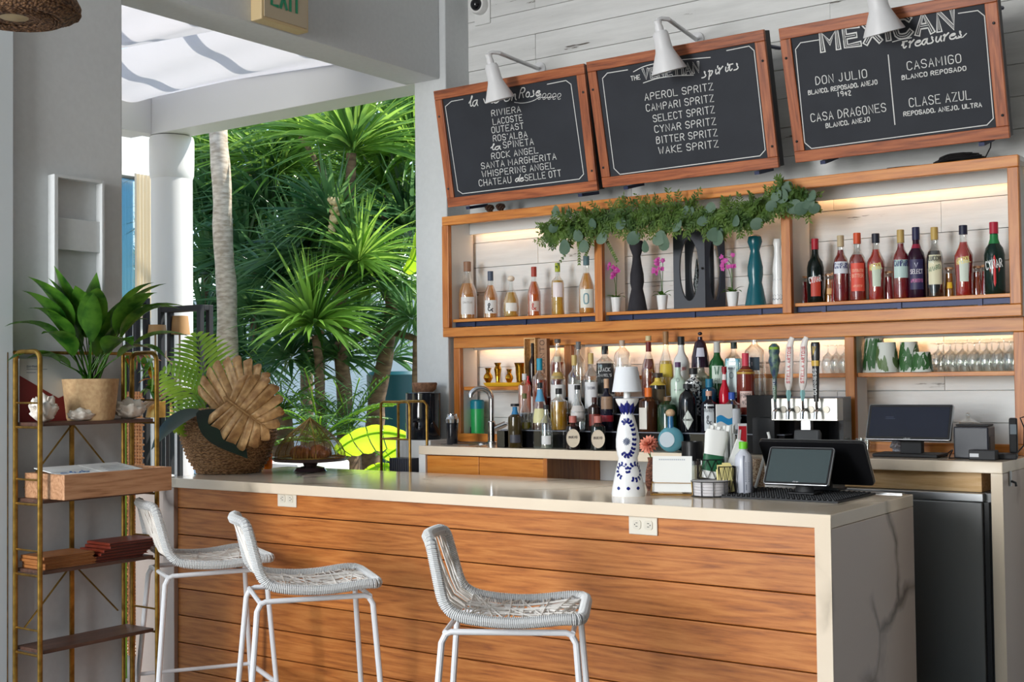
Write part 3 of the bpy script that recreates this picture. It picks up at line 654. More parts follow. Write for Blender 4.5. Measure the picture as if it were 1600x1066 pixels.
# ------------------------------------------------------------------ STOOLS
def rr_loop(pts, it=3):
    for _ in range(it):
        q = []
        for a, b in zip(pts, pts[1:]+pts[:1]): q += [a*.75+b*.25, a*.25+b*.75]
        pts = q
    return pts
def stool(px_, py_, ang, label, seed):
    c = at(px_, py_, Z=.70)
    o = thing('bar_stool', label, 'stool', (c.x, c.y, 0), math.radians(ang), 'white woven bar stools')
    rnd = random.Random(seed)
    hw, hd = .20, .205                    # half width (y), half depth (x); faces +x
    def surf(u, v):
        """u: 0 back top .. 1 seat front, v: -1..1 across"""
        L = u*(.30+.42)
        if L < .30:
            t = L/.30; z = .775+.235*(1-t)**1.0+.0; x = -hd-.055*(1-t)+.02; wv = hw*(.74+.26*t)
            bl = max(0, (t-.75)/.25)**2; x += .03*bl; z += .01*bl
            y = v*wv; x += .03*(1-abs(v)**2)*-1*(1-t)
        else:
            t = (L-.30)/.42; x = -hd+.02+.03*(1-t)+t*(2*hd-.0); z = .785-.018*math.sin(PI*min(t*1.1, 1))-.035*max(0, t-.75)**2*16*.25; y = v*hw*(1+.02*t)
        return Vector((x, y, z))
    loop = []
    n = 26
    for i in range(n+1): loop.append(surf(i/n, 1))
    for i in range(1, 8): loop.append(surf(1, 1-2*i/8))
    for i in range(n+1): loop.append(surf(1-i/n, -1))
    for i in range(1, 8): loop.append(surf(0, -1+2*i/8))
    loop = rr_loop(loop, 1)
    # smooth the corners a little
    for _ in range(6):
        m = len(loop); loop = [(loop[i-1]+loop[i]*2+loop[(i+1) % m])/4 for i in range(m)]
    MB().tube(loop, .0165, 12, closed=True).build('wrapped_rim', W['ropeu'], o)
    # cord coils standing proud on the rim
    cm = MB(); m = len(loop)
    for i in range(0, m):
        for h in (0, .5):
            p = loop[i].lerp(loop[(i+1) % m], h); t = (loop[(i+1) % m]-loop[i]).normalized(); a = t.orthogonal().normalized(); b = t.cross(a)
            ring = [p+(a*math.cos(k*PI/4)+b*math.sin(k*PI/4))*.0172+t*.003*math.sin(k*PI/4) for k in range(8)]
            cm.tube(ring, .0021, 4, closed=True)
    tag(cm.build('rim_coils', W['ropew'], o), kind='stuff')
    for nm, u0, u1, cnt, vert in (('woven_back', .0, .42, 42, True), ('woven_seat', .42, .995, 56, False)):
        sm = MB()
        for k in range(cnt):
            side = rnd.random()
            if vert: a = (u0, rnd.uniform(-.98, .98)); b = (u1, max(-.98, min(.98, a[1]+rnd.uniform(-.55, .55))))
            else:
                if side < .62: a = (rnd.uniform(u0, u1), -1); b = (min(u1, max(u0, a[0]+rnd.uniform(-.28, .28))), 1)
                else: a = (u0, rnd.uniform(-.9, .9)); b = (u1, rnd.uniform(-.9, .9))
                if rnd.random() < .2: b = (b[0], b[1]*.2)
            j = rnd.uniform(-.003, .003); pts = [surf(a[0]+(b[0]-a[0])*t/6, a[1]+(b[1]-a[1])*t/6)+Vector((0, 0, j)) for t in range(7)]
            sm.tube(pts, .0027, 4, cap=False)
        tag(sm.build(nm, W['strand'], o), kind='stuff')
    # steel frame: two inverted U sides with splayed legs
    for s in (-1, 1):
        rear = [(-hd-.06, s*(hw+.02), 0), (-hd+.0, s*(hw-.035), .70)]
        front = [(hd+.05, s*(hw+.02), 0), (hd-.0, s*(hw-.035), .70)]
        MB().tube(rear+[(-hd+.012, s*(hw-.037), .722)], .0105, 10).build('leg', W['wmetal'], o)
        MB().tube(front+[(hd-.012, s*(hw-.037), .722)], .0105, 10).build('leg', W['wmetal'], o)
        MB().tube([(-hd+.006, s*(hw-.037), .722), (-hd+.03, s*(hw-.037), .732), (hd-.03, s*(hw-.037), .732), (hd-.006, s*(hw-.037), .722)], .0095, 10).build('seat_rail', W['wmetal'], o)
    for x in (-hd+.01, hd-.01):
        MB().tube([(x, -(hw-.037), .73), (x, hw-.037, .73)], .0085, 8).build('cross_rail', W['wmetal'], o)
    zf = .27; k = zf/.70
    xx = hd+.05*(1-k); yy = (hw+.02)*(1-k)+(hw-.035)*k
    MB().tube([(xx, -yy, zf), (xx, yy, zf)], .011, 10).build('footrest', W['wmetal'], o)
    xr = -(hd+.06*(1-.4)); yr = (hw+.02)*.6+(hw-.035)*.4
    for s in (-1, 1): MB().tube([(xr, s*yr, .28), (xx, s*yy, zf)], .008, 8).build('stretcher', W['wmetal'], o)
    return o
stool(803, 988, 30, 'white woven bar stool nearest the camera, standing alone before the planks', 3)
stool(482, 938, 54, 'white woven bar stool in the middle, overlapping the one behind it', 5)
stool(323, 899, 63, 'white woven bar stool farthest left, beside the brass shelf', 8)

# ------------------------------------------------------------------ BRASS ETAGERE (runs along the near pillar)
EY0, EY1, EX0, EX1 = 2.80, 3.315, -4.385, -4.195
et = thing('brass_shelf_stand', 'tall brass tube shelf stand with dark wood shelves against the grey pillar', 'shelf', (0, 0, 0))
def arch(y, x0, x1, zt, r=.011, R=.035):
    pts = [(x0, y, 0), (x0, y, zt-R)]
    for k in range(1, 6):
        a = k/6*PI/2; pts.append((x0+R-R*math.cos(a), y, zt-R+R*math.sin(a)))
    pts += [(x0+R, y, zt), (x1-R, y, zt)]
    for k in range(1, 6):
        a = k/6*PI/2; pts.append((x1-R+R*math.sin(a), y, zt-R+R*math.cos(a)))
    pts += [(x1, y, zt-R), (x1, y, 0)]
    return MB().tube(pts, r, 10)
ZT = 1.625
arch(EY0-.012, EX0+.03, EX1, ZT, .0095).build('side_arch', W['brass'], et)
arch(EY1+.012, EX0+.03, EX1, ZT, .0095).build('side_arch', W['brass'], et)
yc = (EY0+EY1)/2
for y in (EY0-.03, EY1-.01, EY1+.03): MB().tube([(EX0, y, 0), (EX0, y, ZT-.0)], .008, 8).build('rear_post', W['brass'], et)
MB().tube([(EX0, EY0-.03, ZT), (EX0, EY1+.03, ZT)], .007, 8).build('top_rail', W['brass'], et)
MB().box(EX0-.004, EX0+.004, yc-.009, yc+.009, 0, 1.345).build('centre_post', W['brass'], et)
ESZ = [1.355, 1.064, .797, .50]
for z in ESZ:
    MB().box(EX0+.012, EX1-.002, EY0+.005, EY1-.004, z-.014, z).build('shelf_board', W['walnut'], et, .002)
    for y in (EY0-.012, EY1+.012):
        MB().tube([(EX0+.03, y, z-.018), (EX1, y, z-.018)], .005, 6).build('shelf_support', W['brass'], et)
        MB().tube([(EX0+.03, y, z+.075), (EX1, y, z+.075)], .004, 6).build('guard_rail', W['brass'], et)
for zt, zb in ((1.335, 1.10), (.777, .56)):
    for s in (-1, 1):
        MB().tube([(EX0+.006, yc+s*.005, zt), (EX0+.006, yc+s*.215, zb)], .006, 6, flat=.5).build('brace', W['brass'], et)
# items on top shelf
ptp = at(143, 650, X=-4.28); py = ptp.y
pl = thing('potted_peace_lily', 'large green leafy plant in a jute pot on the brass shelf', 'plant', (-4.285, py, ESZ[0]))
PR = 43*mpp(ptp)
MB().lathe([(PR*.80, .0), (PR*.84, .01), (PR*.98, PR*1.35), (PR, PR*1.5), (PR*.94, PR*1.5), (PR*.92, PR*1.32), (1e-4, PR*1.32)], 32).build('pot', W['pot'], pl)
MB().lathe([(PR*.91, PR*1.33), (1e-4, PR*1.35)], 20).build('soil', W['soil'], pl)
def broad_leaf(mb, base, d0, L, wid, droop, side=0, nu=9, fold=.25, w_at=.4, up=Vector((0, 0, 1))):
    """lanceolate leaf with a folded midrib: curve from base heading d0, bending down by droop"""
    d = Vector(d0).normalized(); p = Vector(base); pts = []; st = L/nu
    for i in range(nu+1):
        pts.append((p.copy(), d.copy())); p = p+d*st; d = (d+Vector((side*.1, 0, -droop/nu))).normalized()
    vs = []; fs = []
    for i, (q, dd) in enumerate(pts):
        t = i/nu
        wv = wid*(math.sin(PI*min(1, t**(.69/(.69 if w_at == .5 else -math.log(w_at)/1.0))) if 0 < t < 1 else 0) if t < 1 else 0)
        if i == 0: wv = wid*.12
        lat = dd.cross(up)
        if lat.length < 1e-3: lat = Vector((1, 0, 0))
        lat.normalize(); nn = lat.cross(dd)
        vs += [q-lat*wv*.5+nn*wv*fold*.5, q, q+lat*wv*.5+nn*wv*fold*.5]
    for i in range(nu): a = i*3; b = a+3; fs += [(a, a+1, b+1, b), (a+1, a+2, b+2, b+1)]
    mb.add(vs, fs, True); return pts
rl = random.Random(11)
def lily_leaf(az, el, L, wd, droop, stem):
    b = Vector((rl.uniform(-.02, .02), rl.uniform(-.02, .02), PR*1.34))
    d = Vector((math.cos(az)*math.cos(el), math.sin(az)*math.cos(el), math.sin(el)))
    if d.x < 0: d.x *= .12; d.y *= 1.5; L *= 1.05
    wd *= 1.35
    e = b+d*stem+Vector((0, 0, stem*.12))
    m = MB(); m.tube([b, b.lerp(e, .5)+Vector((0, 0, .01)), e], [.003, .0025, .002], 5, cap=False)
    broad_leaf(m, e, d+Vector((0, 0, .1)), L, wd, droop)
    m.build('leaf', W['plant'], pl, sharp=0)
# image right = (cos,sin) of yaw; use azimuths round the pot
RT = math.atan2(_r.y, _r.x)
def az_img(a): return RT+a                  # 0 = image right, PI = image left, -PI/2 = towards camera
for a, el, L, wd, dr, st in ((PI, .75, .26, .075, 1.5, .18), (PI*.92, .95, .24, .08, .9, .18), (PI*.97, 1.15, .24, .085, .4, .22), (2.2, 1.35, .2, .07, .3, .22), (-2.6, 1.2, .27, .09, 1.1, .2), (-2.2, 1.2, .25, .08, 1.2, .18),
        (-1.57, 1.25, .24, .085, 1.3, .17), (-1.1, 1.1, .26, .085, 1.2, .18), (-.5, 1.0, .28, .09, 1.3, .2), (-.2, .9, .28, .085, 1.4, .2), (0, .85, .3, .09, 1.35, .22), (.15, 1.05, .28, .085, 1.2, .22), (.4, .95, .3, .08, 1.6, .2),
        (0.1, .6, .26, .07, 1.2, .2), (-.8, .7, .24, .08, 1.6, .15), (-2.9, .5, .22, .07, 1.2, .14), (PI, .45, .18, .075, 1.0, .12), (-.3, .55, .24, .075, 1.6, .16), (1.2, 1.2, .22, .08, .7, .2), (-.05, 1.15, .22, .075, 1.4, .24), (2.8, 1.0, .24, .08, 1.2, .2), (-1.9, .9, .22, .08, 1.5, .12)):
    lily_leaf(az_img(a), el, L, wd, dr, st)
for k in range(16): lily_leaf(rl.uniform(0, 2*PI), rl.uniform(.8, 1.35), rl.uniform(.14, .24), rl.uniform(.045, .075), rl.uniform(.6, 1.6), rl.uniform(.1, .2))
# card behind
cdp = thing('menu_card', 'red and white card leaning behind the potted plant', 'card', (-4.368, 2.87, ESZ[0]))
MB().box(0, .006, -.06, .27, .0, .245).build('card', plain('card_white', rgb(196, 200, 200), .7), cdp)
m = MB(); m.add([(.0068, -.06, .0), (.0068, .27, .0), (.0068, .27, .15), (.0068, .11, .09), (.0068, -.06, .18)], [(0, 1, 2, 3, 4)]); m.build('red_print', plain('card_red', rgb(112, 24, 28), .6), cdp)
m = MB(); text(m, 'ON THE', (-.03, .21), (.02, .21), .008, .0016, lambda u, v, o: (.0066+o, u, v)); text(m, 'WATER', (-.03, .195), (.06, .195), .008, .0016, lambda u, v, o: (.0066+o, u, v)) if False else None
for zz, ll in ((.215, .05), (.203, .09), (.19, .04)): m.box(.0062, .0066, -.03, -.03+ll, zz, zz+.0025)
m.build('print_lines', paint(120, 130, 140), cdp)
# sea shells
def conch(x, y, r, label, sc=(1, 1, 1), rot=0, spikes=14):
    o = thing('sea_shell', label, 'shell', (x, y, ESZ[0]), rot, 'sea shells on the brass shelf')
    m = MB(); n = 40
    def f(u, v):
        th = u*2*PI; ph = v*PI
        rad = r*(1+.16*math.cos(th*6+3*ph)*math.sin(ph)+.10*math.cos(ph*9))
        return (sc[0]*rad*math.sin(ph)*math.cos(th)*.8, sc[1]*rad*-math.cos(ph)*1.15, sc[2]*rad*.8*(1+math.sin(ph)*math.sin(th)))
    m.grid(f, n, 20); m.build('shell_body', W['shell'], o, sharp=0)
    m = MB(); rr_ = random.Random(int(r*1e4)+spikes)
    for k in range(spikes):
        a = rr_.uniform(.2, PI-.2); b = rr_.uniform(-.1, PI)
        c = Vector((sc[0]*r*.8*math.sin(a)*math.cos(b), -sc[1]*r*1.1*math.cos(a), sc[2]*r*.8*(1+math.sin(a)*abs(math.sin(b)))))
        d = (c-Vector((0, 0, r*.8))).normalized()
        m.tube([c-d*r*.1, c+d*r*.22], [r*.17, r*.03], 6)
    m.build('spines', W['shell'], o)
s_ = mpp(at(70, 640, X=-4.25))
conch(-4.24, at(68, 645, X=-4.24).y, 21*s_, 'knobbly white shell standing at the left end of the top shelf', (1, .85, 1.15), 0, 22)
conch(-4.225, at(128, 645, X=-4.225).y, 14*s_, 'low ribbed white shell in front of the jute pot', (1, 1.5, .8), 0, 4)
conch(-4.235, at(203, 645, X=-4.235).y, 19*s_, 'pale spiny shell right of the jute pot', (.9, 1.25, 1.0), 0, 26)
# tray with cards
tr = thing('wooden_tray', 'pale wooden tray with low sides on the second brass shelf', 'tray', (-4.36, 2.83, ESZ[1]+.0005))
TL, TW, TH2 = .50, .255, .095
for nm, b in (('front_side', (TW-.014, TW, 0, TL, 0, TH2)), ('back_side', (0, .014, 0, TL, 0, TH2)), ('end_side', (.0145, TW-.0145, 0, .014, 0, TH2)), ('end_side', (.0145, TW-.0145, TL-.014, TL, 0, TH2)), ('bottom', (.0145, TW-.0145, .0145, TL-.0145, 0, .01))):
    MB().box(*b).build(nm, W['tray'], tr, .002)
for i, (y0, y1, lab) in enumerate(((.018, .205, 'white card with blue script lying left in the wooden tray'), (.21, .40, 'white printed card lying right in the wooden tray'))):
    cdo = thing('paper_card', lab, 'card', (-4.36, 2.83, ESZ[1]), 0)
    fn = lambda u, v, o, y0=y0: (.235-v, y0+u, .088+v*.13+o)
    MB().add([fn(0, 0, 0), fn(y1-y0, 0, 0), fn(y1-y0, .2, 0), fn(0, .2, 0), fn(0, 0, -.003), fn(y1-y0, 0, -.003), fn(y1-y0, .2, -.003), fn(0, .2, -.003)], [(0, 1, 2, 3), (7, 6, 5, 4), (0, 4, 5, 1), (1, 5, 6, 2), (2, 6, 7, 3), (3, 7, 4, 0)]).build('card', W['paper'], cdo)
    m = MB()
    if i == 0: text(m, 'club', (.02, .05), (.15, .05), .035, .006, fn, .001, .3); m.build('print', paint(40, 110, 180), cdo)
    else:
        for k in range(4): m.add([fn(.03+.01*k, .04+.03*k, .001), fn(.15, .04+.03*k, .001), fn(.15, .045+.03*k, .001), fn(.03+.01*k, .045+.03*k, .001)], [(0, 1, 2, 3)])
        m.build('print', paint(140, 144, 150), cdo)
# menu stacks
def menus(y, n, c, label, group, ang, yl, xl, fan):
    for k in range(n):
        o = thing('leather_menu', label[k], 'menu', (-4.285+fan*k*.006, y+random.uniform(-.006, .006)+(.012*k if fan else 0), ESZ[2]+.0005+k*.0125+(0)), ang+random.uniform(-.05, .05), group)
        m = MB(); nn = 8
        m.box(-xl/2, xl/2, -yl/2, yl/2, 0, .003); m.box(-xl/2, xl/2, -yl/2, yl/2, .008, .011)
        m.box(-xl/2, xl/2, -yl/2-.003, -yl/2, 0, .011)
        m.build('cover', c, o, .001)
        MB().box(-xl/2+.006, xl/2-.004, -yl/2+.002, yl/2-.004, .0031, .0079).build('pages', plain('menu_pages', rgb(70, 40, 38) if fan else rgb(150, 100, 60), .7), o)
menus(2.93, 4, noisy('tan_leather', rgb(150, 92, 44), rgb(170, 108, 56), 20, .5), ['tan leather menu, '+t+' of the left pile' for t in ('lowest', 'second from bottom', 'third from bottom', 'topmost')], 'tan menus on the third shelf', 0, .22, .155, 0)
menus(3.155, 6, noisy('red_brown_leather', rgb(124, 48, 26), rgb(104, 36, 22), 20, .45), ['red-brown leather menu, '+t+' of the right pile' for t in ('lowest', 'second from bottom', 'third from bottom', 'third from top', 'second from top', 'topmost')], 'red-brown menus on the third shelf', 0, .24, .155, 1)
# pendant lamp
pc = at(22, 14, Y=2.45); s = mpp(pc)
pd = thing('rattan_pendant', 'woven rattan pendant lamp hanging at the top left', 'lamp', pc)
R = 100*s
MB().lathe([(R*.42, -R*.14), (R*.75, -R*.16), (R*.98, -R*.02), (R, R*.06), (R*.93, R*.2), (R*.6, R*.55), (R*.2, R*.75)], 48).build('woven_shade', W['rattan'], pd)
m = MB()
for k in range(16):
    t = k/15; rr_ = R*(.42+.33*t) if t < .5 else R*(.585+.8*(t-.5)); zz = -R*(.15+.012) if t < .6 else -R*(.16-.33*(t-.6))
    m.tube([(rr_*math.cos(a*PI/20), rr_*math.sin(a*PI/20), zz+(.002 if a % 2 else -.002)) for a in range(40)], .0035, 5, closed=True)
tag(m.build('woven_rings', W['rattan'], pd), kind='stuff')
m = MB()
for k in range(30):
    a = k*2*PI/30
    for sg in (-1, 1): m.tube([(R*.42*math.cos(a), R*.42*math.sin(a), -R*.13), (R*.5*math.cos(a+sg*.35), R*.5*math.sin(a+sg*.35), R*.2), (R*.3*math.cos(a+sg*.7), R*.3*math.sin(a+sg*.7), R*.55)], .0022, 4, cap=False)
tag(m.build('lattice', W['rattan'], pd), kind='stuff')
MB().lathe([(.03*R/.2*.9, R*.12), (.03*R/.2*.9, -R*.10), (.026*R/.2, -R*.12)], 16, M=T(0, 0, R*.0)).build('candle_sleeve', plain('beige_sleeve', rgb(196, 172, 120), .6), pd)
MB().lathe([(.012, -R*.16), (.06*R/.2, -R*.13), (.06*R/.2, -R*.12), (.02, -R*.11)], 20).build('drip_pan', plain('beige_pan', rgb(180, 160, 120), .5), pd)
MB().tube([(0, 0, R*.7), (0, 0, CEIL-pc.z)], .004, 6).build('cord', W['black'], pd)

# ------------------------------------------------------------------ THINGS ON THE BAR
Z = BZ
def on_bar(x, y): p = at(x, y, Z=Z); return p, mpp(p)
# basket with leaves
b, s = on_bar(349, 741); b = b+Fv*.02
bk = thing('seagrass_basket', 'round bellied seagrass basket at the left end of the bar', 'basket', tuple(b+Fv*.10))
s = mpp(b+Fv*.1)
pr = [(46, 0), (50, 3), (63, 24), (73, 54), (74, 72), (68, 90), (56, 101), (52, 99), (58, 86)]
m = MB(); m.lathe([(r*s, z*s) for r, z in pr], 56); m.build('body', W['basket'], bk)
m = MB()
zz = 2
while zz < 100:
    for (r0, z0), (r1, z1) in zip(pr, pr[1:]):
        if z0 <= zz <= z1:
            r = (r0+(r1-r0)*(zz-z0)/(z1-z0)+.6)*s; break
    m.tube([(r*math.cos(a*PI/32), r*math.sin(a*PI/32), zz*s+(.0022 if a % 2 else -.0022)) for a in range(64)], .0058*.8, 5, closed=True); zz += 5.6
tag(m.build('woven_coils', W['basket'], bk), kind='stuff')
BC = b+Fv*.10; S = s
def dv(dx, dz, dd=0): return Rv*dx+Vector((0, 0, dz))+Fv*dd
def imgp(dx, dz, dd=0): return Rv*(dx*S)+Vector((0, 0, dz*S))+Fv*dd   # local offset: px right, px up, metres away
# gold monstera leaf
gl = thing('gold_monstera_leaf', 'large gold split leaf leaning over the seagrass basket', 'leaf decoration', BC)
def monstera(center, ax, lat, L, Wd, mat, parent, name, nl=8, cup=.06, seed=1):
    """ax: direction base->tip, lat: sideways; lobed blade with deep slits"""
    rg = random.Random(seed); m = MB(); ax = ax.normalized(); lat = lat.normalized(); nn = ax.cross(lat).normalized()
    def P(u, v): # u along, v lateral
        ripple = .010*math.sin(u*60)*min(1, abs(v)/(.3*Wd))
        return center+ax*u+lat*v+nn*(-cup*((v/Wd)**2*4+((u-.4*L)/L)**2*2)*L*.8+ripple)
    for sgn in (-1, 1):
        for k in range(nl):
            t0 = k/nl; t1 = (k+.84)/nl
            # lobe root on midrib and its rim on a heart-like outline
            def rim(t): 
                a = -2.5+t*2.5                       # angle from tip axis
                rad = (.46+.10*math.cos(a*.5))*L
                return (L*.42+rad*math.cos(a)*1.05, abs(math.sin(a))*Wd*.62+.0)
            n = 4; vs = []; fs = []
            for i in range(n+1):
                e = i/n; ta = t0+(t1-t0)*e
                root = (L*(.12+.80*(k+e)/nl*.9), 0); ru, rv = rim((k+e)/nl); r2u, r2v = rim(ta); bul = .92+.08*math.sin(PI*e)
                for j in range(6):
                    q = j/5; ee = q**.9
                    mid = (1-.35*q*(1-e)*.3)
                    g_ = max(0, (q-.35)/.65); ru_ = ru*(1-g_)+r2u*g_; rv_ = rv*(1-g_)+r2v*g_; uu = root[0]+(ru_*bul-root[0])*ee; vv = (rv_*bul)*ee
                    vs.append(P(uu, sgn*vv))
            for i in range(n):
                for j in range(5):
                    a = i*6+j; fs.append((a, a+6, a+7, a+1) if sgn > 0 else (a, a+1, a+7, a+6))
            m.add(vs, fs, True)
    o = m.build(name, mat, parent, sharp=0)
    so = o.modifiers.new('thickness', 'SOLIDIFY'); so.thickness = .0022; so.offset = 0
    MB().tube([P(L*x, 0)+nn*.002 for x in (.02, .2, .4, .6, .8, .95)], [.0055, .005, .0045, .0035, .0025, .001], 6).build('midrib', mat, parent)
    return P
monstera(imgp(-16, 88, -.20), dv(.86, .50, .02), dv(-.46, .85, .12), 112*S, 118*S, W['goldleaf'], gl, 'blade', 9, .10)
monstera(imgp(10, 120, -.27), dv(.80, -.58, -.06), dv(.58, .74, .05), 96*S, 100*S, W['goldleaf'], gl, 'blade', 7, .14, 2)
# dark big leaf
dl = thing('dark_monstera_leaf', 'dark glossy leaf drooping over the front of the seagrass basket', 'leaf', BC)
m = MB(); broad_leaf(m, imgp(-30, 96, -.24), dv(.74, -.50, -.02), 104*S, 54*S, .45, nu=12, fold=.15, up=Vector((0, 0, 1))+Fv*-1.2); m.build('blade', W['darkleaf'], dl, sharp=0)
m = MB(); broad_leaf(m, imgp(-24, 96, -.22), dv(-.9, -.12), 100*S, 30*S, 1.3, nu=12, fold=.2, up=Vector((0, 0, 1))+Fv*-1.0)
m.build('blade', W['darkleaf'], dl, sharp=0)
def frond(name, label, parent_loc, base, d0, L, leafL, droop, mat, n=26, wd=.008, spread=.9, upv=None, tp=.55):
    o = thing(name, label, 'leaf', parent_loc)
    d = Vector(d0).normalized(); p = Vector(base); pts = [p.copy()]; ds = [d.copy()]
    for i in range(n): p = p+d*(L/n); d = (d+Vector((0, 0, -droop/n))).normalized(); pts.append(p.copy()); ds.append(d.copy())
    MB().tube(pts, [.003*(1-.7*i/n) for i in range(n+1)], 5).build('stem', mat, o)
    m = MB(); up_ = upv or Vector((0, 0, 1))
    for i in range(2, n+1):
        t = i/n; ll = leafL*math.sin(PI*(.18+.78*t))**.8
        lat = ds[i].cross(up_).normalized()
        for sg in (-1, 1):
            broad_leaf(m, pts[i], lat*sg*spread+ds[i]*tp+Vector((0, 0, .12)), ll, wd*1.15, .5, nu=4, fold=.3, up=up_)
    tag(m.build('leaflets', mat, o, sharp=0), kind='stuff')
    return o
upF = Vector((0, 0, .35))-Fv
frond('palm_frond', 'yellow-green palm frond rising upright left behind the gold leaf', BC, imgp(-22, 92, -.08), dv(-.16, 1), 122*S, 64*S, .1, W['palm'], upv=upF, wd=.020, n=15)
frond('palm_frond', 'green palm frond reaching left from the seagrass basket', BC, imgp(-20, 92, -.10), dv(-.62, .8), 98*S, 50*S, .5, W['palm'], upv=upF, wd=.018, n=13)
frond('palm_frond', 'palm frond hanging down over the left rim of the basket', BC, imgp(-15, 95, -.14), dv(-.9, .25), 70*S, 38*S, 1.6, W['palm'], upv=upF, wd=.013, n=14)
# cake stand with mesh dome
c, s = on_bar(485, 737)
ck = thing('cake_stand', 'low dark pedestal cake stand near the basket', 'cake stand', (c.x, c.y, Z))
MB().lathe([(.024/s*s*2.1, 0), (26*s, .003), (22*s, 6*s), (10*s, 9*s), (12*s, 13*s), (56*s, 17*s), (62*s, 22*s), (60*s, 22*s), (1e-4, 19*s)], 44).build('plate', plain('dark_plate', rgb(66, 50, 52), .15), ck)
def croiss(dx, dy, a, label):
    o = thing('croissant', label, 'pastry', (c.x+dx, c.y+dy, Z+22*s), a, 'croissants under the wire dome')
    m = MB(); n = 15; pts = []; rs = []
    for i in range(n):
        t = i/(n-1)*2-1; pts.append((t*.062, .03*t*t, .024-.006*abs(t))); rs.append((.029*(1-t*t)**.6+.006)*(1+.13*(1 if i % 2 else -1)))
    m.tube(pts, rs, 12); m.build('pastry_body', W['bread'], o)
croiss(-.045, -.02, .3, 'brown croissant left under the wire dome'); croiss(.05, .01, -.4, 'brown croissant right under the wire dome'); croiss(.0, .055, .1, 'brown croissant behind the two others under the dome')
dm = thing('wire_food_dome', 'bronze wire mesh food cover over the croissants', 'food cover', (c.x, c.y, Z+22*s+.001))
pr = [(55, 0), (54, 8), (48, 20), (38, 32), (24, 44), (10, 54), (2, 60)]; m = MB()
for k in range(10):
    a = k*2*PI/10; m.tube([(r*s*math.cos(a), r*s*math.sin(a), z*s) for r, z in pr], .0022, 5, cap=False)
for r, z in pr[:1]: m.tube([(r*s*math.cos(a*PI/24), r*s*math.sin(a*PI/24), z*s) for a in range(48)], .003, 6, closed=True)
m.build('wire_frame', W['brass'], dm)
m = MB()
for k in range(80):
    a = k*2*PI/80; m.tube([(r*s*math.cos(a), r*s*math.sin(a), z*s) for r, z in pr], .0006, 3, cap=False)
for k in range(34):
    t = k/34*(len(pr)-1); i = int(t); f = t-i; r = pr[i][0]*(1-f)+pr[i+1][0]*f; z = pr[i][1]*(1-f)+pr[i+1][1]*f
    m.tube([(r*s*math.cos(a*PI/20), r*s*math.sin(a*PI/20), z*s) for a in range(40)], .0006, 3, closed=True)
tag(m.build('mesh', W['brass'], dm), kind='stuff')
MB().ball((0, 0, 61*s), .006, 10, 6).build('knob', W['brass'], dm)

# talavera lamp
l, s = on_bar(983.5, 776)
l = l+Fv*.04; lp = thing('ceramic_table_lamp', 'white ceramic table lamp painted with blue leaf garlands on the bar', 'lamp', (l.x, l.y, Z)); s = mpp(l)
prof = [(26, 0), (26.5, 3), (25, 14), (20, 36), (15.5, 54), (15, 59), (17, 64), (18.5, 76), (18.5, 88), (16, 104), (12, 120), (9.5, 128), (9.5, 132), (12.5, 138), (17, 146), (18.5, 151), (16, 152), (8, 151)]
MB().lathe([(r*s, z*s) for r, z in prof], 40).build('body', W['porc'], lp)
MB().lathe([(5.5*s, 151*s), (5.5*s, 166*s)], 20).build('neck', W['porc'], lp)
MB().lathe([(23.5*s, 162*s), (17*s, 201*s), (16.5*s, 201*s), (23*s, 162*s)], 40).build('lamp_shade', plain('white_shade', rgb(226, 228, 232), .7, Emission_Color=(1, 1, 1, 1), Emission_Strength=0.0), lp)
def prad(z):
    for (r0, z0), (r1, z1) in zip(prof, prof[1:]):
        if z0 <= z <= z1 and z1 > z0: return r0+(r1-r0)*(z-z0)/(z1-z0)
    return 18
AC = -PI/2+YAW-.35  # azimuth of the painted front
AC = math.atan2(-(l.y), -(l.x))
def lsurf(u, v, off=0):  # u px right of axis (arc), v px up
    r = prad(v); a = AC+u/max(r, 5); R2 = (r*s)+.0008+off
    return (R2*math.cos(a), R2*math.sin(a), v*s)
m = MB()
def petal(u, v, ang, L, wd):
    L *= 1.2; wd *= 1.35; pts = [(0, 0), (.35, .5), (.7, .42), (1, 0), (.7, -.42), (.35, -.5)]
    ca, sa = math.cos(ang), math.sin(ang)
    m.add([lsurf(u+(x*L*ca-y*wd*sa), v+(x*L*sa+y*wd*ca)) for x, y in pts], [(0, 1, 2, 3), (0, 3, 4, 5)])
def vine(c, rx, rz, a0, a1, n=13, L=5.0, wd=3.4):
    for k in range(n):
        a = a0+(a1-a0)*k/(n-1); u = c[0]+rx*math.cos(a); v = c[1]+rz*math.sin(a); ta = math.atan2(rz*math.cos(a), -rx*math.sin(a))+(PI if a1 < a0 else 0)
        petal(u, v, ta+.75, L, wd); petal(u, v, ta-.75, L, wd)
vine((-1, 90), 12, 27, -2.2, 1.9, 15, 5, 3.2)
vine((12, 38), 12, 12, 3.3, -1.8, 11, 4.6, 3); vine((-10, 40), 9, 10, .2, 4.3, 8, 4.2, 2.8)
for k in range(3): petal(-16+k*16, 10, 1.57, 5, 4.5)
for k in range(5): petal(-10+k*5, 126, 1.57+(k-2)*-.28, 19-abs(k-2)*2.2, 7.5)
m.build('painted_leaves', W['cobalt'], lp)
m = MB()
for k in range(12): petal(-2, 85, k*PI/6, 5.5, 1.8)
m.build('painted_rosette', plain('grey_blue_paint', rgb(92, 100, 122), .3), lp)
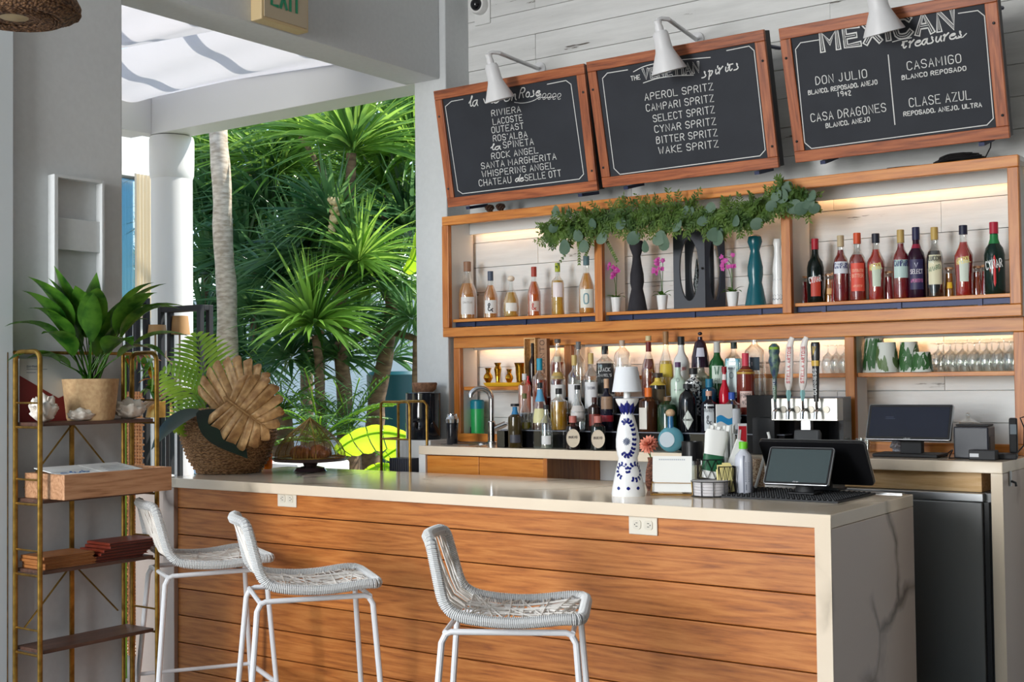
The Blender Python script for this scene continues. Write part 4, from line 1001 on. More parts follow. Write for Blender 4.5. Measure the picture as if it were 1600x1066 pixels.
# coral dahlia in ribbed vase
v, s = on_bar(1021, 768); v = v+Fv*.04
vs_ = thing('flower_vase', 'small copper ribbed vase holding the coral flower', 'vase', (v.x, v.y, Z))
MB().lathe([(8*s, 0), (11*s, 12*s), (10*s, 30*s), (6*s, 46*s), (7*s, 52*s), (5.6*s, 52*s)], 20).build('body', weave('copper_ribs', rgb(150, 96, 74), rgb(92, 54, 40), 60), vs_)
fl = thing('coral_flower', 'coral pink dahlia bloom beside the ceramic lamp', 'flower', (v.x, v.y, Z))
fc = Vector((-.005, -.015, 72*s)); MB().tube([(0, 0, 40*s), fc], .002, 6).build('stem', W['plant'], fl)
m = MB()
for ring, (n, tilt, L) in enumerate(((8, 1.2, .028), (12, .8, .034), (14, .35, .038), (14, -.1, .038), (12, -.6, .034))):
    for k in range(n):
        a = k*2*PI/n+ring*.3; d = Vector((math.cos(a)*math.cos(tilt), math.sin(a)*math.cos(tilt), math.sin(tilt))); d = RX(.9) @ d
        broad_leaf(m, fc+d*.004, d, L, .013, -.1, nu=4, fold=.5, up=Vector((.3, -.9, .5)))
m.build('petals', noisy('coral_petal', rgb(240, 138, 112), rgb(248, 168, 142), 30, .6, bst=0), fl, sharp=0)
m = MB(); broad_leaf(m, (0, 0, 46*s), (-.3, -.2, 1), .05, .03, .8, nu=5); broad_leaf(m, (0, 0, 46*s), (.5, -.2, .6), .04, .02, .8, nu=5); m.build('leaf', W['plant'], fl)
# square table sign in gold stand
q, s = on_bar(1050, 775)
sg = thing('table_sign', 'small white square sign in a gold wire stand on the bar', 'sign', (q.x, q.y, Z), RT*.55)
tilt = RX(-.12)
w2 = 31*s
MB().box(-w2, w2, .002, .005, 6*s, 62*s, M=tilt).build('card', W['paper'], sg)
m = MB(); fn = lambda u, v, o: tuple(tilt @ Vector((u, .002-o, v)))
text(m, 'WELCOME', (-20*s, 55*s), (20*s, 55*s), 3*s, .0008, fn) if False else [text(m, 'ORDER HERE', (-20*s, 55.5*s), (20*s, 55.5*s), 2.6*s, .0006, fn)] if False else None
for k in range(14): m.add([fn((-21+k*3)*s, 55.5*s, .0006), fn((-19+k*3)*s, 55.5*s, .0006), fn((-19+k*3)*s, 57.5*s, .0006), fn((-21+k*3)*s, 57.5*s, .0006)], [(0, 1, 2, 3)])
m.build('small_print', paint(170, 176, 184), sg)
m = MB(); h1 = 2*s
m.tube([(-w2-.004, -.012, .004), (w2+.004, -.012, .004), (w2+.004, .03, .004), (-w2-.004, .03, .004)], .0022, 6, closed=True)
for x in (-w2-.004, w2+.004): m.tube([(x, -.012, .004), (x*.94, .0, 22*s)], .0018, 6); m.tube([(x, .03, .004), (x*.94, .004, 22*s)], .0018, 6)
m.tube([(-w2*.95, .0, 20*s), (w2*.95, .0, 20*s)], .0016, 6); m.build('gold_stand', W['gold'], sg)
# coasters + wire caddy
q, s = on_bar(1113, 777); q = q+Fv*.04
cad = thing('wire_caddy', 'black wire caddy holding coasters, napkins and sugar packets', 'caddy', (q.x, q.y, Z))
m = MB(); R1_ = 30*s
for z_, r_ in ((.003, R1_), (24*s, R1_*1.02)): m.tube([(r_*math.cos(a*PI/16), r_*math.sin(a*PI/16), z_) for a in range(32)], .0018, 5, closed=True)
for k in range(10): a = k*PI/5+.3; m.tube([(R1_*math.cos(a), R1_*math.sin(a), .003), (R1_*1.02*math.cos(a), R1_*1.02*math.sin(a), 24*s)], .0018, 5)
bx = [(-14, 12), (16, 12), (16, 34), (-14, 34)]
nb_ = RT
for cxp, cyp, w_, z0_, z1_ in ((4, .055, 20, 24, 56), (26, .01, 13, 2, 46)):
    cc = Rv*(cxp*s)+Fv*cyp
    cs = [cc+Rv*(sx*w_*s)+Fv*(sy*.022) for sx, sy in ((-1, -1), (1, -1), (1, 1), (-1, 1))]
    for z_ in (z0_*s+.003, z1_*s): m.tube([p+Vector((0, 0, z_)) for p in cs], .0018, 5, closed=True)
    for i in range(4):
        a, b_ = cs[i], cs[(i+1) % 4]; 
        for t in range(3): m.tube([a.lerp(b_, t/3)+Vector((0, 0, z0_*s+.003)), a.lerp(b_, (t+1)/3)+Vector((0, 0, z1_*s))], .0013, 4); m.tube([a.lerp(b_, (t+1)/3)+Vector((0, 0, z0_*s+.003)), a.lerp(b_, t/3)+Vector((0, 0, z1_*s))], .0013, 4)
    if z0_ > 3: m.tube([cs[0]+Vector((0, 0, .003)), cs[0]+Vector((0, 0, z0_*s))], .0018, 5); m.tube([cs[2]+Vector((0, 0, .003)), cs[2]+Vector((0, 0, z0_*s))], .0018, 5)
m.build('wire', W['black'], cad)
for k in range(5):
    tag(MB().lathe([(27.5*s, 0), (28*s, .0008), (28*s, 4*s), (27.5*s, 4.4*s)], 32, M=T(q.x, q.y, Z+.005+k*4.6*s)).build('coaster', plain('grey_white_card', rgb(206, 202, 204), .8), None), 'round white coaster in the wire caddy, '+('lowest', 'second from bottom', 'middle', 'second from top', 'topmost')[k]+' of the stack', 'coaster', 'coasters in the caddy')
# napkin roll with green band
nc = Vector((q.x, q.y, Z))+Fv*.055+Rv*(4*s)
nr = thing('rolled_napkin', 'white paper napkin roll with a green band leaning in the caddy', 'napkin', nc+Vector((0, 0, 26*s)))
ntl = Matrix.Rotation(.16, 4, Fv) @ RZ(RT)
m = MB(); m.lathe([(14*s, 0), (15*s, 10*s), (16*s, 40*s), (19*s, 70*s), (17*s, 78*s), (14*s, 74*s)], 24, ex=3, sy=.5, M=ntl); m.build('paper', W['paper'], nr)
MB().lathe([(15.6*s, 12*s), (16.6*s, 38*s)], 24, ex=3, sy=.5, M=ntl).build('green_band', paint(24, 92, 58), nr)
m = MB()
for k in range(6):
    x = (-14+k*5)*s; m.grid(lambda u, v, x=x, k=k: tuple(ntl @ Vector((x+u*7*s, (.2*math.sin(k*2.1)+.1)*12*s+.002*math.sin(u*5), 66*s+v*(18+4*math.sin(k*1.7))*s))), 3, 2)
m.build('paper_folds', W['paper'], nr)
n2 = thing('paper_napkin', 'folded white napkin leaning behind the green banded roll', 'napkin', nc+Rv*(28*s)+Fv*.02+Vector((0, 0, 24*s)))
MB().box(-9*s, 9*s, -.006, .006, 0, 66*s, M=Matrix.Rotation(.38, 4, Fv) @ RZ(RT)).build('paper', W['paper'], n2, .003)
# sugar packets
for k in range(7):
    a = thing('sugar_packet', 'pale yellow sugar packet in the right caddy pocket, '+('leftmost', 'second', 'third', 'middle', 'fifth', 'sixth', 'rightmost')[k]+' of seven', 'packet', Vector((q.x, q.y, Z))+Rv*((18+2.4*k)*s)+Fv*(.004+.004*(k % 3))+Vector((0, 0, 6*s)), RT+random.uniform(-.4, .4), 'sugar packets in the caddy')
    MB().box(-6*s, 6*s, -.0015, .0015, 0, (36+(k*7) % 11)*s, M=RY(random.uniform(-.15, .15))).build('paper', paint(236, 222, 150), a)
# candle glass and stirrer cup
q2, s2 = on_bar(1091, 758); q2 = Vector((q2.x, q2.y, Z))
cn = thing('candle_glass', 'cream wax candle in a short glass between sign and caddy', 'candle', q2)
MB().lathe([(13*s2, .002), (13.5*s2, 30*s2)], 24).build('wax', paint(220, 212, 170), cn); MB().lathe([(14.5*s2, 0), (15.5*s2, 38*s2)], 24).build('glass', W['glass'], cn)
q3 = q2+Fv*.10-Rv*(3*s2); st = thing('black_cup', 'black ribbed cup behind the candle glass', 'cup', q3)
m = MB(); m.lathe([(15*s2, 0), (17*s2, 66*s2), (15*s2, 66*s2), (13*s2, 2*s2)], 24)
for k in range(24): a = k*PI/12; m.box(15.6*s2, 17*s2, -.0012, .0012, 2*s2, 60*s2, M=RZ(a))
m.build('body', W['black'], st)
# spray bottle on square tile
q, s = on_bar(1165, 775); q = q+Fv*.03
tl = thing('square_dish', 'thin square grey dish under the white bottle', 'dish', (q.x, q.y, Z), .15)
MB().box(-.052, .052, -.05, .05, 0, .006).build('plate', paint(170, 176, 180, .2), tl, .002)
wb_ = thing('white_bottle', 'white label bottle with a bright green cap on the bar', 'bottle', (q.x, q.y, Z+.0065))
AW = math.atan2(-q.y, -q.x)
MB().lathe([(13*s, 0), (14*s, 2*s), (14*s, 52*s), (12.5*s, 60*s), (6*s, 67*s), (5*s, 69*s), (5*s, 72*s)], 28).build('body', plain('milky_plastic', rgb(200, 202, 212), .3), wb_)
MB().lathe([(7*s, 70*s), (7*s, 80*s), (6.4*s, 81*s), (1e-4, 81*s)], 20).build('cap', paint(110, 200, 40), wb_)
def cyl(r, a0, s_=1.0):
    return lambda u, v, off: ((r+off)*math.cos(a0+u/r), (r+off)*math.sin(a0+u/r), v)
m = MB(); f = cyl(14*s, AW)
for k in range(12):
    L = (8+(k*5) % 5)*s; m.add([f(2*s, (48-k*2.6)*s, .0008), f(2*s+L*.9, (48-k*2.6)*s, .0008), f(2*s+L*.9, (49-k*2.6)*s, .0008), f(2*s, (49-k*2.6)*s, .0008)], [(0, 1, 2, 3)])
m.add([f(3*s, 6*s, .0008), f(12*s, 6*s, .0008), f(12*s, 15*s, .0008), f(3*s, 15*s, .0008)], [(0, 1, 2, 3)])
m.add([f(-1*s, 2*s, .0008), f(1*s, 2*s, .0008), f(1*s, 60*s, .0008), f(-1*s, 60*s, .0008)], [(0, 1, 2, 3)])
m.build('label_print', paint(120, 124, 140), wb_)
# straw bundles
q4, s4 = on_bar(1143, 754)
sc_ = thing('straw_holder', 'clear cup full of wrapped straws behind the napkins', 'straw holder', (q4.x, q4.y, Z))
MB().lathe([(14*s4, 0), (17*s4, 40*s4), (16*s4, 40*s4), (13*s4, 2*s4)], 24).build('cup', W['glass'], sc_)
rs = random.Random(4)
for k in range(26):
    a, b_ = rs.uniform(-1, 1), rs.uniform(-1, 1)
    pb = Rv*(a*9*s4)+Fv*(b_*.015); ptop = Rv*(a*18*s4)+Fv*(b_*.03)+Vector((0, 0, (78+rs.uniform(-10, 14))*s4)); 
    MB().tube([pb+Vector((0, 0, 3*s4)), ptop], 1.7*s4, 6).build('straw', W['paper'] if k % 5 else paint(216, 220, 216), sc_)
bg_ = thing('red_packet', 'upright red and white packet among the straws', 'packet', Vector((q4.x, q4.y, Z))+Rv*(17*s4)-Fv*.02, RT)
MB().box(-7*s4, 7*s4, -.004, .004, 0, 92*s4).build('wrapper', paint(236, 236, 236), bg_, .002)
MB().box(-6*s4, 6*s4, -.0048, -.004, 50*s4, 88*s4).build('red_print', paint(200, 30, 44), bg_)
bb = thing('striped_packet', 'tall white packet with a blue wave behind the straws', 'packet', Vector((q4.x, q4.y, Z))-Rv*(8*s4)+Fv*.03, RT)
MB().box(-13*s4, 13*s4, -.006, .006, 0, 122*s4).build('wrapper', paint(232, 232, 230), bb, .002)
m = MB(); m.grid(lambda u, v: ((-12.5+25*u)*s4, -.0066, (92+10*v+3*math.sin(u*6))*s4), 12, 1); m.build('blue_wave', paint(40, 150, 210), bb)
# bent straw to the right
bs = thing('bent_straw', 'single white bent straw leaning right of the green capped bottle', 'straw', at(1180, 766, Z=Z))
MB().tube([(0, 0, .004), Rv*(22*s4)+Vector((0, 0, 76*s4)), Rv*(20*s4)+Vector((0, 0, 84*s4))], 2.2*s4, 8).build('tube', W['paper'], bs)
bd = thing('beaded_jar', 'small dark jar of brown beads behind the white bottle', 'jar', (at(1184, 755, Y=4.62).x, 4.62, Z+.0005))
MB().lathe([(10*s4, 0), (11*s4, 20*s4), (9*s4, 40*s4), (9*s4, 44*s4)], 20).build('body', noisy('beads', rgb(120, 70, 40), rgb(220, 200, 170), 160, .4, bst=.5), bd)
# bar mat
q5 = at(1262, 772, Z=Z)
mt = thing('bar_mat', 'black studded rubber bar mat under the payment tablet', 'mat', (0, 0, Z+.0005))
mx0, mx1, my0, my1 = -2.16, -1.64, 4.22, 4.60
MB().box(mx0, mx1, my0, my1, 0, .006).build('base', W['matblack'], mt)
m = MB()
for i in range(26):
    for j in range(18): x = mx0+.012+i*.0195; y = my0+.012+j*.021; m.lathe([(.006, .0062), (.005, .011)], 6, M=T(x, y, 0))
tag(m.build('studs', W['matblack'], mt), kind='stuff')
# steel rail on inner edge of the bar
MB().box(BX1-.75, BX1-.03, 4.645, BY1-.001, BZ+.001, BZ+.004).build('steel_rail', W['steel'], bar)
# payment tablet
def panel(o, wd, ht, th, rad, mat_b, mat_s, mat_e, M, bez=.012, name='screen'):
    def rrect(w_, h_, r):
        pts = []
        for cx_, cy_, a0 in ((w_/2-r, h_/2-r, 0), (-w_/2+r, h_/2-r, PI/2), (-w_/2+r, -h_/2+r, PI), (w_/2-r, -h_/2+r, 1.5*PI)):
            for k in range(5): pts.append((cx_+r*math.cos(a0+k*PI/8), cy_+r*math.sin(a0+k*PI/8)))
        return pts
    X = M @ RX(PI/2)
    MB().prism(rrect(wd, ht, rad), -th, 0, M=X).build('body', mat_e, o, .001)
    MB().prism(rrect(wd-.006, ht-.006, rad*.8), 0, .0006, M=X).build('bezel', mat_b, o)
    MB().prism(rrect(wd-2*bez, ht-2*bez, .002), .0006, .0012, M=X).build(name, mat_s, o)
tp = at(1252, 735, Y=4.36); s = mpp(tp)
pt = thing('payment_tablet', 'small customer payment tablet with grey screen on the bar', 'tablet', (tp.x, tp.y, Z+.012), .04)
Mt = T(-.01, 0, tp.z-Z+.004) @ RX(-.55)
panel(pt, 106*s, 66*s, .012, .010, W['black'], W['screen2'], W['steel'], Mt, .010)
MB().lathe([(.036, 0), (.034, .02), (.03, .06)], 20, sy=.6, M=T(0, .03, 0)).box(-.05, .05, -.01, .09, -.0, .008).build('stand', W['matblack'], pt, .003)
# big monitor seen from behind
cm_ = at(1278, 712, Y=4.52); s = mpp(cm_)
bm = thing('register_monitor', 'large black register monitor seen from behind on the bar', 'monitor', (cm_.x, cm_.y, Z+.012), .03)
m = MB(); Wd, Ht = 170*s, 84*s
M2 = T(-.01, .0, 43*s) @ RX(.62)
X = [(-Wd*.40, Ht/2), (Wd*.40, Ht/2), (Wd*.53, -Ht/2), (-Wd*.43, -Ht/2)]
X = [(-Wd/2, Ht/2), (Wd/2, Ht/2), (Wd/2, -Ht/2), (-Wd/2, -Ht/2)]
q_ = []
for i, (a, b_) in enumerate(X):
    for k in range(5):
        an = PI/2*(1-i)+PI/2-k*PI/8; r = .015
        q_.append((a-r*(1 if a > 0 else -1)+r*math.cos(an), b_-r*(1 if b_ > 0 else -1)+r*math.sin(an)))
MB().prism(q_[::-1], -.012, .0, M=M2 @ RX(PI/2)).build('back_shell', W['black'], bm, .002)
MB().prism([(a*1.008, b_*1.008) for a, b_ in q_[::-1]], -.016, -.0125, M=M2 @ RX(PI/2)).build('steel_edge', W['steel'], bm)
MB().box(-.07, .07, .02, .12, -.0, .01).box(-.035, .035, .03, .06, .0, .09).build('stand', W['matblack'], bm, .003)
cr_ = thing('card_reader', 'dark square card reader clipped to the top of the large monitor', 'card reader', at(1262, 684, Y=4.50), RT*.3)
MB().box(-20*s, 20*s, -.02, .02, -13*s, 11*s, M=RX(-.35)).build('body', plain('charcoal_plastic', rgb(42, 44, 46), .45), cr_, .006)
# ------------------------------------------------------------------ BOTTLES
PR_ = {  # profiles: (radius 0..1, height 0..1); last points are neck
 'burg': [(.9, 0), (1, .02), (1, .42), (.93, .50), (.6, .63), (.36, .72), (.33, .9)],
 'bord': [(.92, 0), (1, .02), (1, .60), (.92, .66), (.5, .72), (.36, .76), (.33, .92)],
 'aper': [(.85, 0), (.9, .02), (.86, .25), (1, .5), (.98, .58), (.6, .68), (.42, .74), (.36, .92)],
 'tall': [(.9, 0), (1, .02), (1, .55), (.85, .64), (.5, .71), (.40, .76), (.36, .92)],
 'cone': [(.98, 0), (1, .02), (.96, .25), (.7, .5), (.4, .7), (.26, .82), (.24, .93)],
 'pear': [(.7, 0), (.9, .03), (1, .2), (.9, .42), (.55, .6), (.28, .72), (.24, .92)],
 'bulb': [(.7, 0), (.88, .03), (1, .25), (.97, .42), (.7, .55), (.4, .66), (.3, .9)],
 'squat': [(.94, 0), (1, .02), (1, .62), (.95, .70), (.5, .76), (.34, .80), (.32, .93)],
 'deca': [(1.0, 0), (1.0, .03), (.97, .3), (.62, .68), (.45, .74), (.28, .78), (.26, .86)],
 'jug': [(.94, 0), (1, .02), (1, .68), (.85, .78), (.45, .85), (.3, .88), (.28, .95)],
 'slim': [(.95, 0), (1, .02), (1, .66), (.8, .73), (.5, .78), (.45, .92)],
 'jar': [(.85, 0), (1, .03), (.95, .3), (.72, .62), (.68, .84), (.74, .88), (.74, .94)],
}
def bottle(x, y, z, H, R, label, shape='tall', glassc=None, liq=None, level=.6, cap=None, capz=.86, lab=None, ex=2.0, sy=1.0, group=None, name='bottle', capr=1.18, texts=(), bands=(), off=0, capmat=None, caprr=None, rz=None, ball=False, shell=None):
    """lab: (z0, z1, halfangle, rgb); bands: (z0,z1,rgb) full wraps; texts: (string, z, height, rgb, slant)"""
    A = (math.atan2(-y, -x)+off) if rz is None else rz
    o = thing(name, label, 'bottle', (x, y, z), A, group)      # local +x faces the viewer side of the bar
    pf = [(r*R, h*H) for r, h in PR_[shape]]
    def rad(h):
        for (r0, h0), (r1, h1) in zip(pf, pf[1:]):
            if h0 <= h <= h1 and h1 > h0: return r0+(r1-r0)*(h-h0)/(h1-h0)
        return pf[-1][0]
    n = 28; a0 = PI/4 if ex > 2 else 0
    def q(a): c_, d_ = math.cos(a), math.sin(a); return (abs(c_)**ex+abs(d_)**ex)**(-1/ex)
    gm = shell or (W['glass'] if glassc is None else (tinted(*glassc) if len(glassc) == 4 else paint(*glassc, .1)))
    MB().lathe(pf, n, ex=ex, sy=sy).build('glass_body', gm, o)
    if liq:
        k = .93; L = level*H; lp_ = [(r*k, max(h, .01*H)) for r, h in pf if h < L]+[(rad(L)*k, L), (1e-4, L)]
        MB().lathe([(1e-4, .008*H)]+lp_, n, ex=ex, sy=sy).build('liquid', tinted(*liq), o)
    def surf(u, v, off_):
        r = rad(v); a = u/max(R, 1e-4); rr_ = r*q(a)+off_; return (rr_*math.cos(a), rr_*math.sin(a)*sy, v)
    if lab:
        z0, z1, ha, c_ = lab; m = MB(); m.grid(lambda u, v: surf((u*2-1)*ha*R, (z0+(z1-z0)*v)*H, .0006), 12, 3)
        m.build('label', paint(*c_), o)
    for z0, z1, c_ in bands:
        m = MB(); m.lathe([(rad(z0*H)+.0005, z0*H), (rad((z0+z1)/2*H)+.0005, (z0+z1)/2*H), (rad(z1*H)+.0005, z1*H)], n, ex=ex, sy=sy); m.build('neck_band', paint(*c_), o)
    for t in texts:
        s_, zz, hh, c_ = t[:4]; wd = t[5] if len(t) > 5 else 1.5; m = MB()
        text(m, s_, (-R*wd*.5, zz*H), (R*wd*.5, zz*H+(t[4] if len(t) > 4 else 0)*R), hh*H, hh*H*.13, surf, .0012)
        m.build('label_print', paint(*c_), o)
    if cap:
        nr_ = (caprr*R if caprr else pf[-1][0]*capr)
        m = MB()
        if ball: m.ball((0, 0, H*(capz+1)/2), H*(1-capz)/2*1.0, 14, 8, sc=(1.3, 1.3, 1)).build('cap', paint(*cap), o)
        else: m.lathe([(nr_, capz*H), (nr_, H*.995), (nr_*.9, H), (1e-4, H)], 20).build('cap', capmat or paint(*cap), o)
    return o
CW = 235, 230, 218
SC1 = 5.56
def shelf_bottle(px_, ybase, ytop, wpx, label, Yd=5.53, z=None, **kw):
    p = at(px_, ybase, Y=Yd); s = mpp(p); zz = SZ+.0005 if z is None else z
    # keep the top of the bottle where the photograph shows it
    t = at(px_, ytop, Y=Yd); return bottle(p.x, Yd, zz, t.z-zz, wpx*s/2, label, **kw)
G1 = 'rose wine bottles on the left upper shelf'
tex = lambda *a: a
shelf_bottle(731, 497, 409, 30, 'large pale rose wine bottle with tan foil, leftmost on the upper shelf', shape='burg', liq=(236, 168, 92, .35), level=.62, cap=(150, 110, 84), capz=.83, lab=(.08, .38, .75, (226, 224, 222)), group=G1, texts=[('CHATEAU', .27, .03, (120, 110, 100), 0, 1.0)])
shelf_bottle(767, 496, 424, 23, 'rose wine bottle with grey foil and ink drawing label, second from the left', shape='burg', liq=(226, 160, 84, .35), level=.7, cap=(74, 84, 104), capz=.80, lab=(.1, .38, .9, (230, 230, 230)), group=G1, texts=[('&', .14, .18, (40, 40, 50), 0, .8)])
shelf_bottle(799, 495, 431, 27, 'short bulbous rose bottle with glass stopper and square label', shape='pear', liq=(230, 186, 90, .35), level=.6, cap=(236, 220, 200), capz=.86, lab=(.14, .34, .7, (232, 230, 224)), group=G1, ball=True)
shelf_bottle(835, 493, 417, 22, 'orange rose wine bottle with red foil, centre of the left shelf cell', shape='burg', liq=(226, 112, 40, .3), level=.7, cap=(170, 60, 44), capz=.80, lab=(.1, .30, .7, (220, 200, 190)), group=G1, texts=[('&', .12, .14, (190, 60, 50), 0, .7)])
shelf_bottle(872, 491, 411, 21, 'yellow wine bottle with lime foil and round label tag', shape='bord', liq=(232, 186, 70, .35), level=.66, cap=(170, 180, 40), capz=.83, lab=(.34, .62, .8, (236, 224, 226)), group=G1)
shelf_bottle(917, 490, 400, 25, 'large rose bottle with grey-blue foil and teal picture label beside the divider', shape='burg', liq=(236, 172, 84, .35), level=.7, cap=(84, 116, 124), capz=.84, lab=(.1, .42, .9, (226, 226, 216)), group=G1, bands=(), texts=[('O', .17, .17, (110, 150, 160), 0, .7)])
# middle cell
def orchid(px_, yb, ytop, wpx, label, seed, bend=0):
    Yd = 5.50; p = at(px_, yb, Y=Yd); s = mpp(p); o = thing('potted_orchid', label, 'plant', (p.x, Yd, SZ+.0005), 0, 'pink orchids on the upper shelf')
    R = wpx*s/2; H = 23*s
    MB().lathe([(R*.72, 0), (R, H), (R*.9, H), (R*.85, H*.9), (1e-4, H*.88)], 24).build('pot', W['porc'], o)
    rg = random.Random(seed); m = MB()
    for a in (0.2, 2.9, 1.4, -1.9, -1.0): broad_leaf(m, (0, 0, H*.85), (math.cos(a+seed), math.sin(a+seed)*.5-.2, .9), rg.uniform(.06, .085), .026, 1.6, nu=7)
    m.build('leaf', W['plant'], o, sharp=0)
    top = (yb-ytop)*s; m = MB(); fm = MB()
    for k in range(2):
        dx = (-.02+.035*k)+bend*.02; pts = [(0, 0, H*.8), (dx*.2, 0, H+(top-H)*.4), (dx*.6+.0, -.005, H+(top-H)*.75), (dx+bend*.03, -.015, top*.97), (dx-.015+bend*-.02, -.02, top*.93)]
        m.tube(pts, .0016, 5)
    m.build('stem', W['plant'], o)
    for k in range(11):
        c = Vector((rg.uniform(-.032, .032)+bend*.01, rg.uniform(-.035, -.01), top*rg.uniform(.72, 1.0)))
        for j in range(5):
            a = j*2*PI/5+rg.random(); d = Vector((math.cos(a), -.35, math.sin(a))); broad_leaf(fm, c, d, .015, .012, .1, nu=3, up=Vector((0, -1, 0)))
        fm.ball(c, .0028, 6, 4)
    fm.build('blossoms', W['pink'], o, sharp=0); return o
orchid(963, 487, 412, 17, 'pink orchid in a white pot left of the tall black vase', 1, .0)
orchid(1035, 484, 405, 18, 'fuller magenta orchid in a white pot right of the black vase', 2, 0)
orchid(1145, 478, 396, 20, 'pink orchid arching left in a white pot beside the teal vase', 3, -1)
def lathe_thing(name, label, cat, px_, yb, Yd, prof, mat, zz=None, part='body', group=None, n=36, ex=2.0):
    p = at(px_, yb, Y=Yd); s = mpp(p); z = zz if zz is not None else SZ+.0005
    o = thing(name, label, cat, (p.x, Yd, z), 0, group); MB().lathe([(r*s, h*s) for r, h in prof], n, ex=ex).build(part, mat, o); return o, s
vp = [(15.5, 0), (15, 4), (12, 22), (9, 35), (11, 46), (10.5, 58), (7.5, 74), (6, 86), (8, 92), (10.5, 99), (11.5, 105), (9.5, 110)]
lathe_thing('tall_vase', 'tall matt black hourglass vase on the upper shelf', 'vase', 996, 483, 5.50, vp+[(5, 109)], noisy('matt_black_ceramic', rgb(40, 38, 44), rgb(46, 44, 50), 30, .85, bst=.2))
o, s = lathe_thing('tall_vase', 'tall teal hourglass vase on the upper shelf', 'vase', 1181, 474, 5.50, [(17, 0), (16, 5), (12.5, 25), (10, 36), (12, 48), (12, 60), (8.5, 78), (7, 86), (9, 92), (11.5, 100), (10, 108), (5, 111), (1e-3, 111)], plain('teal_glaze', rgb(14, 92, 104), .22))
o, s = lathe_thing('tall_vase', 'white vase with grey pattern behind the right divider', 'vase', 1216, 472, 5.56, [(9, 0), (8, 8), (8.5, 26), (7, 45), (8, 56), (5, 80), (5, 90), (6.5, 97), (5, 104)], W['porc'])
m = MB()
for k in range(6):
    for j in range(10):
        a = j*2*PI/10+.3*(k % 2); r = (8.1-.2*k)*s*1.02; m.tube([(r*math.cos(a), r*math.sin(a), (8+k*6)*s), (r*math.cos(a+.3), r*math.sin(a+.3), (11+k*6)*s), (r*math.cos(a+.6), r*math.sin(a+.6), (8+k*6)*s)], .0012, 4)
m.build('painted_lattice', paint(120, 128, 140), o)
# dark folding frame with ovals
def oval_panel(o, w_, h_, rx, rz, cx_, cz_, M, mat):
    m = MB(); n = 40; th = .016; out = []; inn = []
    for k in range(n):
        a = 2*PI*k/n; c_, d_ = math.cos(a), math.sin(a); t = min(w_/2/max(abs(c_), 1e-6), h_/2/max(abs(d_), 1e-6)); out.append((cx_*0+t*c_, t*d_)); inn.append((cx_+rx*c_, cz_+rz*d_))
    # add exact corners by snapping nearest vertices
    for sx in (-1, 1):
        for sz in (-1, 1):
            i = min(range(n), key=lambda i: (out[i][0]-sx*w_/2)**2+(out[i][1]-sz*h_/2)**2); out[i] = (sx*w_/2, sz*h_/2)
    vs = []
    for y in (0, th): vs += [(x, y, z+h_/2) for x, z in out]+[(x, y, z+h_/2) for x, z in inn]
    fs = []
    for k in range(n):
        j = (k+1) % n
        fs += [(k, j, n+j, n+k), (2*n+j, 2*n+k, 3*n+k, 3*n+j), (k, 2*n+k, 2*n+j, j), (n+k, n+j, 3*n+j, 3*n+k)]
    m.add(vs, fs, M=M); m.build('oval_panel', mat, o)
p = at(1082, 480, Y=5.50); s = mpp(p); hm = plain('slate_black_board', rgb(48, 52, 62), .55)
of = thing('oval_frame_lantern', 'dark slate box lantern with oval cut-out sides on the upper shelf', 'lantern', (p.x, 5.47, SZ+.0005))
wq = 52*s; hq = 122*s
oval_panel(of, wq, hq, wq*.31, hq*.40, 0, -.002, T(0, 0, 0) @ RZ(.12), hm)
oval_panel(of, .115, hq, .034, hq*.40, 0, -.002, T(wq*.5+.028, .062, 0) @ RZ(1.02), hm)
oval_panel(of, wq*.9, hq, wq*.27, hq*.40, 0, 0, T(0, .105, 0) @ RZ(.12), hm)
MB().ball((wq*.44, -.002, hq*.5), .006, 10, 6).build('knob', W['black'], of)
dc_ = thing('dark_carved_figure', 'slender dark glittery ornament inside the slate lantern', 'ornament', (p.x+.012, 5.53, SZ+.0005))
MB().lathe([(.022, 0), (.016, .03), (.013, .09), (.02, .12), (.012, .17), (.008, .21), (.004, .24), (1e-4, .25)], 14).build('body', noisy('glitter_black', rgb(18, 20, 22), rgb(90, 96, 96), 120, .25, .5, bst=.8), dc_)
# right cell: amari
G2 = 'red aperitif bottles on the right upper shelf'
RED = (176, 24, 30, .22)
shelf_bottle(1275, 471, 373, 26, 'dark green bottle with red cap and diamond label, leftmost on the right shelf', shape='tall', glassc=(16, 26, 24), cap=(170, 24, 44), capz=.83, lab=(.10, .40, .6, (190, 60, 40)), group=G2, texts=[('CYNAR', .30, .09, (236, 236, 236), .3, 1.5)])
shelf_bottle(1315, 468, 368, 25, 'red bottle with cream cap and white label, second from the left', shape='tall', liq=(150, 20, 34, .2), level=.78, cap=(196, 176, 140), capz=.83, lab=(.42, .6, .95, (224, 228, 236)), group=G2, texts=[('CAMPARI', .50, .075, (30, 40, 110), 0, 1.7)])
shelf_bottle(1341, 468, 364, 27, 'pinkish red bottle with orange cap and coral label', shape='tall', liq=(170, 50, 50, .25), level=.68, cap=(214, 84, 44), capz=.84, lab=(.14, .55, .8, (226, 84, 66)), group=G2, texts=[('CONTRATTO', .42, .04, (250, 190, 160), 0, 1.3), ('BITTER', .34, .05, (250, 200, 170), 0, 1.3), ('APERITIF', .2, .03, (250, 190, 160), .0, 1.1)])
shelf_bottle(1370, 465, 365, 28, 'orange-red flared bottle with black cap beside the small juice bottle', shape='aper', liq=(206, 36, 22, .25), level=.76, cap=(30, 34, 50), capz=.86, lab=(.2, .50, .5, (206, 220, 200)), group=G2, texts=[('APEROL', .44, .085, (248, 230, 150), .25, 1.5)])
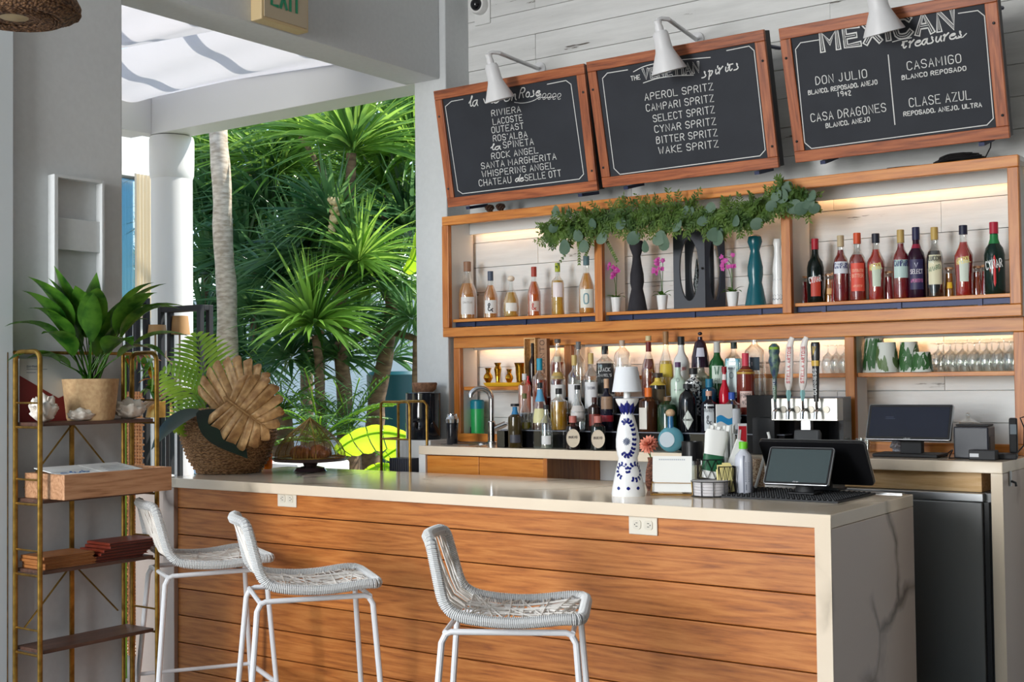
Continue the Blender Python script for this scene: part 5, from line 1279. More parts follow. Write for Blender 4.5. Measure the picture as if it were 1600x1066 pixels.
shelf_bottle(1409, 464, 359, 26, 'red bottle with gold cap and blue-white label left of the purple one', shape='tall', liq=(160, 20, 36, .2), level=.8, cap=(196, 164, 96), capz=.81, lab=(.30, .56, .95, (190, 214, 210)), group=G2, texts=[('CAMPARI', .47, .08, (30, 40, 110), 0, 1.7)])
shelf_bottle(1433, 463, 355, 27, 'deep purple bottle with navy cap and navy shield label', shape='tall', glassc=(44, 16, 38), cap=(34, 36, 74), capz=.82, lab=(.12, .54, .8, (50, 44, 84)), group=G2, bands=((.70, .76, (150, 30, 60)),), texts=[('SELECT', .34, .06, (236, 230, 236), 0, 1.4), ('APERITIVO', .22, .045, (214, 120, 170), 0, 1.4), ('V', .43, .06, (220, 220, 240), 0, .4)])
shelf_bottle(1462, 461, 355, 26, 'dark wine coloured bottle with gold cap and cream label', shape='tall', glassc=None, liq=(30, 26, 32, .1), level=.66, cap=(196, 164, 90), capz=.82, lab=(.18, .60, .85, (228, 222, 190)), group=G2, texts=[('LUCCHI', .52, .06, (30, 30, 34), 0, 1.5), ('AMARO', .36, .06, (70, 120, 80), .4, 1.4)])
shelf_bottle(1507, 458, 352, 30, 'orange-red flared bottle with navy cap, second from the right end', shape='aper', liq=(206, 32, 24, .25), level=.76, cap=(30, 34, 60), capz=.87, lab=(.2, .50, .5, (214, 224, 210)), group=G2, texts=[('APEROL', .44, .085, (248, 230, 150), .25, 1.5)])
shelf_bottle(1555, 456, 347, 31, 'dark green bottle with red cap and blue-red diamond label, rightmost', shape='tall', glassc=(14, 40, 34), cap=(176, 24, 54), capz=.84, lab=None, group=G2, bands=((.70, .83, (24, 120, 60)),), texts=[('CYNAR', .34, .11, (240, 240, 240), .3, 1.7)])
o = bpy.context.scene.collection.objects[-1]
G3 = 'small jars between the aperitif bottles'
for px_, yb, yt, col_, lb, lab_ in ((1256, 470, 432, (206, 40, 44), None, 'small red jar left of the first dark bottle'), (1296, 469, 428, (214, 130, 50), (232, 180, 120), 'small orange jar with a pale tag between dark and red bottles'), (1389, 466, 424, (190, 40, 50), None, 'small red jar right of the flared orange bottle'),
        (1484, 460, 418, (206, 130, 40), (240, 190, 40), 'small amber jar with a yellow tag right of the cream label bottle'), (1527, 459, 416, (196, 80, 30), None, 'small orange jar right of the second flared bottle'), (1541, 458, 414, (170, 44, 40), None, 'small red-brown jar left of the rightmost bottle'), (1306, 468, 426, (200, 50, 40), None, 'small red jar half hidden by the cream capped bottle'), (1420, 464, 420, (180, 40, 44), None, 'small red jar hidden between the two label bottles')):
    shelf_bottle(px_, yb, yt, 17, lab_, Yd=5.575, shape='jar', liq=col_+(.3,), level=.8, cap=(200, 150, 110), capz=.93, capr=1.02, lab=(.3, .5, .5, lb) if lb else None, group=G3, name='juice_jar')
# diamonds on the two diamond labels
for ob in [q_ for q_ in list(C.objects) if q_.get('label', '').find('diamond label') > 0 and q_.get('label', '').find('rightmost') > 0]:
    m = MB(); R = 15.5*mpp(ob.location); 
    dd = [(0, .20), (.55, .40), (0, .62), (-.55, .40)]
    f = lambda u, v: ((R+.0007)*math.cos(u), (R+.0007)*math.sin(u), v*.30)
    m.add([f(0, .10), f(.5, .36), f(0, .56), f(-.5, .36), f(0, .34)], [(0, 1, 4), (1, 2, 4), (2, 3, 4), (3, 0, 4)]); m.build('diamond_label', paint(206, 40, 44), ob)
    m = MB(); m.add([f(-.4, .41), f(.4, .41), f(0, .52)], [(0, 1, 2)]); 
# ---- counter bottles: tiers
RX0, RX1 = at(782, 690, Y=5.155).x, -2.24
rs_ = thing('bottle_riser', 'stepped glossy black acrylic riser under the liquor bottles', 'riser', (0, 0, 0))
TY = [(5.135, CZ+.0005), (5.19, 1.243), (5.285, 1.325), (5.375, 1.405)]
e0 = [5.19-.03, 5.285-.045, 5.375-.045, 5.44]
for i, (z0) in enumerate((1.243, 1.325, 1.405)):
    y0 = (5.155, 5.24, 5.33)[i]; x0 = RX0+i*.05; x1 = RX1+i*.10
    MB().box(x0, x1, y0, (5.24, 5.33, 5.43)[i]-.0004, CZ+.0004, z0-.005).build('step', W['acryl'], rs_)
    MB().box(x0, x1, y0, (5.24, 5.33, 5.43)[i]-.0004, z0-.0048, z0).build('step_edge', plain('light_acrylic_edge', rgb(120, 124, 134), .1), rs_)
G4 = 'liquor bottles on the stepped riser'
def cb(tier, x0, x1, ytop, label, dy=0, **kw):
    Yd, z = ((5.105, CZ+.0005), (5.197, 1.2435), (5.286, 1.3255), (5.385, 1.4055))[tier]; Yd += dy
    px_ = (x0+x1)/2; p = at(px_, ytop, Y=Yd); s = mpp(p); kw.setdefault('group', G4)
    return bottle(p.x, Yd, z, p.z-z, (x1-x0)*s/2*.98, label, **kw)
# front row
cb(0, 793, 816, 631, 'olive brown bottle with blue neck wrap and dark cap, front left of the liquor', shape='squat', glassc=(70, 58, 30, .25), cap=(24, 26, 30), capz=.94, bands=((.76, .93, (40, 120, 170)),), lab=(.12, .3, .8, (60, 60, 70)), caprr=.6)
cb(0, 843, 863, 633, 'slim clear bottle with small square white label in the front row', shape='tall', cap=(40, 40, 44), capz=.9, lab=(.1, .3, .8, (226, 226, 226)), liq=(190, 196, 190, .7), level=.3)
cb(0, 879, 911, 650, 'squat dark bottle with oval cream label, left of the pair in front', shape='squat', glassc=(30, 22, 22), cap=(190, 110, 100), capz=.80, lab=None, ex=3.2, sy=.7, texts=[])
cb(0, 917, 951, 650, 'squat dark bottle with oval cream label, right of the pair in front', shape='squat', glassc=(24, 32, 30), cap=(190, 110, 100), capz=.80, lab=None, ex=3.2, sy=.7)
for ob in [q_ for q_ in list(C.objects) if 'oval cream label' in str(q_.get('label', ''))]:
    m = MB(); R = 16.5*mpp(ob.location); pts = [(R*.98/1.0+.0032, .62*R*math.cos(a*PI/12), R*1.1+.85*R*math.sin(a*PI/12)) for a in range(24)]
    # flat oval plate on the squared face
    m.add(pts, [tuple(range(24))]); m.tube([(x+.0004, y, z) for x, y, z in pts], .0009, 5, closed=True)
    m.build('oval_label', paint(226, 210, 186), ob)
    m = MB(); fn = lambda u, v, o_: (R*.98+.0036+o_, u, v); text(m, 'BUENO', (-.4*R, R*1.1), (.4*R, R*1.1), .2*R, .04*R, fn); m.build('label_print', paint(70, 60, 60), ob)
ob = cb(0, 1028, 1067, 642, 'round flat pale blue bottle with cork, front right near the coral flower', shape='squat', glassc=None, ex=2, cap=(206, 172, 136), capz=.78)
bpy.data.objects.remove([c_ for c_ in ob.children if c_.name.startswith('glass_body')][0]); bpy.data.objects.remove([c_ for c_ in ob.children if c_.name.startswith('cap')][0])
s = mpp(ob.location); R = 20*s
MB().ball((0, 0, R), R, 28, 16, sc=(.55, 1, 1)).build('glass_body', tinted(120, 190, 206, .35), ob)
MB().lathe([(5*s, 37*s), (4.6*s, 56*s)], 18).build('neck', tinted(60, 130, 180, .3), ob); MB().ball((0, 0, 61*s), 7*s, 14, 8, sc=(1.1, 1.1, .9)).build('cork', paint(206, 172, 136), ob)
m = MB(); pts = [(R*.56, .58*R*math.cos(a*PI/12)-R*.3, R+.6*R*math.sin(a*PI/12)) for a in range(24)]; m.add(pts, [tuple(range(24))]); m.add([(p_[0]-.004,)+p_[1:] for p_ in pts], [tuple(range(23, -1, -1))]); m.add(pts+[(p_[0]-.004,)+p_[1:] for p_ in pts], [(i, 24+i, 24+(i+1) % 24, (i+1) % 24) for i in range(24)]); m.build('label', paint(214, 226, 234), ob)
# tier 1
cb(1, 809, 830, 615, 'clear rounded bottle with green cap and a little gold liquid', shape='bulb', liq=(206, 190, 60, .4), level=.2, cap=(96, 100, 50), capz=.86)
cb(1, 829, 858, 598, 'clear conical bottle with blue foil neck and pale yellow label', shape='cone', cap=(30, 40, 44), capz=.88, bands=((.6, .86, (90, 160, 200)),), lab=(.15, .45, .9, (220, 214, 160)), liq=(120, 80, 60, .5), level=.15)
cb(1, 859, 887, 607, 'yellow liqueur bottle with black cap on the lowest step', shape='squat', liq=(214, 160, 30, .3), level=.68, cap=(26, 26, 28), capz=.86)
cb(1, 889, 915, 602, 'clear bottle with black cap and broad grey label on the lowest step', shape='bulb', cap=(26, 26, 28), capz=.9, lab=(.2, .55, 1.0, (206, 200, 196)))
cb(1, 918, 939, 621, 'small dark flask with red printed label on the lowest step', shape='squat', glassc=(40, 24, 22), cap=(70, 34, 26), capz=.85, lab=(.15, .5, .9, (120, 44, 34)))
cb(1, 937, 958, 592, 'dark navy wine bottle with gold and red label left of the ceramic lamp', shape='bord', glassc=(22, 22, 40), cap=(196, 160, 130), capz=.82, lab=(.42, .66, 1, (150, 120, 96)), bands=((.18, .30, (150, 30, 44)),))
cb(1, 997, 1029, 606, 'brown amber bottle with orange cap right of the ceramic lamp', shape='squat', glassc=(66, 36, 20, .15), cap=(226, 110, 30), capz=.78, lab=(.06, .55, .5, (220, 214, 204)), off=-.7)
cb(1, 1026, 1060, 620, 'dark green embossed bottle with wooden stopper', shape='jug', glassc=(26, 56, 30, .1), cap=(120, 90, 60), capz=.88, caprr=.36)
cb(1, 1060, 1088, 600, 'ribbed black bottle with white diamond label', shape='jug', glassc=(20, 22, 26), cap=(34, 36, 40), capz=.9, caprr=.5, name='bottle')
ob = C.objects[-1]
for ob in [q_ for q_ in list(C.objects) if 'white diamond label' in str(q_.get('label', ''))]:
    R = 14*mpp(ob.location); f = lambda u, v: ((R+.001)*math.cos(u), (R+.001)*math.sin(u), v)
    m = MB(); m.add([f(0, .012), f(.62, .058), f(0, .104), f(-.62, .058), f(0, .058), f(.31, .035), f(.31, .081), f(-.31, .035), f(-.31, .081)], [(0, 5, 4, 7), (5, 1, 6, 4), (4, 6, 2, 8), (7, 4, 8, 3)]); m.build('diamond_label', paint(216, 222, 214), ob)
    m = MB(); text(m, "HENDRICK'S", (-R*.5, .055), (R*.5, .055), .008, .0014, lambda u, v, o_: ((R+.0012+o_)*math.cos(u/R), (R+.0012+o_)*math.sin(u/R), v)); m.build('label_print', paint(60, 66, 60), ob)
    m = MB()
    for k in range(20): m.box(R, R+.0008, -.001, .001, .006, .14, M=RZ(k*PI/10+PI*.22)) if not (k*PI/10+PI*.22) % (2*PI) < .6 else None
    m.build('ribs', W['black'], ob)
cb(1, 1094, 1121, 611, 'short black apothecary bottle with cork and pale rectangular label', shape='squat', glassc=(26, 24, 34), cap=(206, 160, 140), capz=.88, lab=(.05, .68, .6, (206, 212, 216)), texts=[('MONKEY', .5, .06, (70, 74, 80), 0, 1.1), ('&', .2, .22, (90, 94, 100), 0, .6)])
cb(1, 1129, 1158, 613, 'clear bottle with blue cap and white label behind the straws', shape='squat', cap=(40, 80, 170), capz=.82, lab=(.1, .6, 1, (220, 224, 230)))
# tier 2
cb(2, 809, 830, 584, 'pink square bottle with glass stopper at the left end of the riser', shape='squat', ex=4, liq=(224, 170, 150, .45), level=.7, cap=(216, 214, 214), capz=.84)
cb(2, 831, 855, 560, 'clear wine bottle with turquoise foil cap', shape='bord', cap=(30, 150, 180), capz=.78, liq=(190, 90, 60, .5), level=.6)
cb(2, 858, 884, 557, 'clear bottle with gold shoulder and white label on the middle step', shape='tall', cap=(214, 204, 180), capz=.9, lab=(.16, .5, 1, (224, 222, 220)), bands=((.60, .72, (190, 160, 90)),))
cb(2, 886, 908, 555, 'clear bottle with gold cap and round neck seal, left of two alike', shape='bord', cap=(206, 178, 110), capz=.82, lab=(.08, .5, 1.1, (226, 226, 228)), texts=[('&', .62, .08, (80, 80, 120), 0, .5)])
cb(2, 912, 934, 552, 'clear bottle with gold cap and white label, right of two alike', shape='bord', cap=(206, 178, 110), capz=.82, lab=(.08, .52, 1.1, (228, 228, 230)), texts=[('CINCORO', .4, .04, (90, 90, 110), 0, 1.1)])
cb(2, 1047, 1071, 566, 'frosted pale green bottle with purple cap', shape='bord', glassc=(196, 216, 200), cap=(90, 60, 100), capz=.9, texts=[('O', .62, .07, (120, 130, 130), 0, .5), ('BELAIRE', .45, .03, (120, 130, 130), 0, 1.0)])
cb(2, 1069, 1097, 575, 'round black and white patterned bottle with black cap', shape='squat', shell=noisy('black_white_pattern', rgb(20, 22, 30), rgb(226, 228, 226), 90, .2, bst=0, lo=.48, hi=.52), cap=(24, 24, 26), capz=.86, caprr=.5)
cb(2, 1096, 1120, 592, 'short teal blue glass bottle in front of the green one', shape='squat', glassc=(20, 80, 110, .2), cap=(20, 110, 140), capz=.72, caprr=.5)
cb(2, 1122, 1141, 573, 'red bottle with a white neck band beside the amber decanter', shape='bulb', glassc=(190, 20, 44), cap=(150, 16, 36), capz=.88, bands=((.72, .84, (230, 220, 220)),), caprr=.42)
cb(2, 1150, 1179, 552, 'copper red bottle with gold collar and pink striped neck', shape='squat', glassc=(130, 50, 40, .2), cap=(206, 60, 80), capz=.74, bands=((.66, .73, (190, 150, 60)),), lab=(.12, .38, .7, (220, 190, 180)), texts=[('FORTY', .28, .06, (60, 40, 40), 0, 1.1), ('400', .17, .07, (60, 40, 40), 0, .9)])
cb(2, 1014, 1041, 583, 'dark bottle with yellow bell shaped collar and brown cap', shape='squat', glassc=(44, 34, 28), cap=(60, 44, 32), capz=.9, bands=((.70, .88, (220, 190, 80)),), lab=(.2, .6, 1, (90, 74, 52)), caprr=.6)
# tier 3
cb(3, 859, 883, 530, 'amber brandy bottle with decorative stopper behind the gold shoulder bottle', shape='tall', liq=(176, 70, 30, .3), level=.6, cap=(90, 84, 80), capz=.93)
cb(3, 893, 914, 534, 'tall clear decanter with grey cap behind the two gold cap bottles', shape='bord', cap=(110, 110, 112), capz=.86)
cb(3, 931, 959, 541, 'square clear whiskey bottle with black label', shape='squat', ex=5, cap=(24, 24, 26), capz=.84, lab=(.06, .66, 1.2, (26, 26, 30)), texts=[("JACK", .50, .07, (220, 220, 220), 0, 1.1), ("DANIEL'S", .40, .05, (220, 220, 220), 0, 1.3), ('No.7', .28, .06, (200, 200, 200), 0, .8)])
cb(3, 958, 986, 532, 'clear flask shaped bottle with wooden cap behind the lamp shade', shape='jug', cap=(190, 170, 150), capz=.9, liq=(200, 140, 100, .6), level=.5)
cb(3, 1001, 1025, 525, 'reddish cognac bottle with cream cap right of the lamp shade', shape='burg', liq=(140, 50, 26, .2), level=.62, cap=(214, 196, 150), capz=.92, bands=((.74, .90, (110, 30, 34)),), texts=[('REMY', .4, .05, (206, 160, 90), 0, 1.1)])
cb(3, 1028, 1052, 518, 'yellow liquor bottle with bronze foil neck', shape='burg', liq=(214, 176, 40, .3), level=.55, cap=(150, 110, 70), capz=.80, lab=(.3, .5, .9, (206, 180, 60)))
cb(3, 1051, 1077, 526, 'white bottle with black cap and red script', shape='tall', glassc=(222, 222, 220), cap=(28, 28, 30), capz=.86, texts=[('MALIBU', .42, .05, (190, 50, 50), .2, 1.2)])
cb(3, 1107, 1133, 534, 'green bottle with silver neck and starburst label', shape='tall', glassc=(24, 90, 40, .1), cap=(190, 190, 184), capz=.80, lab=(.24, .56, .7, (206, 220, 206)), texts=[('W', .4, .14, (24, 90, 60), 0, .6), ('GIN', .28, .05, (24, 90, 60), 0, .6)])
cb(3, 1133, 1160, 535, 'turquoise square gin bottle with dark cap and white label', shape='squat', ex=5, liq=(60, 180, 200, .35), level=.7, cap=(30, 44, 40), capz=.88, lab=(.08, .66, .5, (216, 232, 232)), texts=[('BOMBAY', .5, .04, (60, 80, 110), 0, .8), ('O', .34, .1, (120, 140, 150), 0, .5)], off=-.3)
cb(3, 1161, 1196, 527, 'large clear jug bottle with dark badge label', shape='jug', cap=None, lab=(.44, .66, .45, (70, 84, 96)), texts=[('1876', .52, .06, (220, 224, 226), 0, .6)], bands=())
# dark decanter on a cream cylinder
bx_ = cb(3, 1081, 1108, 571, 'cream label ceramic bottle under the dark stoppered decanter', dy=.0, shape='slim', glassc=(216, 210, 190), cap=None, texts=[('HERRADURA', .5, .1, (90, 120, 80), 0, 1.4)])
zt = max(v.co.z for v in bx_.children[0].data.vertices)+bx_.location.z; xx = bx_.location.x
top = at(1093, 519, Y=5.385).z; s = mpp(bx_.location)
bottle(xx, 5.385, zt+.001, top-zt, 14*s, 'dark violet trapezoid decanter with round stopper', shape='deca', glassc=(50, 34, 50, .2), cap=(40, 34, 44), capz=.9, lab=(.3, .55, .5, (200, 200, 214)), group=G4, ball=True)
# black cups at riser ends, ice bucket
for px_, yb, w_, h_, lab_ in ((786, 701, 15, 26, 'small black square box left of the olive brown bottle'),):
    p = at(px_, yb, Y=5.12); s = mpp(p); o = thing('black_box', lab_, 'box', (p.x, 5.13, CZ+.0005)); MB().box(-w_*s/2, w_*s/2, -.03, .03, 0, h_*s).build('body', W['acryl'], o, .002)
p = at(1195, 650, Y=5.22); s = mpp(p)
o = thing('black_organizer', 'black bar organizer boxes right of the liquor riser', 'box', (p.x, 5.25, CZ+.0005))
MB().box(-.075, .06, -.06, .14, 0, .26).build('body', W['acryl'], o, .002)
MB().box(-.02, .085, -.12, -.062, 0, .16).build('front_bin', W['matblack'], o, .002)
# ---- left cell: brass vases, yellow tray, wine box, soap
tz = LS[0]
ty = thing('yellow_tray', 'shallow yellow tray on the small shelf above the tap', 'tray', (at(786, 604, Y=5.54).x, 5.56, tz+.0005))
MB().lathe([(.115, 0), (.125, .004), (.135, .02), (.13, .021), (.118, .008), (1e-4, .007)], 40, ex=3.2, sy=.42, a0=0).build('body', paint(232, 176, 40, .4), ty)
for px_, yt, w_, pf_, lab_ in ((761, 575, 15, 'pot', 'small brass vase, leftmost on the yellow tray'), (776, 567, 12, 'tall', 'tall slim brass vase, second on the yellow tray'), (794, 577, 13, 'pot', 'short brass vase, third on the yellow tray'), (812, 567, 18, 'wide', 'wide fluted brass vase, rightmost on the yellow tray')):
    p = at(px_, yt, Y=5.555); s = mpp(p); H = p.z-tz-.009; R = w_*s/2
    P_ = {'pot': [(.6, 0), (.7, .05), (.5, .15), (1, .4), (.9, .55), (.45, .72), (.5, .85), (.75, 1), (.6, 1)], 'tall': [(.7, 0), (.8, .04), (.5, .15), (.8, .5), (1, .72), (.6, .86), (1.0, 1), (.8, 1)], 'wide': [(.7, 0), (.8, .05), (.65, .12), (.8, .5), (.85, .8), (1.05, .97), (1.1, 1), (.9, 1)]}[pf_]
    o = thing('brass_vase', lab_, 'vase', (p.x, 5.565 if w_ != 18 else 5.56, tz+.009), 0, 'brass vases on the yellow tray'); MB().lathe([(r*R, h*H) for r, h in P_], 20).build('body', plain('polished_brass', rgb(206, 156, 50), .16, 1), o)
p = at(834, 600, Y=5.44); s = mpp(p)
wbx = thing('wooden_wine_box', 'upright wooden wine box with a dark bottle, lettering on its side', 'box', (p.x, 5.455, 1.4055-.0))
zt = at(834, 530, Y=5.44).z-1.4055
MB().box(-.036, .036, .0, .006, 0, zt).build('back_board', W['pine'], wbx)
for x in (-.036, .0315): MB().box(x, x+.0045, -.05, -.0004, 0, zt).build('side_board', W['pine'], wbx)
MB().box(-.036, .036, -.05, -.0004, zt+.0004, zt+.006).build('top_board', W['pine'], wbx)
MB().box(.038, .095, -.03, .0, 0, zt).build('lettered_board', wood('aged_wood', rgb(120, 84, 60), rgb(150, 110, 80), rgb(168, 128, 98), 'Z', 2), wbx)
m = MB(); text(m, 'CINQUINTO', (.080, .04), (.080, .04+zt*.85), .026, .0035, lambda u, v, o_: (u, -.030-o_, v)); m.build('lettering', paint(60, 34, 26), wbx)
bottle(p.x-.003, 5.435, 1.4057, zt*.93, .020, 'dark wine bottle standing inside the wooden box', shape='bord', glassc=(30, 18, 20), cap=(20, 18, 20), capz=.8)
bottle(at(825, 600, Y=5.40).x, 5.40, 1.4057, .11, .014, 'small bright red bottle in front of the wine box', shape='slim', glassc=(200, 30, 40), cap=(200, 60, 60), capz=.9)
# green pump bottle and droppers behind the faucet
p = at(746, 688, Y=5.60); zz = CZ+.0005
o = thing('thermos_bottle', 'bright green bottle with a teal lid behind the tap', 'bottle', (at(746, 660, Y=5.60).x, 5.60, zz)); s = mpp(o.location)
MB().lathe([(10*s, 0), (10.5*s, 2*s), (10.5*s, 50*s), (9*s, 55*s)], 24).build('body', paint(40, 170, 90, .35), o)
MB().lathe([(11*s, 50*s), (11*s, 62*s), (9*s, 64*s), (1e-4, 64*s)], 24).box(-17*s, -8*s, -.008, .008, 54*s, 62*s).build('lid', paint(20, 130, 150, .35), o)
for px_, lab_ in ((731, 'black dropper bottle with white tip, left of two'), (739.5, 'black dropper bottle with white tip, right of two')):
    x = at(px_, 660, Y=5.585).x; o = thing('dropper_bottle', lab_, 'bottle', (x, 5.585, zz), 0, 'dropper bottles by the tap')
    MB().lathe([(.016, 0), (.017, .004), (.017, .075), (.008, .09), (.008, .098)], 16).build('body', paint(24, 28, 30, .15), o); MB().lathe([(.008, .098), (.008, .112), (.005, .118), (.0035, .14), (1e-4, .142)], 12).build('tip', paint(226, 226, 226, .5), o)
# faucet + sink
fp = at(765, 691, Y=5.34); s = mpp(fp)
fc_ = thing('sink_tap', 'chrome gooseneck tap by the small bar sink', 'tap', (fp.x, 5.36, CZ+.0005))
zt = at(750, 607, Y=5.36).z-CZ; r_ = 17*s
MB().lathe([(9*s, 0), (9*s, 3*s), (6.3*s, 4*s), (6.3*s, 34*s), (4.6*s, 36*s)], 20).build('base', W['chrome'], fc_)
pts = [(0, 0, 30*s), (0, 0, zt-r_)]; dr = -Rv*.98-Fv*.1
for k in range(1, 12): a = k/12*PI*.95; pts.append(dr*(r_-r_*math.cos(a))+Vector((0, 0, zt-r_+r_*math.sin(a))))
pts.append(pts[-1]+Vector((0, 0, -.012))); MB().tube(pts, 4.3*s, 14).build('spout', W['chrome'], fc_)
MB().tube([(0, 0, 22*s), Rv*(22*s)+Vector((0, 0, 31*s))], 4.6*s, 12).build('valve', W['chrome'], fc_)
MB().tube([Rv*(22*s)+Vector((0, 0, 31*s)), Rv*(40*s)-Fv*.01+Vector((0, 0, 27*s))], 2.4*s, 10).build('lever', W['chrome'], fc_)
MB().box(fp.x-.19, fp.x+.07, 5.20, 5.46, CZ+.0006, CZ+.004).build('sink_rim', W['steel'], fc_) if False else None
sk = thing('bar_sink', 'small steel sink set in the back counter by the tap', 'sink', (0, 0, CZ+.0006))
MB().box(fp.x-.22, fp.x-.03, 5.20, 5.215, 0, .004).box(fp.x-.22, fp.x-.03, 5.43, 5.445, 0, .004).box(fp.x-.22, fp.x-.205, 5.2152, 5.4298, 0, .004).box(fp.x-.045, fp.x-.03, 5.2152, 5.4298, 0, .004).build('rim', W['steel'], sk)
MB().box(fp.x-.204, fp.x-.046, 5.216, 5.429, 0, .001).build('basin', plain('dark_steel', rgb(90, 92, 96), .3, 1), sk)
# shaker
p = at(703, 693, Y=5.20); s = mpp(p); o = thing('cocktail_shaker', 'dark cocktail shaker with chrome lid at the left end of the counter', 'shaker', (p.x, 5.22, CZ+.0005))
MB().lathe([(8*s, 0), (8.3*s, 1*s), (10*s, 35*s)], 24).build('cup', paint(26, 28, 34, .12), o); MB().lathe([(10.3*s, 34*s), (10.6*s, 40*s), (8*s, 44*s), (8*s, 48*s), (1e-4, 49*s)], 24).build('lid', W['chrome'], o)
# water dispenser with bowl, white board
p = at(660, 684, Y=5.32); s = mpp(p)
ld = thing('white_stand', 'low white stand at the left end of the back counter', 'stand', (p.x, 5.33, 0))
MB().box(-33*s-.0, 37*s, -.10, .11, 0, CZ+.018).build('body', W['white'], ld, .004)
o = thing('drink_dispenser', 'black cylindrical drink dispenser on the white stand', 'dispenser', (p.x, 5.33, CZ+.0185)); 
MB().lathe([(27*s, 0), (27.5*s, 1*s), (28*s, 36*s), (27.5*s, 72*s), (26*s, 73*s)], 40).build('body', paint(22, 26, 34, .08), o)
MB().tube([(9*s, -27*s, 26*s), (10*s, -33*s, 26*s), (10*s, -35*s, 20*s)], 2.2*s, 8).box(6*s, 14*s, -32*s, -29*s, 30*s, 33*s).build('spigot', W['black'], o)
bz = CZ+.0185+73.5*s
o2 = thing('carved_bowl', 'small brown carved wooden bowl on top of the black dispenser', 'bowl', (p.x+3*s, 5.33, bz))
MB().lathe([(13*s, 0), (18*s, 5*s), (20*s, 13*s), (19*s, 15*s), (16*s, 13*s), (1e-4, 4*s)], 32).build('body', noisy('carved_wood', rgb(150, 110, 84), rgb(112, 78, 58), 60, .8, bst=.5), o2)
o3 = thing('white_board', 'white panel standing behind the black dispenser', 'panel', (p.x-20*s, 5.452, CZ+.0185)); MB().box(-16*s, 14*s, -.006, .006, 0, 86*s).build('panel', W['white'], o3, .002)
# ---- right lower cell: leafy shades, glasses, register
for px_, yt, w_, lab_ in ((1367, 528, 38, 'leaf print lamp shade at the left end, tilted, behind the others'), (1386, 535, 38, 'white lamp shade with sparse green leaves, second'), (1421, 534, 36, 'dark green leaf print lamp shade, third'), (1441, 550, 34, 'small leaf print lamp shade at the right end')):
    Yd = 5.585 if px_ in (1367, 1421) else 5.54; p = at(px_, 578, Y=Yd); s = mpp(p); H = at(px_, yt, Y=Yd).z-LS[2]
    o = thing('leafy_lamp_shade', lab_, 'lamp shade', (p.x, Yd, LS[2]+.0005), 0, 'leaf print shades on the right shelf'); R = w_*s/2
    MB().lathe([(R, 0), (R*.72, H-.001), (R*.68, H-.001), (R*.96, 0)], 28).build('body', plain('shade_cloth_white', rgb(214, 218, 210), .7), o)
    m = MB(); rg = random.Random(px_)
    for k in range(34 if px_ != 1386 else 16):
        a = rg.uniform(-PI, 0)+.2; h0 = rg.uniform(0, .55)*H; L = rg.uniform(.3, .6)*H; da = rg.uniform(-.5, .5)
        vs = []
        for i in range(5):
            t = i/4; hh = min(h0+L*t, H*.98); r = R*(1-.28*hh/H)+.001; wd = .010*math.sin(PI*(.1+.85*t)); aa = a+da*t
            vs += [((r)*math.cos(aa-wd/r), r*math.sin(aa-wd/r), hh), (r*math.cos(aa+wd/r), r*math.sin(aa+wd/r), hh)]
        m.add(vs, [(2*i, 2*i+1, 2*i+3, 2*i+2) for i in range(4)])
    m.build('leaf_print', paint(58, 104, 54) if px_ != 1386 else paint(96, 120, 72), o)
def wineglass(x, y, z, label, group, H=.155, R=.040, inv=True):
    o = thing('wine_glass', label, 'glass', (x, y, z), 0, group)
    pf_ = [(R*.82, 0), (R*.98, .025), (R, .05), (R*.8, .075), (.008, .092), (.0035, .10), (.0035, H-.008), (R*.8, H-.001), (R*.8, H)]
    MB().lathe(pf_, 20).build('bowl_and_stem', W['glass'], o); return o
gl = []
for r in range(2):
    for k in range(7):
        wineglass(at(1466+k*19+r*8, 578, Y=5.545+.075*r).x, 5.55+.075*r, LS[2]+.0005, 'clear wine glass upside down on the right shelf, '+('front' if r == 0 else 'back')+' row, '+('first', 'second', 'third', 'fourth', 'fifth', 'sixth', 'seventh')[k]+' from the left', 'upturned wine glasses on the right shelf', H=.125 if r == 0 else .14)
for k in range(3): wineglass(at(1292+k*13, 578, Y=5.56).x, 5.58, LS[1]+.0005, 'clear glass on the middle shelf behind the tap handles, '+('left', 'centre', 'right')[k], 'glasses behind the tap handles', H=.13, R=.034)
for k in range(2):
    x = at(1346+k*10, 680, Y=5.46).x; o = thing('shot_glass', 'small clear tumbler left of the register screen, '+('left one', 'right one')[k], 'glass', (x, 5.44+.0*k, CZ+.0005), 0, 'tumblers by the register'); MB().lathe([(.016, 0), (.02, .062), (.0185, .062), (.015, .006)], 18).build('body', W['glass'], o)
gd = at(1513, 660, Y=5.60); o = thing('glass_dome', 'clear glass cloche behind the black receipt printer', 'cloche', (gd.x, 5.60, CZ+.0005)); MB().lathe([(.062, 0), (.062, .10), (.045, .135), (.015, .15), (.01, .152)], 28).ball((0, 0, .164), .013, 12, 8).build('dome', W['glass'], o)
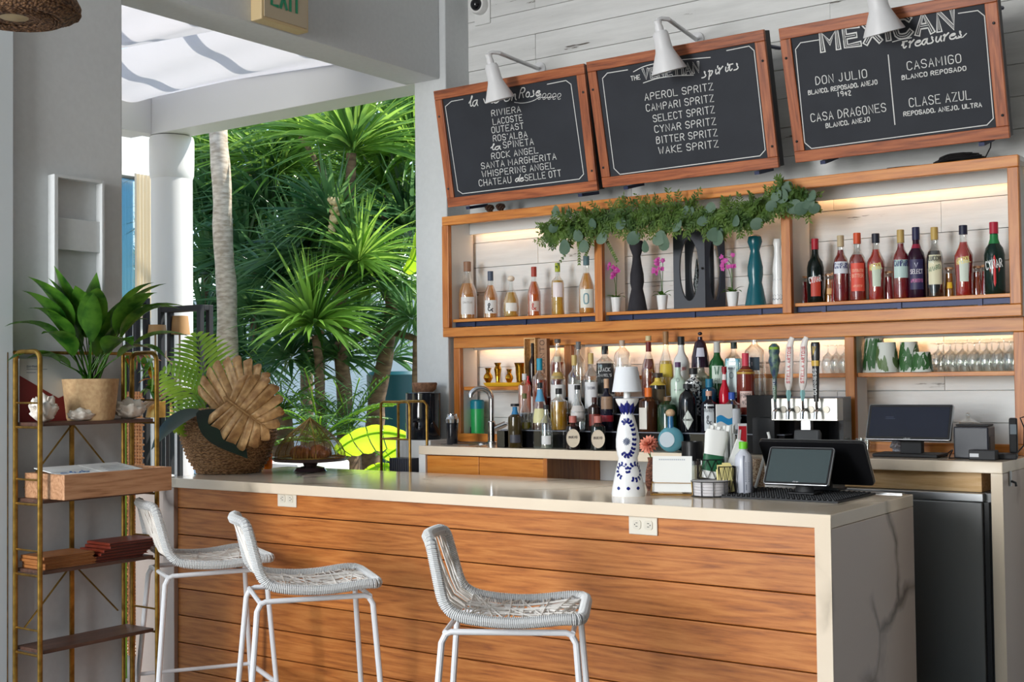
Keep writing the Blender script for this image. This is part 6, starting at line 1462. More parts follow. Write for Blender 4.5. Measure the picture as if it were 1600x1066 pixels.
# register monitor
q = at(1420, 680, Y=5.22); s = mpp(q)
rm = thing('register_screen', 'register monitor with dark blue screen on the back counter', 'monitor', (at(1421, 700, Y=5.24).x, 5.24, CZ+.0005), .03)
Wd, Ht = 132*s, 60*s
m = MB(); M2 = T(0, 0, at(1425, 660, Y=5.22).z-CZ) @ RX(-.42)
panel(rm, Wd, Ht, .018, .008, W['black'], W['screen'], W['steel'], M2, .013)
m = MB(); f = lambda u, v, o_: tuple(M2 @ RX(PI/2) @ Vector((u, v, .0013+o_))); text(m, '9.41', (-.09, .028), (-.065, .028), .010, .0012, f, .0003) if False else m.add([f(-.10, .02-k*.007, .0003) if c_ == 0 else f(-.10+.035+.006*k, .02-k*.007, .0003) if c_ == 1 else f(-.10+.035+.006*k, .0215-k*.007, .0003) if c_ == 2 else f(-.10, .0215-k*.007, .0003) for k in range(2) for c_ in range(4)], [(0, 1, 2, 3), (4, 5, 6, 7)])
m.build('screen_text', paint(70, 80, 104), rm)
m = MB(); text(m, 'clover', (-.014, -Ht/2+.0035), (.014, -Ht/2+.0035), .006, .001, lambda u, v, o_: tuple(M2 @ RX(PI/2) @ Vector((u, v, .0006+o_)))); m.build('badge', paint(220, 220, 224), rm)
MB().box(-.045, .045, .02, .06, 0, .10).build('neck', W['matblack'], rm, .004); MB().box(-.14, .13, -.06, .11, 0, .014).build('foot', W['matblack'], rm, .004)
m = MB(); text(m, 'clover', (-.011, -30*mpp(pt.location)+.0025), (.011, -30*mpp(pt.location)+.0025), .005, .0009, lambda u, v, o_: tuple(Mt @ RX(PI/2) @ Vector((u, v, .0008+o_)))); m.build('badge', paint(200, 200, 204), pt)
# printer, card terminal, pouch
p = at(1516, 712, Y=5.20); s = mpp(p); o = thing('receipt_printer', 'black cube receipt printer right of the register monitor', 'printer', (p.x, 5.26, CZ+.0005), RT*.1)
MB().box(-.068, .068, -.06, .07, 0, .13).build('body', plain('navy_black_plastic', rgb(36, 38, 48), .4), o, .006); MB().box(-.068, .062, -.02, .075, .1305, .138).build('lid', W['matblack'], o, .003); MB().box(.0685, .0705, -.04, .05, .02, .09).build('side_port', W['black'], o)
p = at(1560, 712, Y=5.22); o = thing('cordless_phone', 'black cordless handset standing in its base by the wall', 'phone', (p.x, 5.27, CZ+.0005), .2)
MB().box(-.06, .06, -.06, .05, 0, .022).build('base', W['matblack'], o, .005); MB().box(.03, .062, -.005, .016, .023, .165, M=RX(.08)).build('handset', W['black'], o, .006); MB().box(.034, .058, -.0065, -.005, .10, .14, M=RX(.08)).build('display', paint(120, 128, 134, .2), o)
o = thing('stapled_box', 'small flat black box with white sticker beside the receipt printer', 'box', (p.x-.05, 5.17, CZ+.0005)); MB().box(-.045, .06, -.03, .018, 0, .04).build('body', W['matblack'], o, .004); MB().box(-.04, -.005, -.0312, -.0302, .012, .026).build('sticker', paint(214, 216, 220), o)
o = thing('loose_cable', 'loose dark cable behind the receipt printer', 'cable', (at(1480, 712, Y=5.2).x, 5.2, CZ+.0005)); MB().tube([(.02*math.sin(t*.9)-.03+.015*t, .05*math.cos(t*.7), .004+.03*max(0, math.sin(t*.8))) for t in [k*.3 for k in range(22)]], .0026, 6).build('cable', W['black'], o)
o = thing('plastic_bag', 'crumpled clear plastic bag under the register monitor', 'bag', (at(1402, 705, Y=5.36).x, 5.40, CZ+.0005)); m = MB(); rg = random.Random(2)
m.grid(lambda u, v: ((-.04+.08*u), .02*math.sin(v*9)+.01*math.sin(u*13), .002+.062*v+.004*math.sin(u*21+v*9)), 12, 8, smooth=False); m.build('film', plain('shiny_film', rgb(200, 200, 206), .15, .3), o)
# ---- beer tap tower
p = at(1260, 655, Y=5.16); s = mpp(p)
tt = thing('beer_tap_tower', 'stainless beer tower with four tap handles on the back counter', 'beer tower', (at(1260, 660, Y=5.17).x, 5.17, CZ+.0005), RT*.12)
zc_ = at(1260, 640, Y=5.17).z-CZ; hb = 17.5*s; wb2 = 52*s
MB().box(-wb2, wb2, -.03, .06, zc_-hb, zc_+hb).build('tower_box', plain('pale_steel', rgb(190, 190, 184), .4, .35), tt, .003)
MB().box(-wb2-.0008, wb2+.0008, -.0312, -.0302, zc_-hb+.002, zc_+hb-.002).build('front_plate', plain('pale_brushed_plate', rgb(206, 204, 196), .35, .6), tt)
MB().box(-.02, .02, -.01, .03, 0, zc_-hb-.0005).build('post', W['steel'], tt); MB().lathe([(.04, 0), (.04, .006), (.022, .012)], 24, M=T(0, .01, 0)).build('foot', W['chrome'], tt)
HX = [-41, -19, 3.5, 25]; 
for i, hx in enumerate(HX):
    x = hx*s
    MB().tube([(x, -.0315, zc_), (x, -.065, zc_), (x, -.085, zc_-.012), (x, -.088, zc_-.04)], .0085, 12).build('faucet', W['chrome'], tt)
    MB().lathe([(.016, 0), (.015, .006)], 16, M=T(x+.022 if i < 3 else x+.03, -.0313, zc_) @ RX(PI/2)).build('shank_nut', plain('dark_nut', rgb(110, 106, 98), .3, .9), tt)
    MB().tube([(x, -.07, zc_+.005), (x, -.072, zc_+.04)], .006, 10).build('lever', W['chrome'], tt)
z0 = zc_+.035; 
def H_(i, name, prof, mat, lab_, **kw):
    x = HX[i]*s; m = MB().lathe(prof, 20, M=T(x, -.073, z0), **kw); return m.build('tap_handle', mat, tt)
zt = at(1215, 537, Y=5.10).z-CZ-z0
h = H_(0, '', [(.006, 0), (.008, .02), (.009, zt*.42), (.018, zt*.52), (.02, zt*.6), (.026, zt*.7), (.02, zt*.8), (.024, zt*.86), (.022, zt*.95), (.010, zt), (1e-4, zt)], noisy('blue_green_resin', rgb(40, 60, 96), rgb(110, 140, 110), 50, .4, bst=1), '')
tag(h, 'sculpted blue-green handle with hop top'); MB().ball((HX[0]*s, -.073, z0+zt*.91), .024, 16, 10, sc=(1, 1, .9)).build('hop_top', noisy('hop_green', rgb(80, 130, 30), rgb(140, 180, 50), 60, .5, bst=1), h)
m = MB(); text(m, 'AMORE', (HX[0]*s+.004, z0+.012), (HX[0]*s+.004, z0+zt*.4), .010, .0018, lambda u, v, o_: (u, -.073-.0098-o_, v)); m.build('lettering', paint(226, 228, 232), h)
for i in (1, 2):
    x = HX[i]*s; zt = at(1245, 523, Y=5.10).z-CZ-z0
    m = MB(); pts = []
    for k in range(13):
        t = k/12; pts.append((x+.010*math.sin(t*1.3)+(.014*max(0, t-.85)*6), -.073, z0+.05+(zt-.06)*t if t < .96 else z0+zt-.012))
    rr_ = [.005, .009, .0105, .0105, .010, .010, .010, .010, .010, .0095, .009, .008, .006]
    m.tube(pts, rr_, 12, flat=1.75); h = m.build('tap_handle', paint(222, 214, 208, .4), tt); tag(h, 'white curved paddle handle with red lettering')
    MB().lathe([(.005, 0), (.012, .035), (.008, .05)], 4, M=T(x, -.073, z0)).build('wedge', paint(150, 200, 200, .3), h)
    m = MB(); text(m, 'STELLA ARTOIS', (x+.009, z0+.08), (x+.017, z0+zt*.82), .013, .0022, lambda u, v, o_: (u, -.0735-.0115-o_, v)); m.build('lettering', paint(206, 40, 50), h)
x = HX[3]*s; zt = at(1275, 535, Y=5.10).z-CZ-z0
m = MB().lathe([(.010, 0), (.013, zt*.3), (.015, zt*.62), (.0175, zt*.75), (.019, zt*.96), (.016, zt), (1e-4, zt)], 16, ex=3, sy=.8, M=T(x, -.073, z0)); h = m.build('tap_handle', paint(24, 24, 28, .25), tt); tag(h, 'black handle with gold band and white lettering')
MB().lathe([(.0168, zt*.60), (.018, zt*.69)], 16, ex=3, sy=.8, M=T(x, -.073, z0)).build('gold_band', paint(206, 166, 60, .3), h)
m = MB(); text(m, 'GUINNESS', (x+.006, z0+zt*.12), (x+.006, z0+zt*.56), .013, .0022, lambda u, v, o_: (u, -.0735-.0138-o_, v)); m.build('lettering', paint(230, 230, 230), h)
m = MB(); fn = lambda u, v, o_: (u, -.0735-.0158-o_, v)
for k in range(-2, 3): ribbon(m, [Vector((x-.006, z0+zt*.78+0)), Vector((x-.008+.004*(k+2), z0+zt*.93))], .0014, fn, .001)
m.build('harp_mark', paint(214, 176, 70), h)
o = thing('bottle_opener', 'small wall bottle opener on the outer side of the back counter', 'opener', (CX1+.0005, 5.16, CZ-.07)); MB().box(0, .006, -.012, .012, -.03, .03).build('plate', W['steel'], o, .002); MB().tube([(.006, 0, -.01), (.022, 0, -.016), (.024, 0, -.03)], .005, 8).build('claw', W['black'], o)
o = thing('phone_cable', 'black looping cable beside the cordless handset', 'cable', (at(1590, 690, Y=5.36).x, 5.36, CZ+.0005)); MB().tube([(-.05, -.06, .004), (-.01, -.02, .006), (.02, .02, .05), (.02, .03, .12), (.0, .05, .16), (.03, .07, .17)], .003, 6).build('cable', W['black'], o)
# cables above the right board / pine cones
p = at(1500, 240, Y=5.5); o = thing('cable_coil', 'coil of thin black cable on top of the shelf unit under the right board', 'cable', (p.x, 5.50, UZ1+.001))
m = MB(); rg = random.Random(9)
for k in range(7): m.tube([((.11-.006*k)*math.cos(a*PI/12)+.01*rg.uniform(-1, 1), .05*math.sin(a*PI/12), .006+.004*k+.006*abs(math.sin(a*PI/12))) for a in range(24)], .003, 5, closed=True)
m.tube([(-.1, 0, .004), (-.2, -.03, .006), (-.26, -.05, .004), (-.3, -.06, .002)], .003, 5); m.tube([(.1, 0, .004), (.12, .03, .06), (.12, .05, .12)], .003, 5); m.build('cable', W['black'], o)
for px_, lab_ in ((765, 'brown pine cone on the shelf unit under the left board, left one'), (782, 'brown pine cone on the shelf unit under the left board, right one')):
    x = at(px_, 322, Y=5.47).x; o = thing('pine_cone', lab_, 'pine cone', (x, 5.47, UZ1+.001), 0, 'pine cones on the shelf unit'); m = MB()
    for k in range(46): a = k*2.4; h_ = .004+.036*k/46; r = .026*math.sin(PI*(.15+.8*k/46)); d = Vector((math.cos(a), math.sin(a), .5)); m.tube([(0, 0, h_), tuple(Vector((0, 0, h_))+d*r)], [.003, .0055], 5)
    m.build('scales', plain('cone_brown', rgb(84, 58, 44), .8), o)
# ------------------------------------------------------------------ GARLAND
gd = thing('greenery_garland', 'long garland of cedar sprigs and eucalyptus draped along the upper shelf unit', 'garland', (0, 0, 0))
gp = [(858, 362), (885, 356), (915, 348), (950, 338), (990, 336), (1030, 334), (1075, 332), (1120, 338), (1160, 334), (1195, 318), (1225, 300), (1262, 316)]
path = [at(x, y, Y=5.375) for x, y in gp]
MB().tube(path, .006, 6).build('stem', W['bark2'], gd)
rg = random.Random(21); fo = MB(); eu = MB()
def along(t):
    f_ = t*(len(path)-1); i = min(int(f_), len(path)-2); return path[i].lerp(path[i+1], f_-i)
for k in range(620):
    t = rg.random()**.9 if rg.random() < .3 else rg.random(); p = along(t); thick = .35+.65*math.sin(PI*min(1, max(0, (t*1.05))))
    if t > .62 and t < .8: thick *= .75
    a = rg.uniform(-PI, PI); d = Vector((math.cos(a)*.9+(-.4 if t < .2 else (.3 if t > .93 else 0)), -rg.random()*.5, math.sin(a)*.8-.35)).normalized()
    L = rg.uniform(.05, .125)*(.55+thick*.55); n = 7; q = p.copy(); dd = d.copy(); pts = [q.copy()]
    for i in range(n):
        q = q+dd*(L/n); dd = (dd+Vector((0, 0, -.10))).normalized(); pts.append(q.copy())
        lat = dd.cross(Vector((rg.uniform(-.4, .4), -1, .2))).normalized()
        for sg in (-1, 1): broad_leaf(fo, q, lat*sg+dd*.9+Vector((0, rg.uniform(-.3, .3), 0)), rg.uniform(.018, .032), .0105, .3, nu=2, fold=.3, up=Vector((rg.uniform(-.5, .5), -1, rg.uniform(-.2, .8))))
    fo.tube(pts, .0012, 3, cap=False)
for (x0, y0, x1, y1) in ((900, 350, 832, 378), (905, 352, 862, 330), (905, 365, 868, 420), (905, 365, 905, 415), (880, 352, 880, 325), (945, 370, 965, 410), (930, 360, 915, 400), (1255, 318, 1283, 330)):
    a_, b_ = at(x0, y0, Y=5.37), at(x1, y1, Y=5.36); n = 12
    for i in range(n):
        q = a_.lerp(b_, i/n); dd = (b_-a_).normalized(); lat = dd.cross(Vector((0, -1, 0)))
        for sg in (-1, 1): broad_leaf(fo, q, lat*sg*.7+dd, .018, .009, .2, nu=2, up=Vector((.2, -1, .2)))
    fo.tube([a_, b_], .0012, 4)
tag(fo.build('cedar_sprigs', W['moss'], gd, sharp=0), kind='stuff')
em = None
spots = [(868, 330, 9), (888, 333, 8), (865, 356, 8), (882, 386, 12), (903, 368, 10), (912, 385, 10), (925, 350, 9), (940, 372, 10), (990, 372, 11), (1008, 385, 10), (1030, 372, 12), (1037, 378, 14), (1058, 352, 11), (1075, 330, 10), (1110, 325, 9), (1117, 366, 13), (1122, 372, 12), (1150, 345, 9), (1213, 304, 11), (1222, 306, 12), (1240, 323, 12), (1252, 326, 11), (1263, 318, 10), (1272, 326, 9), (1268, 306, 9), (1230, 292, 9), (1205, 322, 9), (1098, 345, 9), (970, 350, 9), (1182, 350, 10)]
for x, y, r in spots:
    c_ = at(x, y, Y=5.335); s = mpp(c_); mm = MB(); nn = Vector((rg.uniform(-.6, .6), -1, rg.uniform(-.4, .4))).normalized(); u_ = nn.orthogonal().normalized(); v_ = nn.cross(u_); R = r*s*.95
    vs = [c_]+[c_+(u_*math.cos(k*PI/6)*1.15+v_*math.sin(k*PI/6))*R+nn*(.15*R*math.cos(k*PI/3)) for k in range(12)]
    mm.add(vs, [(0, k+1, (k+1) % 12+1) for k in range(12)], True); mm.build('eucalyptus_leaf', W['euca'], gd, sharp=0)
# ------------------------------------------------------------------ GARDEN
def trunk(o, pts, r, mat, name='trunk'):
    P = [Vector(p) for p in pts]; q = []
    for a, b_ in zip(P, P[1:]):
        for k in range(6): q.append(a.lerp(b_, k/6))
    q.append(P[-1]); rs = [r[0]+(r[1]-r[0])*i/(len(q)-1) for i in range(len(q))]; rs = [a*(1+.05*math.sin(i*2.1)) for i, a in enumerate(rs)]
    q = [p+Vector((.005*math.sin(i*.9), .005*math.cos(i*1.3), 0)) for i, p in enumerate(q)]
    return MB().tube(q, rs, 14).build(name, mat, o)
# slender pale palm trunk
pa = at(357, 560, Y=6.6); pb = at(341, 197, Y=6.6)
plm = thing('slender_palm', 'slim pale grey palm trunk in front of the spiky trees', 'tree', (0, 0, 0))
s = mpp(pa); trunk(plm, [(pa.x+.06, 6.6, 0), pa, at(350, 380, Y=6.6), pb, pb+Vector((-.06, 0, .9))], (17*s, 14*s), W['bark'])
rgt = random.Random(33)
def crown(o, c_, L, n, mat, wd=.03, upb=.35, droop=1.1, seed=0):
    rr_ = random.Random(seed); m = MB(); c_ = Vector(c_)
    for k in range(n):
        az = k*2.39996+rr_.uniform(-.2, .2); el = math.asin(max(-.75, min(.98, -.55+upb+1.35*(k/n)+rr_.uniform(-.12, .12))))
        d = Vector((math.cos(az)*math.cos(el), math.sin(az)*math.cos(el), math.sin(el))); ll = L*rr_.uniform(.75, 1.1)
        broad_leaf(m, c_+d*.03, d, ll, wd*rr_.uniform(.9, 1.35), droop*rr_.uniform(.3, 1.0)*(1 if el < 1.1 else .3), side=rr_.uniform(-1, 1)*.6, nu=6, fold=.35, w_at=.35, up=Vector((rr_.uniform(-.7, .7), rr_.uniform(-1.1, .1), .8)))
    return tag(m.build('leaf_crown', mat, o, sharp=0), kind='stuff')
def spiky_tree(label, crowns, limbs, mat_i=None, group='spiky garden trees behind the bar'):
    o = thing('spiky_tree', label, 'tree', (0, 0, 0), 0, group)
    for pts, r in limbs: trunk(o, pts, (r[0]*.72, r[1]*.72), W['bark2'])
    for i, (x, y, Y, L, n, mt_, *rest) in enumerate(crowns): crown(o, at(x, y, Y=Y), L, int(n*1.7), W[mt_], wd=.036 if L > .6 else .030, upb=(rest[0] if rest else .35), seed=int(x*7+y))
    return o
A_ = lambda x, y, Y: at(x, y, Y=Y)
def L_(Y, *pts): return [A_(x, y, Y) for x, y in pts]
def ground(p): return Vector((p.x, p.y, 0))
l1 = L_(7.3, (540, 690), (535, 560), (532, 470), (545, 380), (548, 240))
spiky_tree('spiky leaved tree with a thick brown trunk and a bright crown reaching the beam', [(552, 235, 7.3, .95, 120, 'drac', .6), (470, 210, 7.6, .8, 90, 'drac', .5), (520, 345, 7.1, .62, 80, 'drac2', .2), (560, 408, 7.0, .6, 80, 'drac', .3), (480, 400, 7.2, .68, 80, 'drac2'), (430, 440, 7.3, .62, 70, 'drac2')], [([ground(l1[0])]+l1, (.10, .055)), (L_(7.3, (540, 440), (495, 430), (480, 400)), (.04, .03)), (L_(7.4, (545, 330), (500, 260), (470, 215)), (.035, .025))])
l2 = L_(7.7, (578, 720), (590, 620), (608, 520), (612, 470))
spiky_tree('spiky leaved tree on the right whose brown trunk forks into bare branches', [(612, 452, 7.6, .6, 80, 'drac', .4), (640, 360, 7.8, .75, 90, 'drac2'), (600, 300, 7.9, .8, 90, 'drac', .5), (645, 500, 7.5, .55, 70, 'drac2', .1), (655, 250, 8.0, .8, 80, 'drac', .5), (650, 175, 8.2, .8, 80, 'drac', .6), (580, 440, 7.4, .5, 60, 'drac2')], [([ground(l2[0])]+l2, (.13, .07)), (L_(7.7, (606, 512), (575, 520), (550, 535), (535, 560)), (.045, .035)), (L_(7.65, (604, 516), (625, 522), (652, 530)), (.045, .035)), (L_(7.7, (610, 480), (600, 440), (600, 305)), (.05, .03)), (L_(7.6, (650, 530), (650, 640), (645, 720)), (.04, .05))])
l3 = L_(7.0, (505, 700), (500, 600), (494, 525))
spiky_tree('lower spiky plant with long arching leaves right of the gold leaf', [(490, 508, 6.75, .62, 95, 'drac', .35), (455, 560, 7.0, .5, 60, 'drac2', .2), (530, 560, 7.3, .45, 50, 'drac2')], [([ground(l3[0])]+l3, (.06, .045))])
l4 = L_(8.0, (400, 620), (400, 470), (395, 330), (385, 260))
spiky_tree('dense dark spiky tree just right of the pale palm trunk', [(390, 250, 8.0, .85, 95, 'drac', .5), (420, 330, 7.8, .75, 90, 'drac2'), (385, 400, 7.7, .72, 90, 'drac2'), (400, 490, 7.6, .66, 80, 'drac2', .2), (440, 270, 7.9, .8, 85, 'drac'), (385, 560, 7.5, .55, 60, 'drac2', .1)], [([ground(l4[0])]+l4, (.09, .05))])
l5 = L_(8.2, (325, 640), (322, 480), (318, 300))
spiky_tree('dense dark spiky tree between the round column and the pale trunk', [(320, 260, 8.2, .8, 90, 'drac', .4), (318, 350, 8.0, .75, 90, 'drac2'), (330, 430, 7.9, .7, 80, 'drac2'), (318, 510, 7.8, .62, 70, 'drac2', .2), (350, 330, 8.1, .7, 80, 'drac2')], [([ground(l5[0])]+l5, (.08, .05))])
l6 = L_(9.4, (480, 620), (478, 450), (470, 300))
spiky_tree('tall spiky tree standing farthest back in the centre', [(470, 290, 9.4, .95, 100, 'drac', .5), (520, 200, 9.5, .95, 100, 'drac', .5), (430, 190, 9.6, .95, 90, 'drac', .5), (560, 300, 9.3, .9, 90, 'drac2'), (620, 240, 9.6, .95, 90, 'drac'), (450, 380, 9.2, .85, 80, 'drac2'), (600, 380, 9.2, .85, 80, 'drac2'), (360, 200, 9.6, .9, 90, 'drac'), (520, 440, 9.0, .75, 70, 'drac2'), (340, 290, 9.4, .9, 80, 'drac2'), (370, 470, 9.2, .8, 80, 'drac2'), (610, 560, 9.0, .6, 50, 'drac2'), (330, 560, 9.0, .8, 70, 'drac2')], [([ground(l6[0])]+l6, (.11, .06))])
spiky_tree('leafy spiky tree filling the gap left of the forked trunk', [(500, 350, 8.4, .8, 70, 'drac', .4), (580, 350, 8.5, .8, 70, 'drac', .4), (450, 330, 8.4, .7, 60, 'drac'), (440, 500, 8.3, .65, 60, 'drac2'), (560, 500, 8.5, .55, 50, 'drac2'), (620, 140, 8.6, .9, 80, 'drac', .6), (420, 180, 8.5, .8, 70, 'drac', .6)], [(L_(8.4, (500, 700), (500, 520), (500, 360)), (.07, .05))])
# fruit cluster
fp_ = A_(524, 335, 6.9); fr_ = thing('fruit_cluster', 'pale cream fruit cluster hanging among the spiky leaves', 'fruit', fp_); m = MB(); s = mpp(fp_)
for k in range(26): m.ball((rgt.uniform(-7, 7)*s, rgt.uniform(-6, 6)*s, rgt.uniform(-26, 24)*s), 5*s, 8, 6)
m.build('berries', paint(206, 186, 140, .7), fr_)
# cycad / ferns low
def cycad(x, y, Y, L, n, label, mat='drac2', seed=1):
    c_ = A_(x, y, Y); o = thing('cycad', label, 'plant', (c_.x, c_.y, 0), 0, 'low feathery plants in the garden bed'); rr_ = random.Random(seed); m = MB(); st = MB()
    MB().lathe([(.10, 0), (.12, c_.z*.5), (.08, c_.z)], 14).build('trunk', W['bark2'], o)
    for k in range(n):
        az = k*2.39996; el = rr_.uniform(.15, 1.25); d = Vector((math.cos(az)*math.cos(el), math.sin(az)*math.cos(el), math.sin(el))); q = Vector((0, 0, c_.z)); pts = [q.copy()]
        for i in range(14):
            q = q+d*(L/14); d = (d+Vector((0, 0, -.07))).normalized(); pts.append(q.copy()); lat = d.cross(Vector((0, 0, 1))).normalized(); ll = .15*L*math.sin(PI*(.15+.8*i/14))*1.6
            for sg in (-1, 1): broad_leaf(m, q, lat*sg+d*.5+Vector((0, 0, .2)), ll, .016, .4, nu=2)
        st.tube(pts, .006, 4, cap=False)
    tag(m.build('fronds', W[mat], o, sharp=0), kind='stuff'); st.build('stems', W['palm'], o)
cycad(500, 690, 6.6, .62, 26, 'dark feathery plant right behind the gold leaf', 'drac2', 3)
cycad(545, 680, 7.0, .55, 22, 'dark feathery plant above the wire food dome', 'drac2', 5)
cycad(440, 640, 7.0, .6, 22, 'dark feathery plant hidden behind the gold leaf', 'drac2', 7)
cycad(400, 700, 7.2, .6, 22, 'dark feathery plant low behind the basket', 'drac2', 9)
# banana leaves, lime
bn = thing('banana_plant', 'lime green banana plant glowing in the sun behind the bar', 'plant', (A_(630, 720, 5.95).x, 5.95, 0))
bs_ = bn.location
def banana(pts_px, Y, wpx, seed, side_up=1):
    P = [A_(x, y, Y)-bs_ for x, y in pts_px]; q = P
    for _ in range(2): q = chaikin(q)
    rr_ = random.Random(seed); s = mpp(bs_+P[0]); m = MB(); N_ = len(q)-1
    MB().tube(q, .006, 6).build('midrib', W['lime'], bn)
    seg = 6
    for sg in (-1, 1):
        for k in range(seg):
            t0, t1 = k/seg, (k+.93)/seg; vs = []
            for i in range(4):
                t = (t0+(t1-t0)*i/3)*N_; a = int(min(t, N_-1)); p = q[a].lerp(q[a+1], t-a); d = (q[a+1]-q[a]).normalized(); nn = d.cross(-Fv).normalized()*sg
                tt_ = t/N_; ww = wpx*s*(math.sin(PI*(.08+.86*tt_))**.7)*(1 if sg*side_up > 0 else .45)*(.88+.1*math.sin(i*PI/3))
                vs += [p, p+nn*ww*.5+d*ww*.10, p+nn*ww+d*ww*.22+Fv*.05*sg]
            m.add(vs, [(3*i+j, 3*i+3+j, 3*i+4+j, 3*i+1+j) for i in range(3) for j in range(2)], True)
    m.build('leaf_blade', W['lime'], bn, sharp=0)
banana([(526, 706), (545, 690), (575, 678), (605, 675), (636, 682)], 5.95, 31, 1, 1)
banana([(600, 715), (622, 700), (650, 690), (690, 700)], 6.1, 24, 2, 1)
banana([(570, 738), (590, 728), (612, 730), (640, 745)], 6.0, 16, 3, 1)
banana([(632, 425), (648, 405), (656, 370), (660, 330)], 6.2, 17, 4, 1)
MB().tube([(0, 0, 0), (0, 0, A_(640, 690, 5.95).z)], [.05, .03], 12).build('stalk', W['lime'], bn)
# low white wall end and lounge pieces seen through the gap under the leaves
o = thing('white_bench', 'white cushioned bench seen low behind the food dome', 'bench', (A_(440, 722, 5.9).x, 6.05, 0)); zt = A_(440, 722, 5.9).z
MB().box(-.75, .25, -.25, .25, zt-.14, zt).build('cushion', paint(226, 226, 226, .8), o, .02); MB().box(-.78, .28, -.28, .28, 0, zt-.142).build('base', W['cedar'], o, .004)
o = thing('teal_planter', 'dark teal planter pillar in the garden right of the forked trunk', 'planter', (A_(625, 620, 8.6).x, 8.6, 0)); MB().lathe([(.2, 0), (.26, .5), (.30, 1.55), (.27, 1.58)], 24).build('body', paint(24, 84, 96, .4), o)
# ------------------------------------------------------------------ TERRACE FURNITURE behind the brass stand
Rt_, Fw_ = Rv, Fv
def bar_frame(label, x0, y0, x1, y1, Y, dpt, fl, group='black frames on the terrace'):
    a_ = A_(x0, y0, Y); b_ = A_(x1, y1, Y); o = thing('black_frame_stand', label, 'frame', (a_.x, Y, 0), 0, group)
    w_ = b_.x-a_.x; t = .032; zt = (a_.z+A_(x1, y0, Y).z)/2; zb = fl
    for nm, x, z0, z1 in (('upright', 0, zb, zt), ('upright', w_-t, zb, zt)):
        for yy in (0, dpt): MB().box(x, x+t, yy, yy+t, z0, z1).build(nm, W['matblack'], o, .002)
    for yy in (0, dpt):
        MB().box(t+.0005, w_-t-.0005, yy, yy+t, zt-t, zt).build('rail', W['matblack'], o, .002)
        zz = A_(x0, y1, Y).z; MB().box(t+.0005, w_-t-.0005, yy, yy+t, zz-.03, zz).build('rail', W['matblack'], o, .002)
    for x in (0, w_-t): MB().box(x, x+t, t+.0005, dpt-.0005, zt-t, zt).build('rail', W['matblack'], o, .002)
    return o, w_
f1, w1 = bar_frame('open black frame stand right of the pillar, in front of the round column', 246, 478, 313, 612, 4.95, .07, 0)
f2, w2_ = bar_frame('open black frame stand partly hidden by the grey pillar', 180, 466, 213, 612, 4.7, .07, 0)
# shelf between frames with lamps
tb = thing('dark_side_table', 'dark side table standing inside the black frame on the terrace', 'table', (f1.location.x+.04, 5.03, 0)); tz_ = A_(280, 608, 5.1).z
MB().box(-.10, w1-.07, .0, .24, tz_-.02, tz_-.001).build('top', W['walnut'], tb, .003)
for x in (-.08, w1-.10): MB().box(x, x+.025, .1, .125, 0, tz_-.021).build('leg', W['matblack'], tb)
def tlamp(px_, yb, yt, ys, wt, wb2_, Y, zf, label):
    p = A_(px_, yb, Y); s = mpp(p); o = thing('cordless_table_lamp', label, 'lamp', (p.x, Y, zf), 0, 'beige shade lamps on the terrace'); z1 = A_(px_, ys, Y).z-zf; z2 = A_(px_, yt, Y).z-zf
    MB().lathe([(.045, 0), (.045, .008), (.008, .012), (.006, .02), (.006, z1+.02)], 18).build('stand', plain('bronze_stand', rgb(150, 128, 100), .4, .6), o)
    MB().lathe([(wb2_*s/2, z1), (wt*s/2, z2), (wt*s/2-.003, z2), (wb2_*s/2-.003, z1)], 32).build('shade', plain('beige_shade', rgb(176, 136, 88), .6), o)
tlamp(281, 608, 494, 523, 26, 32, 5.09, tz_, 'beige shade lamp framed by the black stand, right one')
tlamp(243, 612, 508, 522, 32, 36, 4.85, .95, 'beige shade lamp half hidden by the leafy plant')
o = thing('lamp_pedestal', 'white pedestal carrying the half hidden beige lamp', 'pedestal', (A_(243, 612, 4.85).x, 4.85, 0)); MB().box(-.09, .09, -.09, .09, 0, .949).build('body', W['white'], o, .004)
# wicker basket chair back
p = A_(205, 700, 4.4); o = thing('wicker_screen', 'orange-brown wicker panel seen behind the brass stand', 'screen', (p.x, 4.4, 0)); zt = A_(205, 612, 4.4).z
m = MB()
for k in range(9): m.tube([(-.09+k*.0225, 0, 0), (-.09+k*.0225, 0, zt)], .006, 6)
for k in range(int(zt/.018)): m.tube([(-.1+i*.0225, .008*(1 if (i+k) % 2 else -1), .01+k*.018) for i in range(10)], .005, 5)
m.build('weave', noisy('wicker', rgb(176, 112, 64), rgb(206, 144, 90), 30, .6), o)
# amber glasses, gold bowl and driftwood
for k, (px_, w_, h_, c_, lab_) in enumerate(((232, 30, 32, (214, 170, 90), 'amber glass candle holder behind the tray, left one'), (262, 26, 34, (230, 180, 70), 'amber glass candle holder left of the basket, middle one'), (284, 18, 36, (224, 150, 40), 'amber glass candle holder touching the basket, right one'))):
    p = at(px_, 738-k*1, Z=BZ); p = p+Vector((0, .0, 0)); s = mpp(p); p.y = min(p.y, 4.6); x = max(p.x, -4.79)
    o = thing('amber_candle_glass', lab_, 'candle holder', (x, 4.36+.07*k, BZ+.0005), 0, 'amber glasses at the bar end'); R = w_*s/2*.8
    MB().lathe([(R*.85, 0), (R, .01), (R, h_*s), (R*.93, h_*s), (R*.9, .012)], 24).build('glass', tinted(*c_, .5), o); MB().lathe([(R*.6, .013), (R*.6, h_*s*.5), (1e-4, h_*s*.5)], 18).build('wax', paint(240, 220, 160), o)
p = A_(250, 640, 4.75); o = thing('gold_bowl_lamp', 'inverted gold bowl shade under the driftwood branch', 'bowl', (p.x, 4.75, 0)); s = mpp(p)
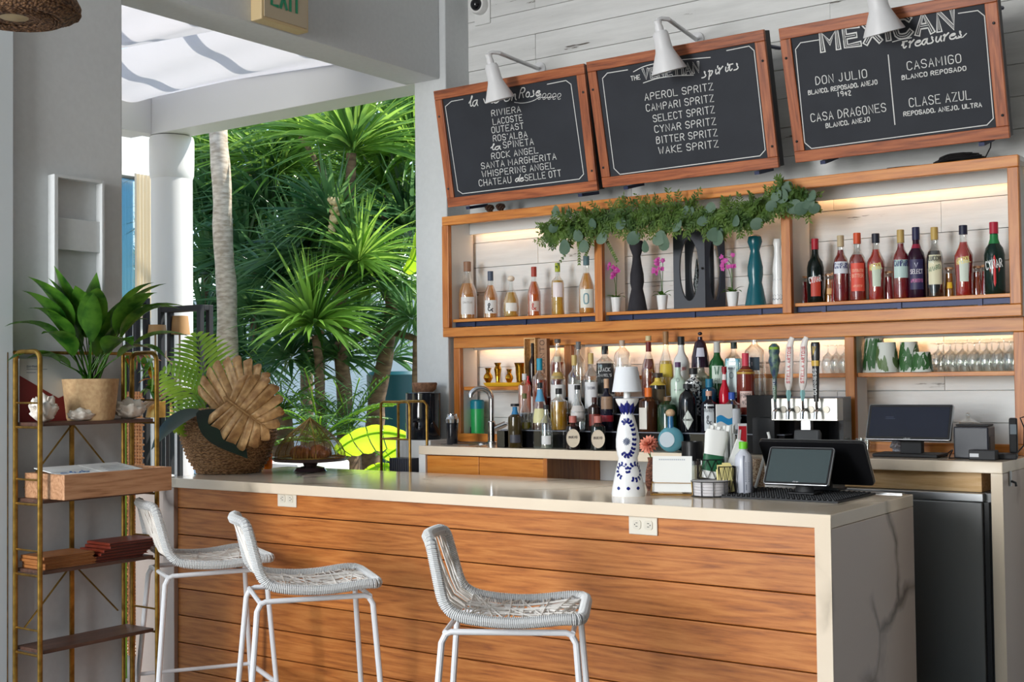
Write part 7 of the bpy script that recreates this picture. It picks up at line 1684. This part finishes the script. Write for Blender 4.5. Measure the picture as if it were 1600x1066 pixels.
MB().lathe([(22*s, p.z-12*s), (17*s, p.z+12*s), (15*s, p.z+13*s), (20*s, p.z-11*s)], 30).build('bowl', W['gold'], o); MB().lathe([(.06, 0), (.06, .01), (.01, .02), (.01, p.z+12*s)], 14).build('stand', W['matblack'], o)
o = thing('driftwood_branch', 'twisted pale driftwood branch curling behind the brass stand', 'branch', (0, 0, 0)); rg = random.Random(5)
for bp in ([(215, 640), (238, 622), (262, 618), (290, 622), (310, 618)], [(262, 618), (276, 600), (282, 578), (268, 560), (252, 548)], [(250, 620), (262, 600), (278, 596)], [(240, 622), (225, 634), (205, 642)]):
    q = [A_(x, y, 4.62)+Vector((rg.uniform(-.02, .02), rg.uniform(-.05, .05), 0)) for x, y in bp]
    for _ in range(2): q = chaikin(q)
    MB().tube(q, [.012*(1-.8*i/(len(q)-1)) for i in range(len(q))], 7).build('branch', plain('driftwood', rgb(176, 150, 124), .85), o)
MB().tube([A_(262, 619, 4.62), Vector((A_(262, 619, 4.62).x, 4.62, 0))], .012, 8).build('support', W['matblack'], o)
# potted vine with yellowing leaves
o = thing('yellowing_vine', 'trailing plant with yellow and green leaves beside the brass stand', 'plant', (0, 0, 0)); m = MB(); m2 = MB()
vp_ = [A_(x, y, 4.05) for x, y in ((196, 560), (214, 548), (232, 556), (240, 580), (238, 612))]
for _ in range(2): vp_ = chaikin(vp_)
MB().tube([Vector((A_(196, 560, 4.05).x, 4.05, 0))]+vp_, .006, 6).build('stem', W['palm'], o)
for i, q in enumerate(vp_):
    for k in range(2):
        d = Vector((rg.uniform(-1, 1), rg.uniform(-.5, .2), rg.uniform(-1, .3))); broad_leaf((m2 if (i+k) % 3 == 0 else m), q, d, rg.uniform(.06, .1), .035, .6, nu=6)
m.build('green_leaves', W['plant'], o, sharp=0); m2.build('yellow_leaves', leafmat('yellow_leaf', rgb(196, 150, 30), rgb(170, 80, 30), .4), o, sharp=0)
# thin brass cart beyond the counter end
pa_, pb_ = A_(595, 628, 5.0), A_(640, 628, 5.0)
o = thing('brass_cart', 'thin brass tube cart frame between bar and back counter', 'cart', (pa_.x, 5.0, 0)); w_ = .20; zt = pa_.z
MB().tube([(0, 0, 0), (0, 0, zt-.02), (.006, 0, zt-.006), (.02, 0, zt), (w_-.02, 0, zt), (w_-.006, 0, zt-.006), (w_, 0, zt-.02), (w_, 0, 0)], .0075, 10).build('front_arch', W['brass'], o)
MB().tube([(0, .14, 0), (0, .14, zt-.02), (.02, .14, zt), (w_-.02, .14, zt), (w_, .14, zt-.02), (w_, .14, 0)], .0075, 10).build('rear_arch', W['brass'], o)
zc_ = A_(600, 686, 5.0).z
for z in (zc_, .9, .4):
    MB().tube([(0, 0, z), (w_, 0, z)], .005, 8).build('rail', W['brass'], o); MB().tube([(0, 0, z), (0, .14, z)], .005, 8).build('rail', W['brass'], o)
MB().box(.006, w_-.006, .006, .134, .895, .91).build('shelf', W['matblack'], o)
o2 = thing('dark_planter_box', 'dark grey ribbed box sitting on the brass cart', 'box', (pa_.x+.03, 5.03, .9105)); hh = A_(610, 716, 5.03).z-.9105
m = MB(); m.box(0, .14, 0, .09, 0, hh)
for k in range(9): m.box(.005+k*.0155, .012+k*.0155, -.003, -.0002, .002, hh-.002)
m.build('body', plain('grey_box', rgb(60, 62, 72), .4), o2)
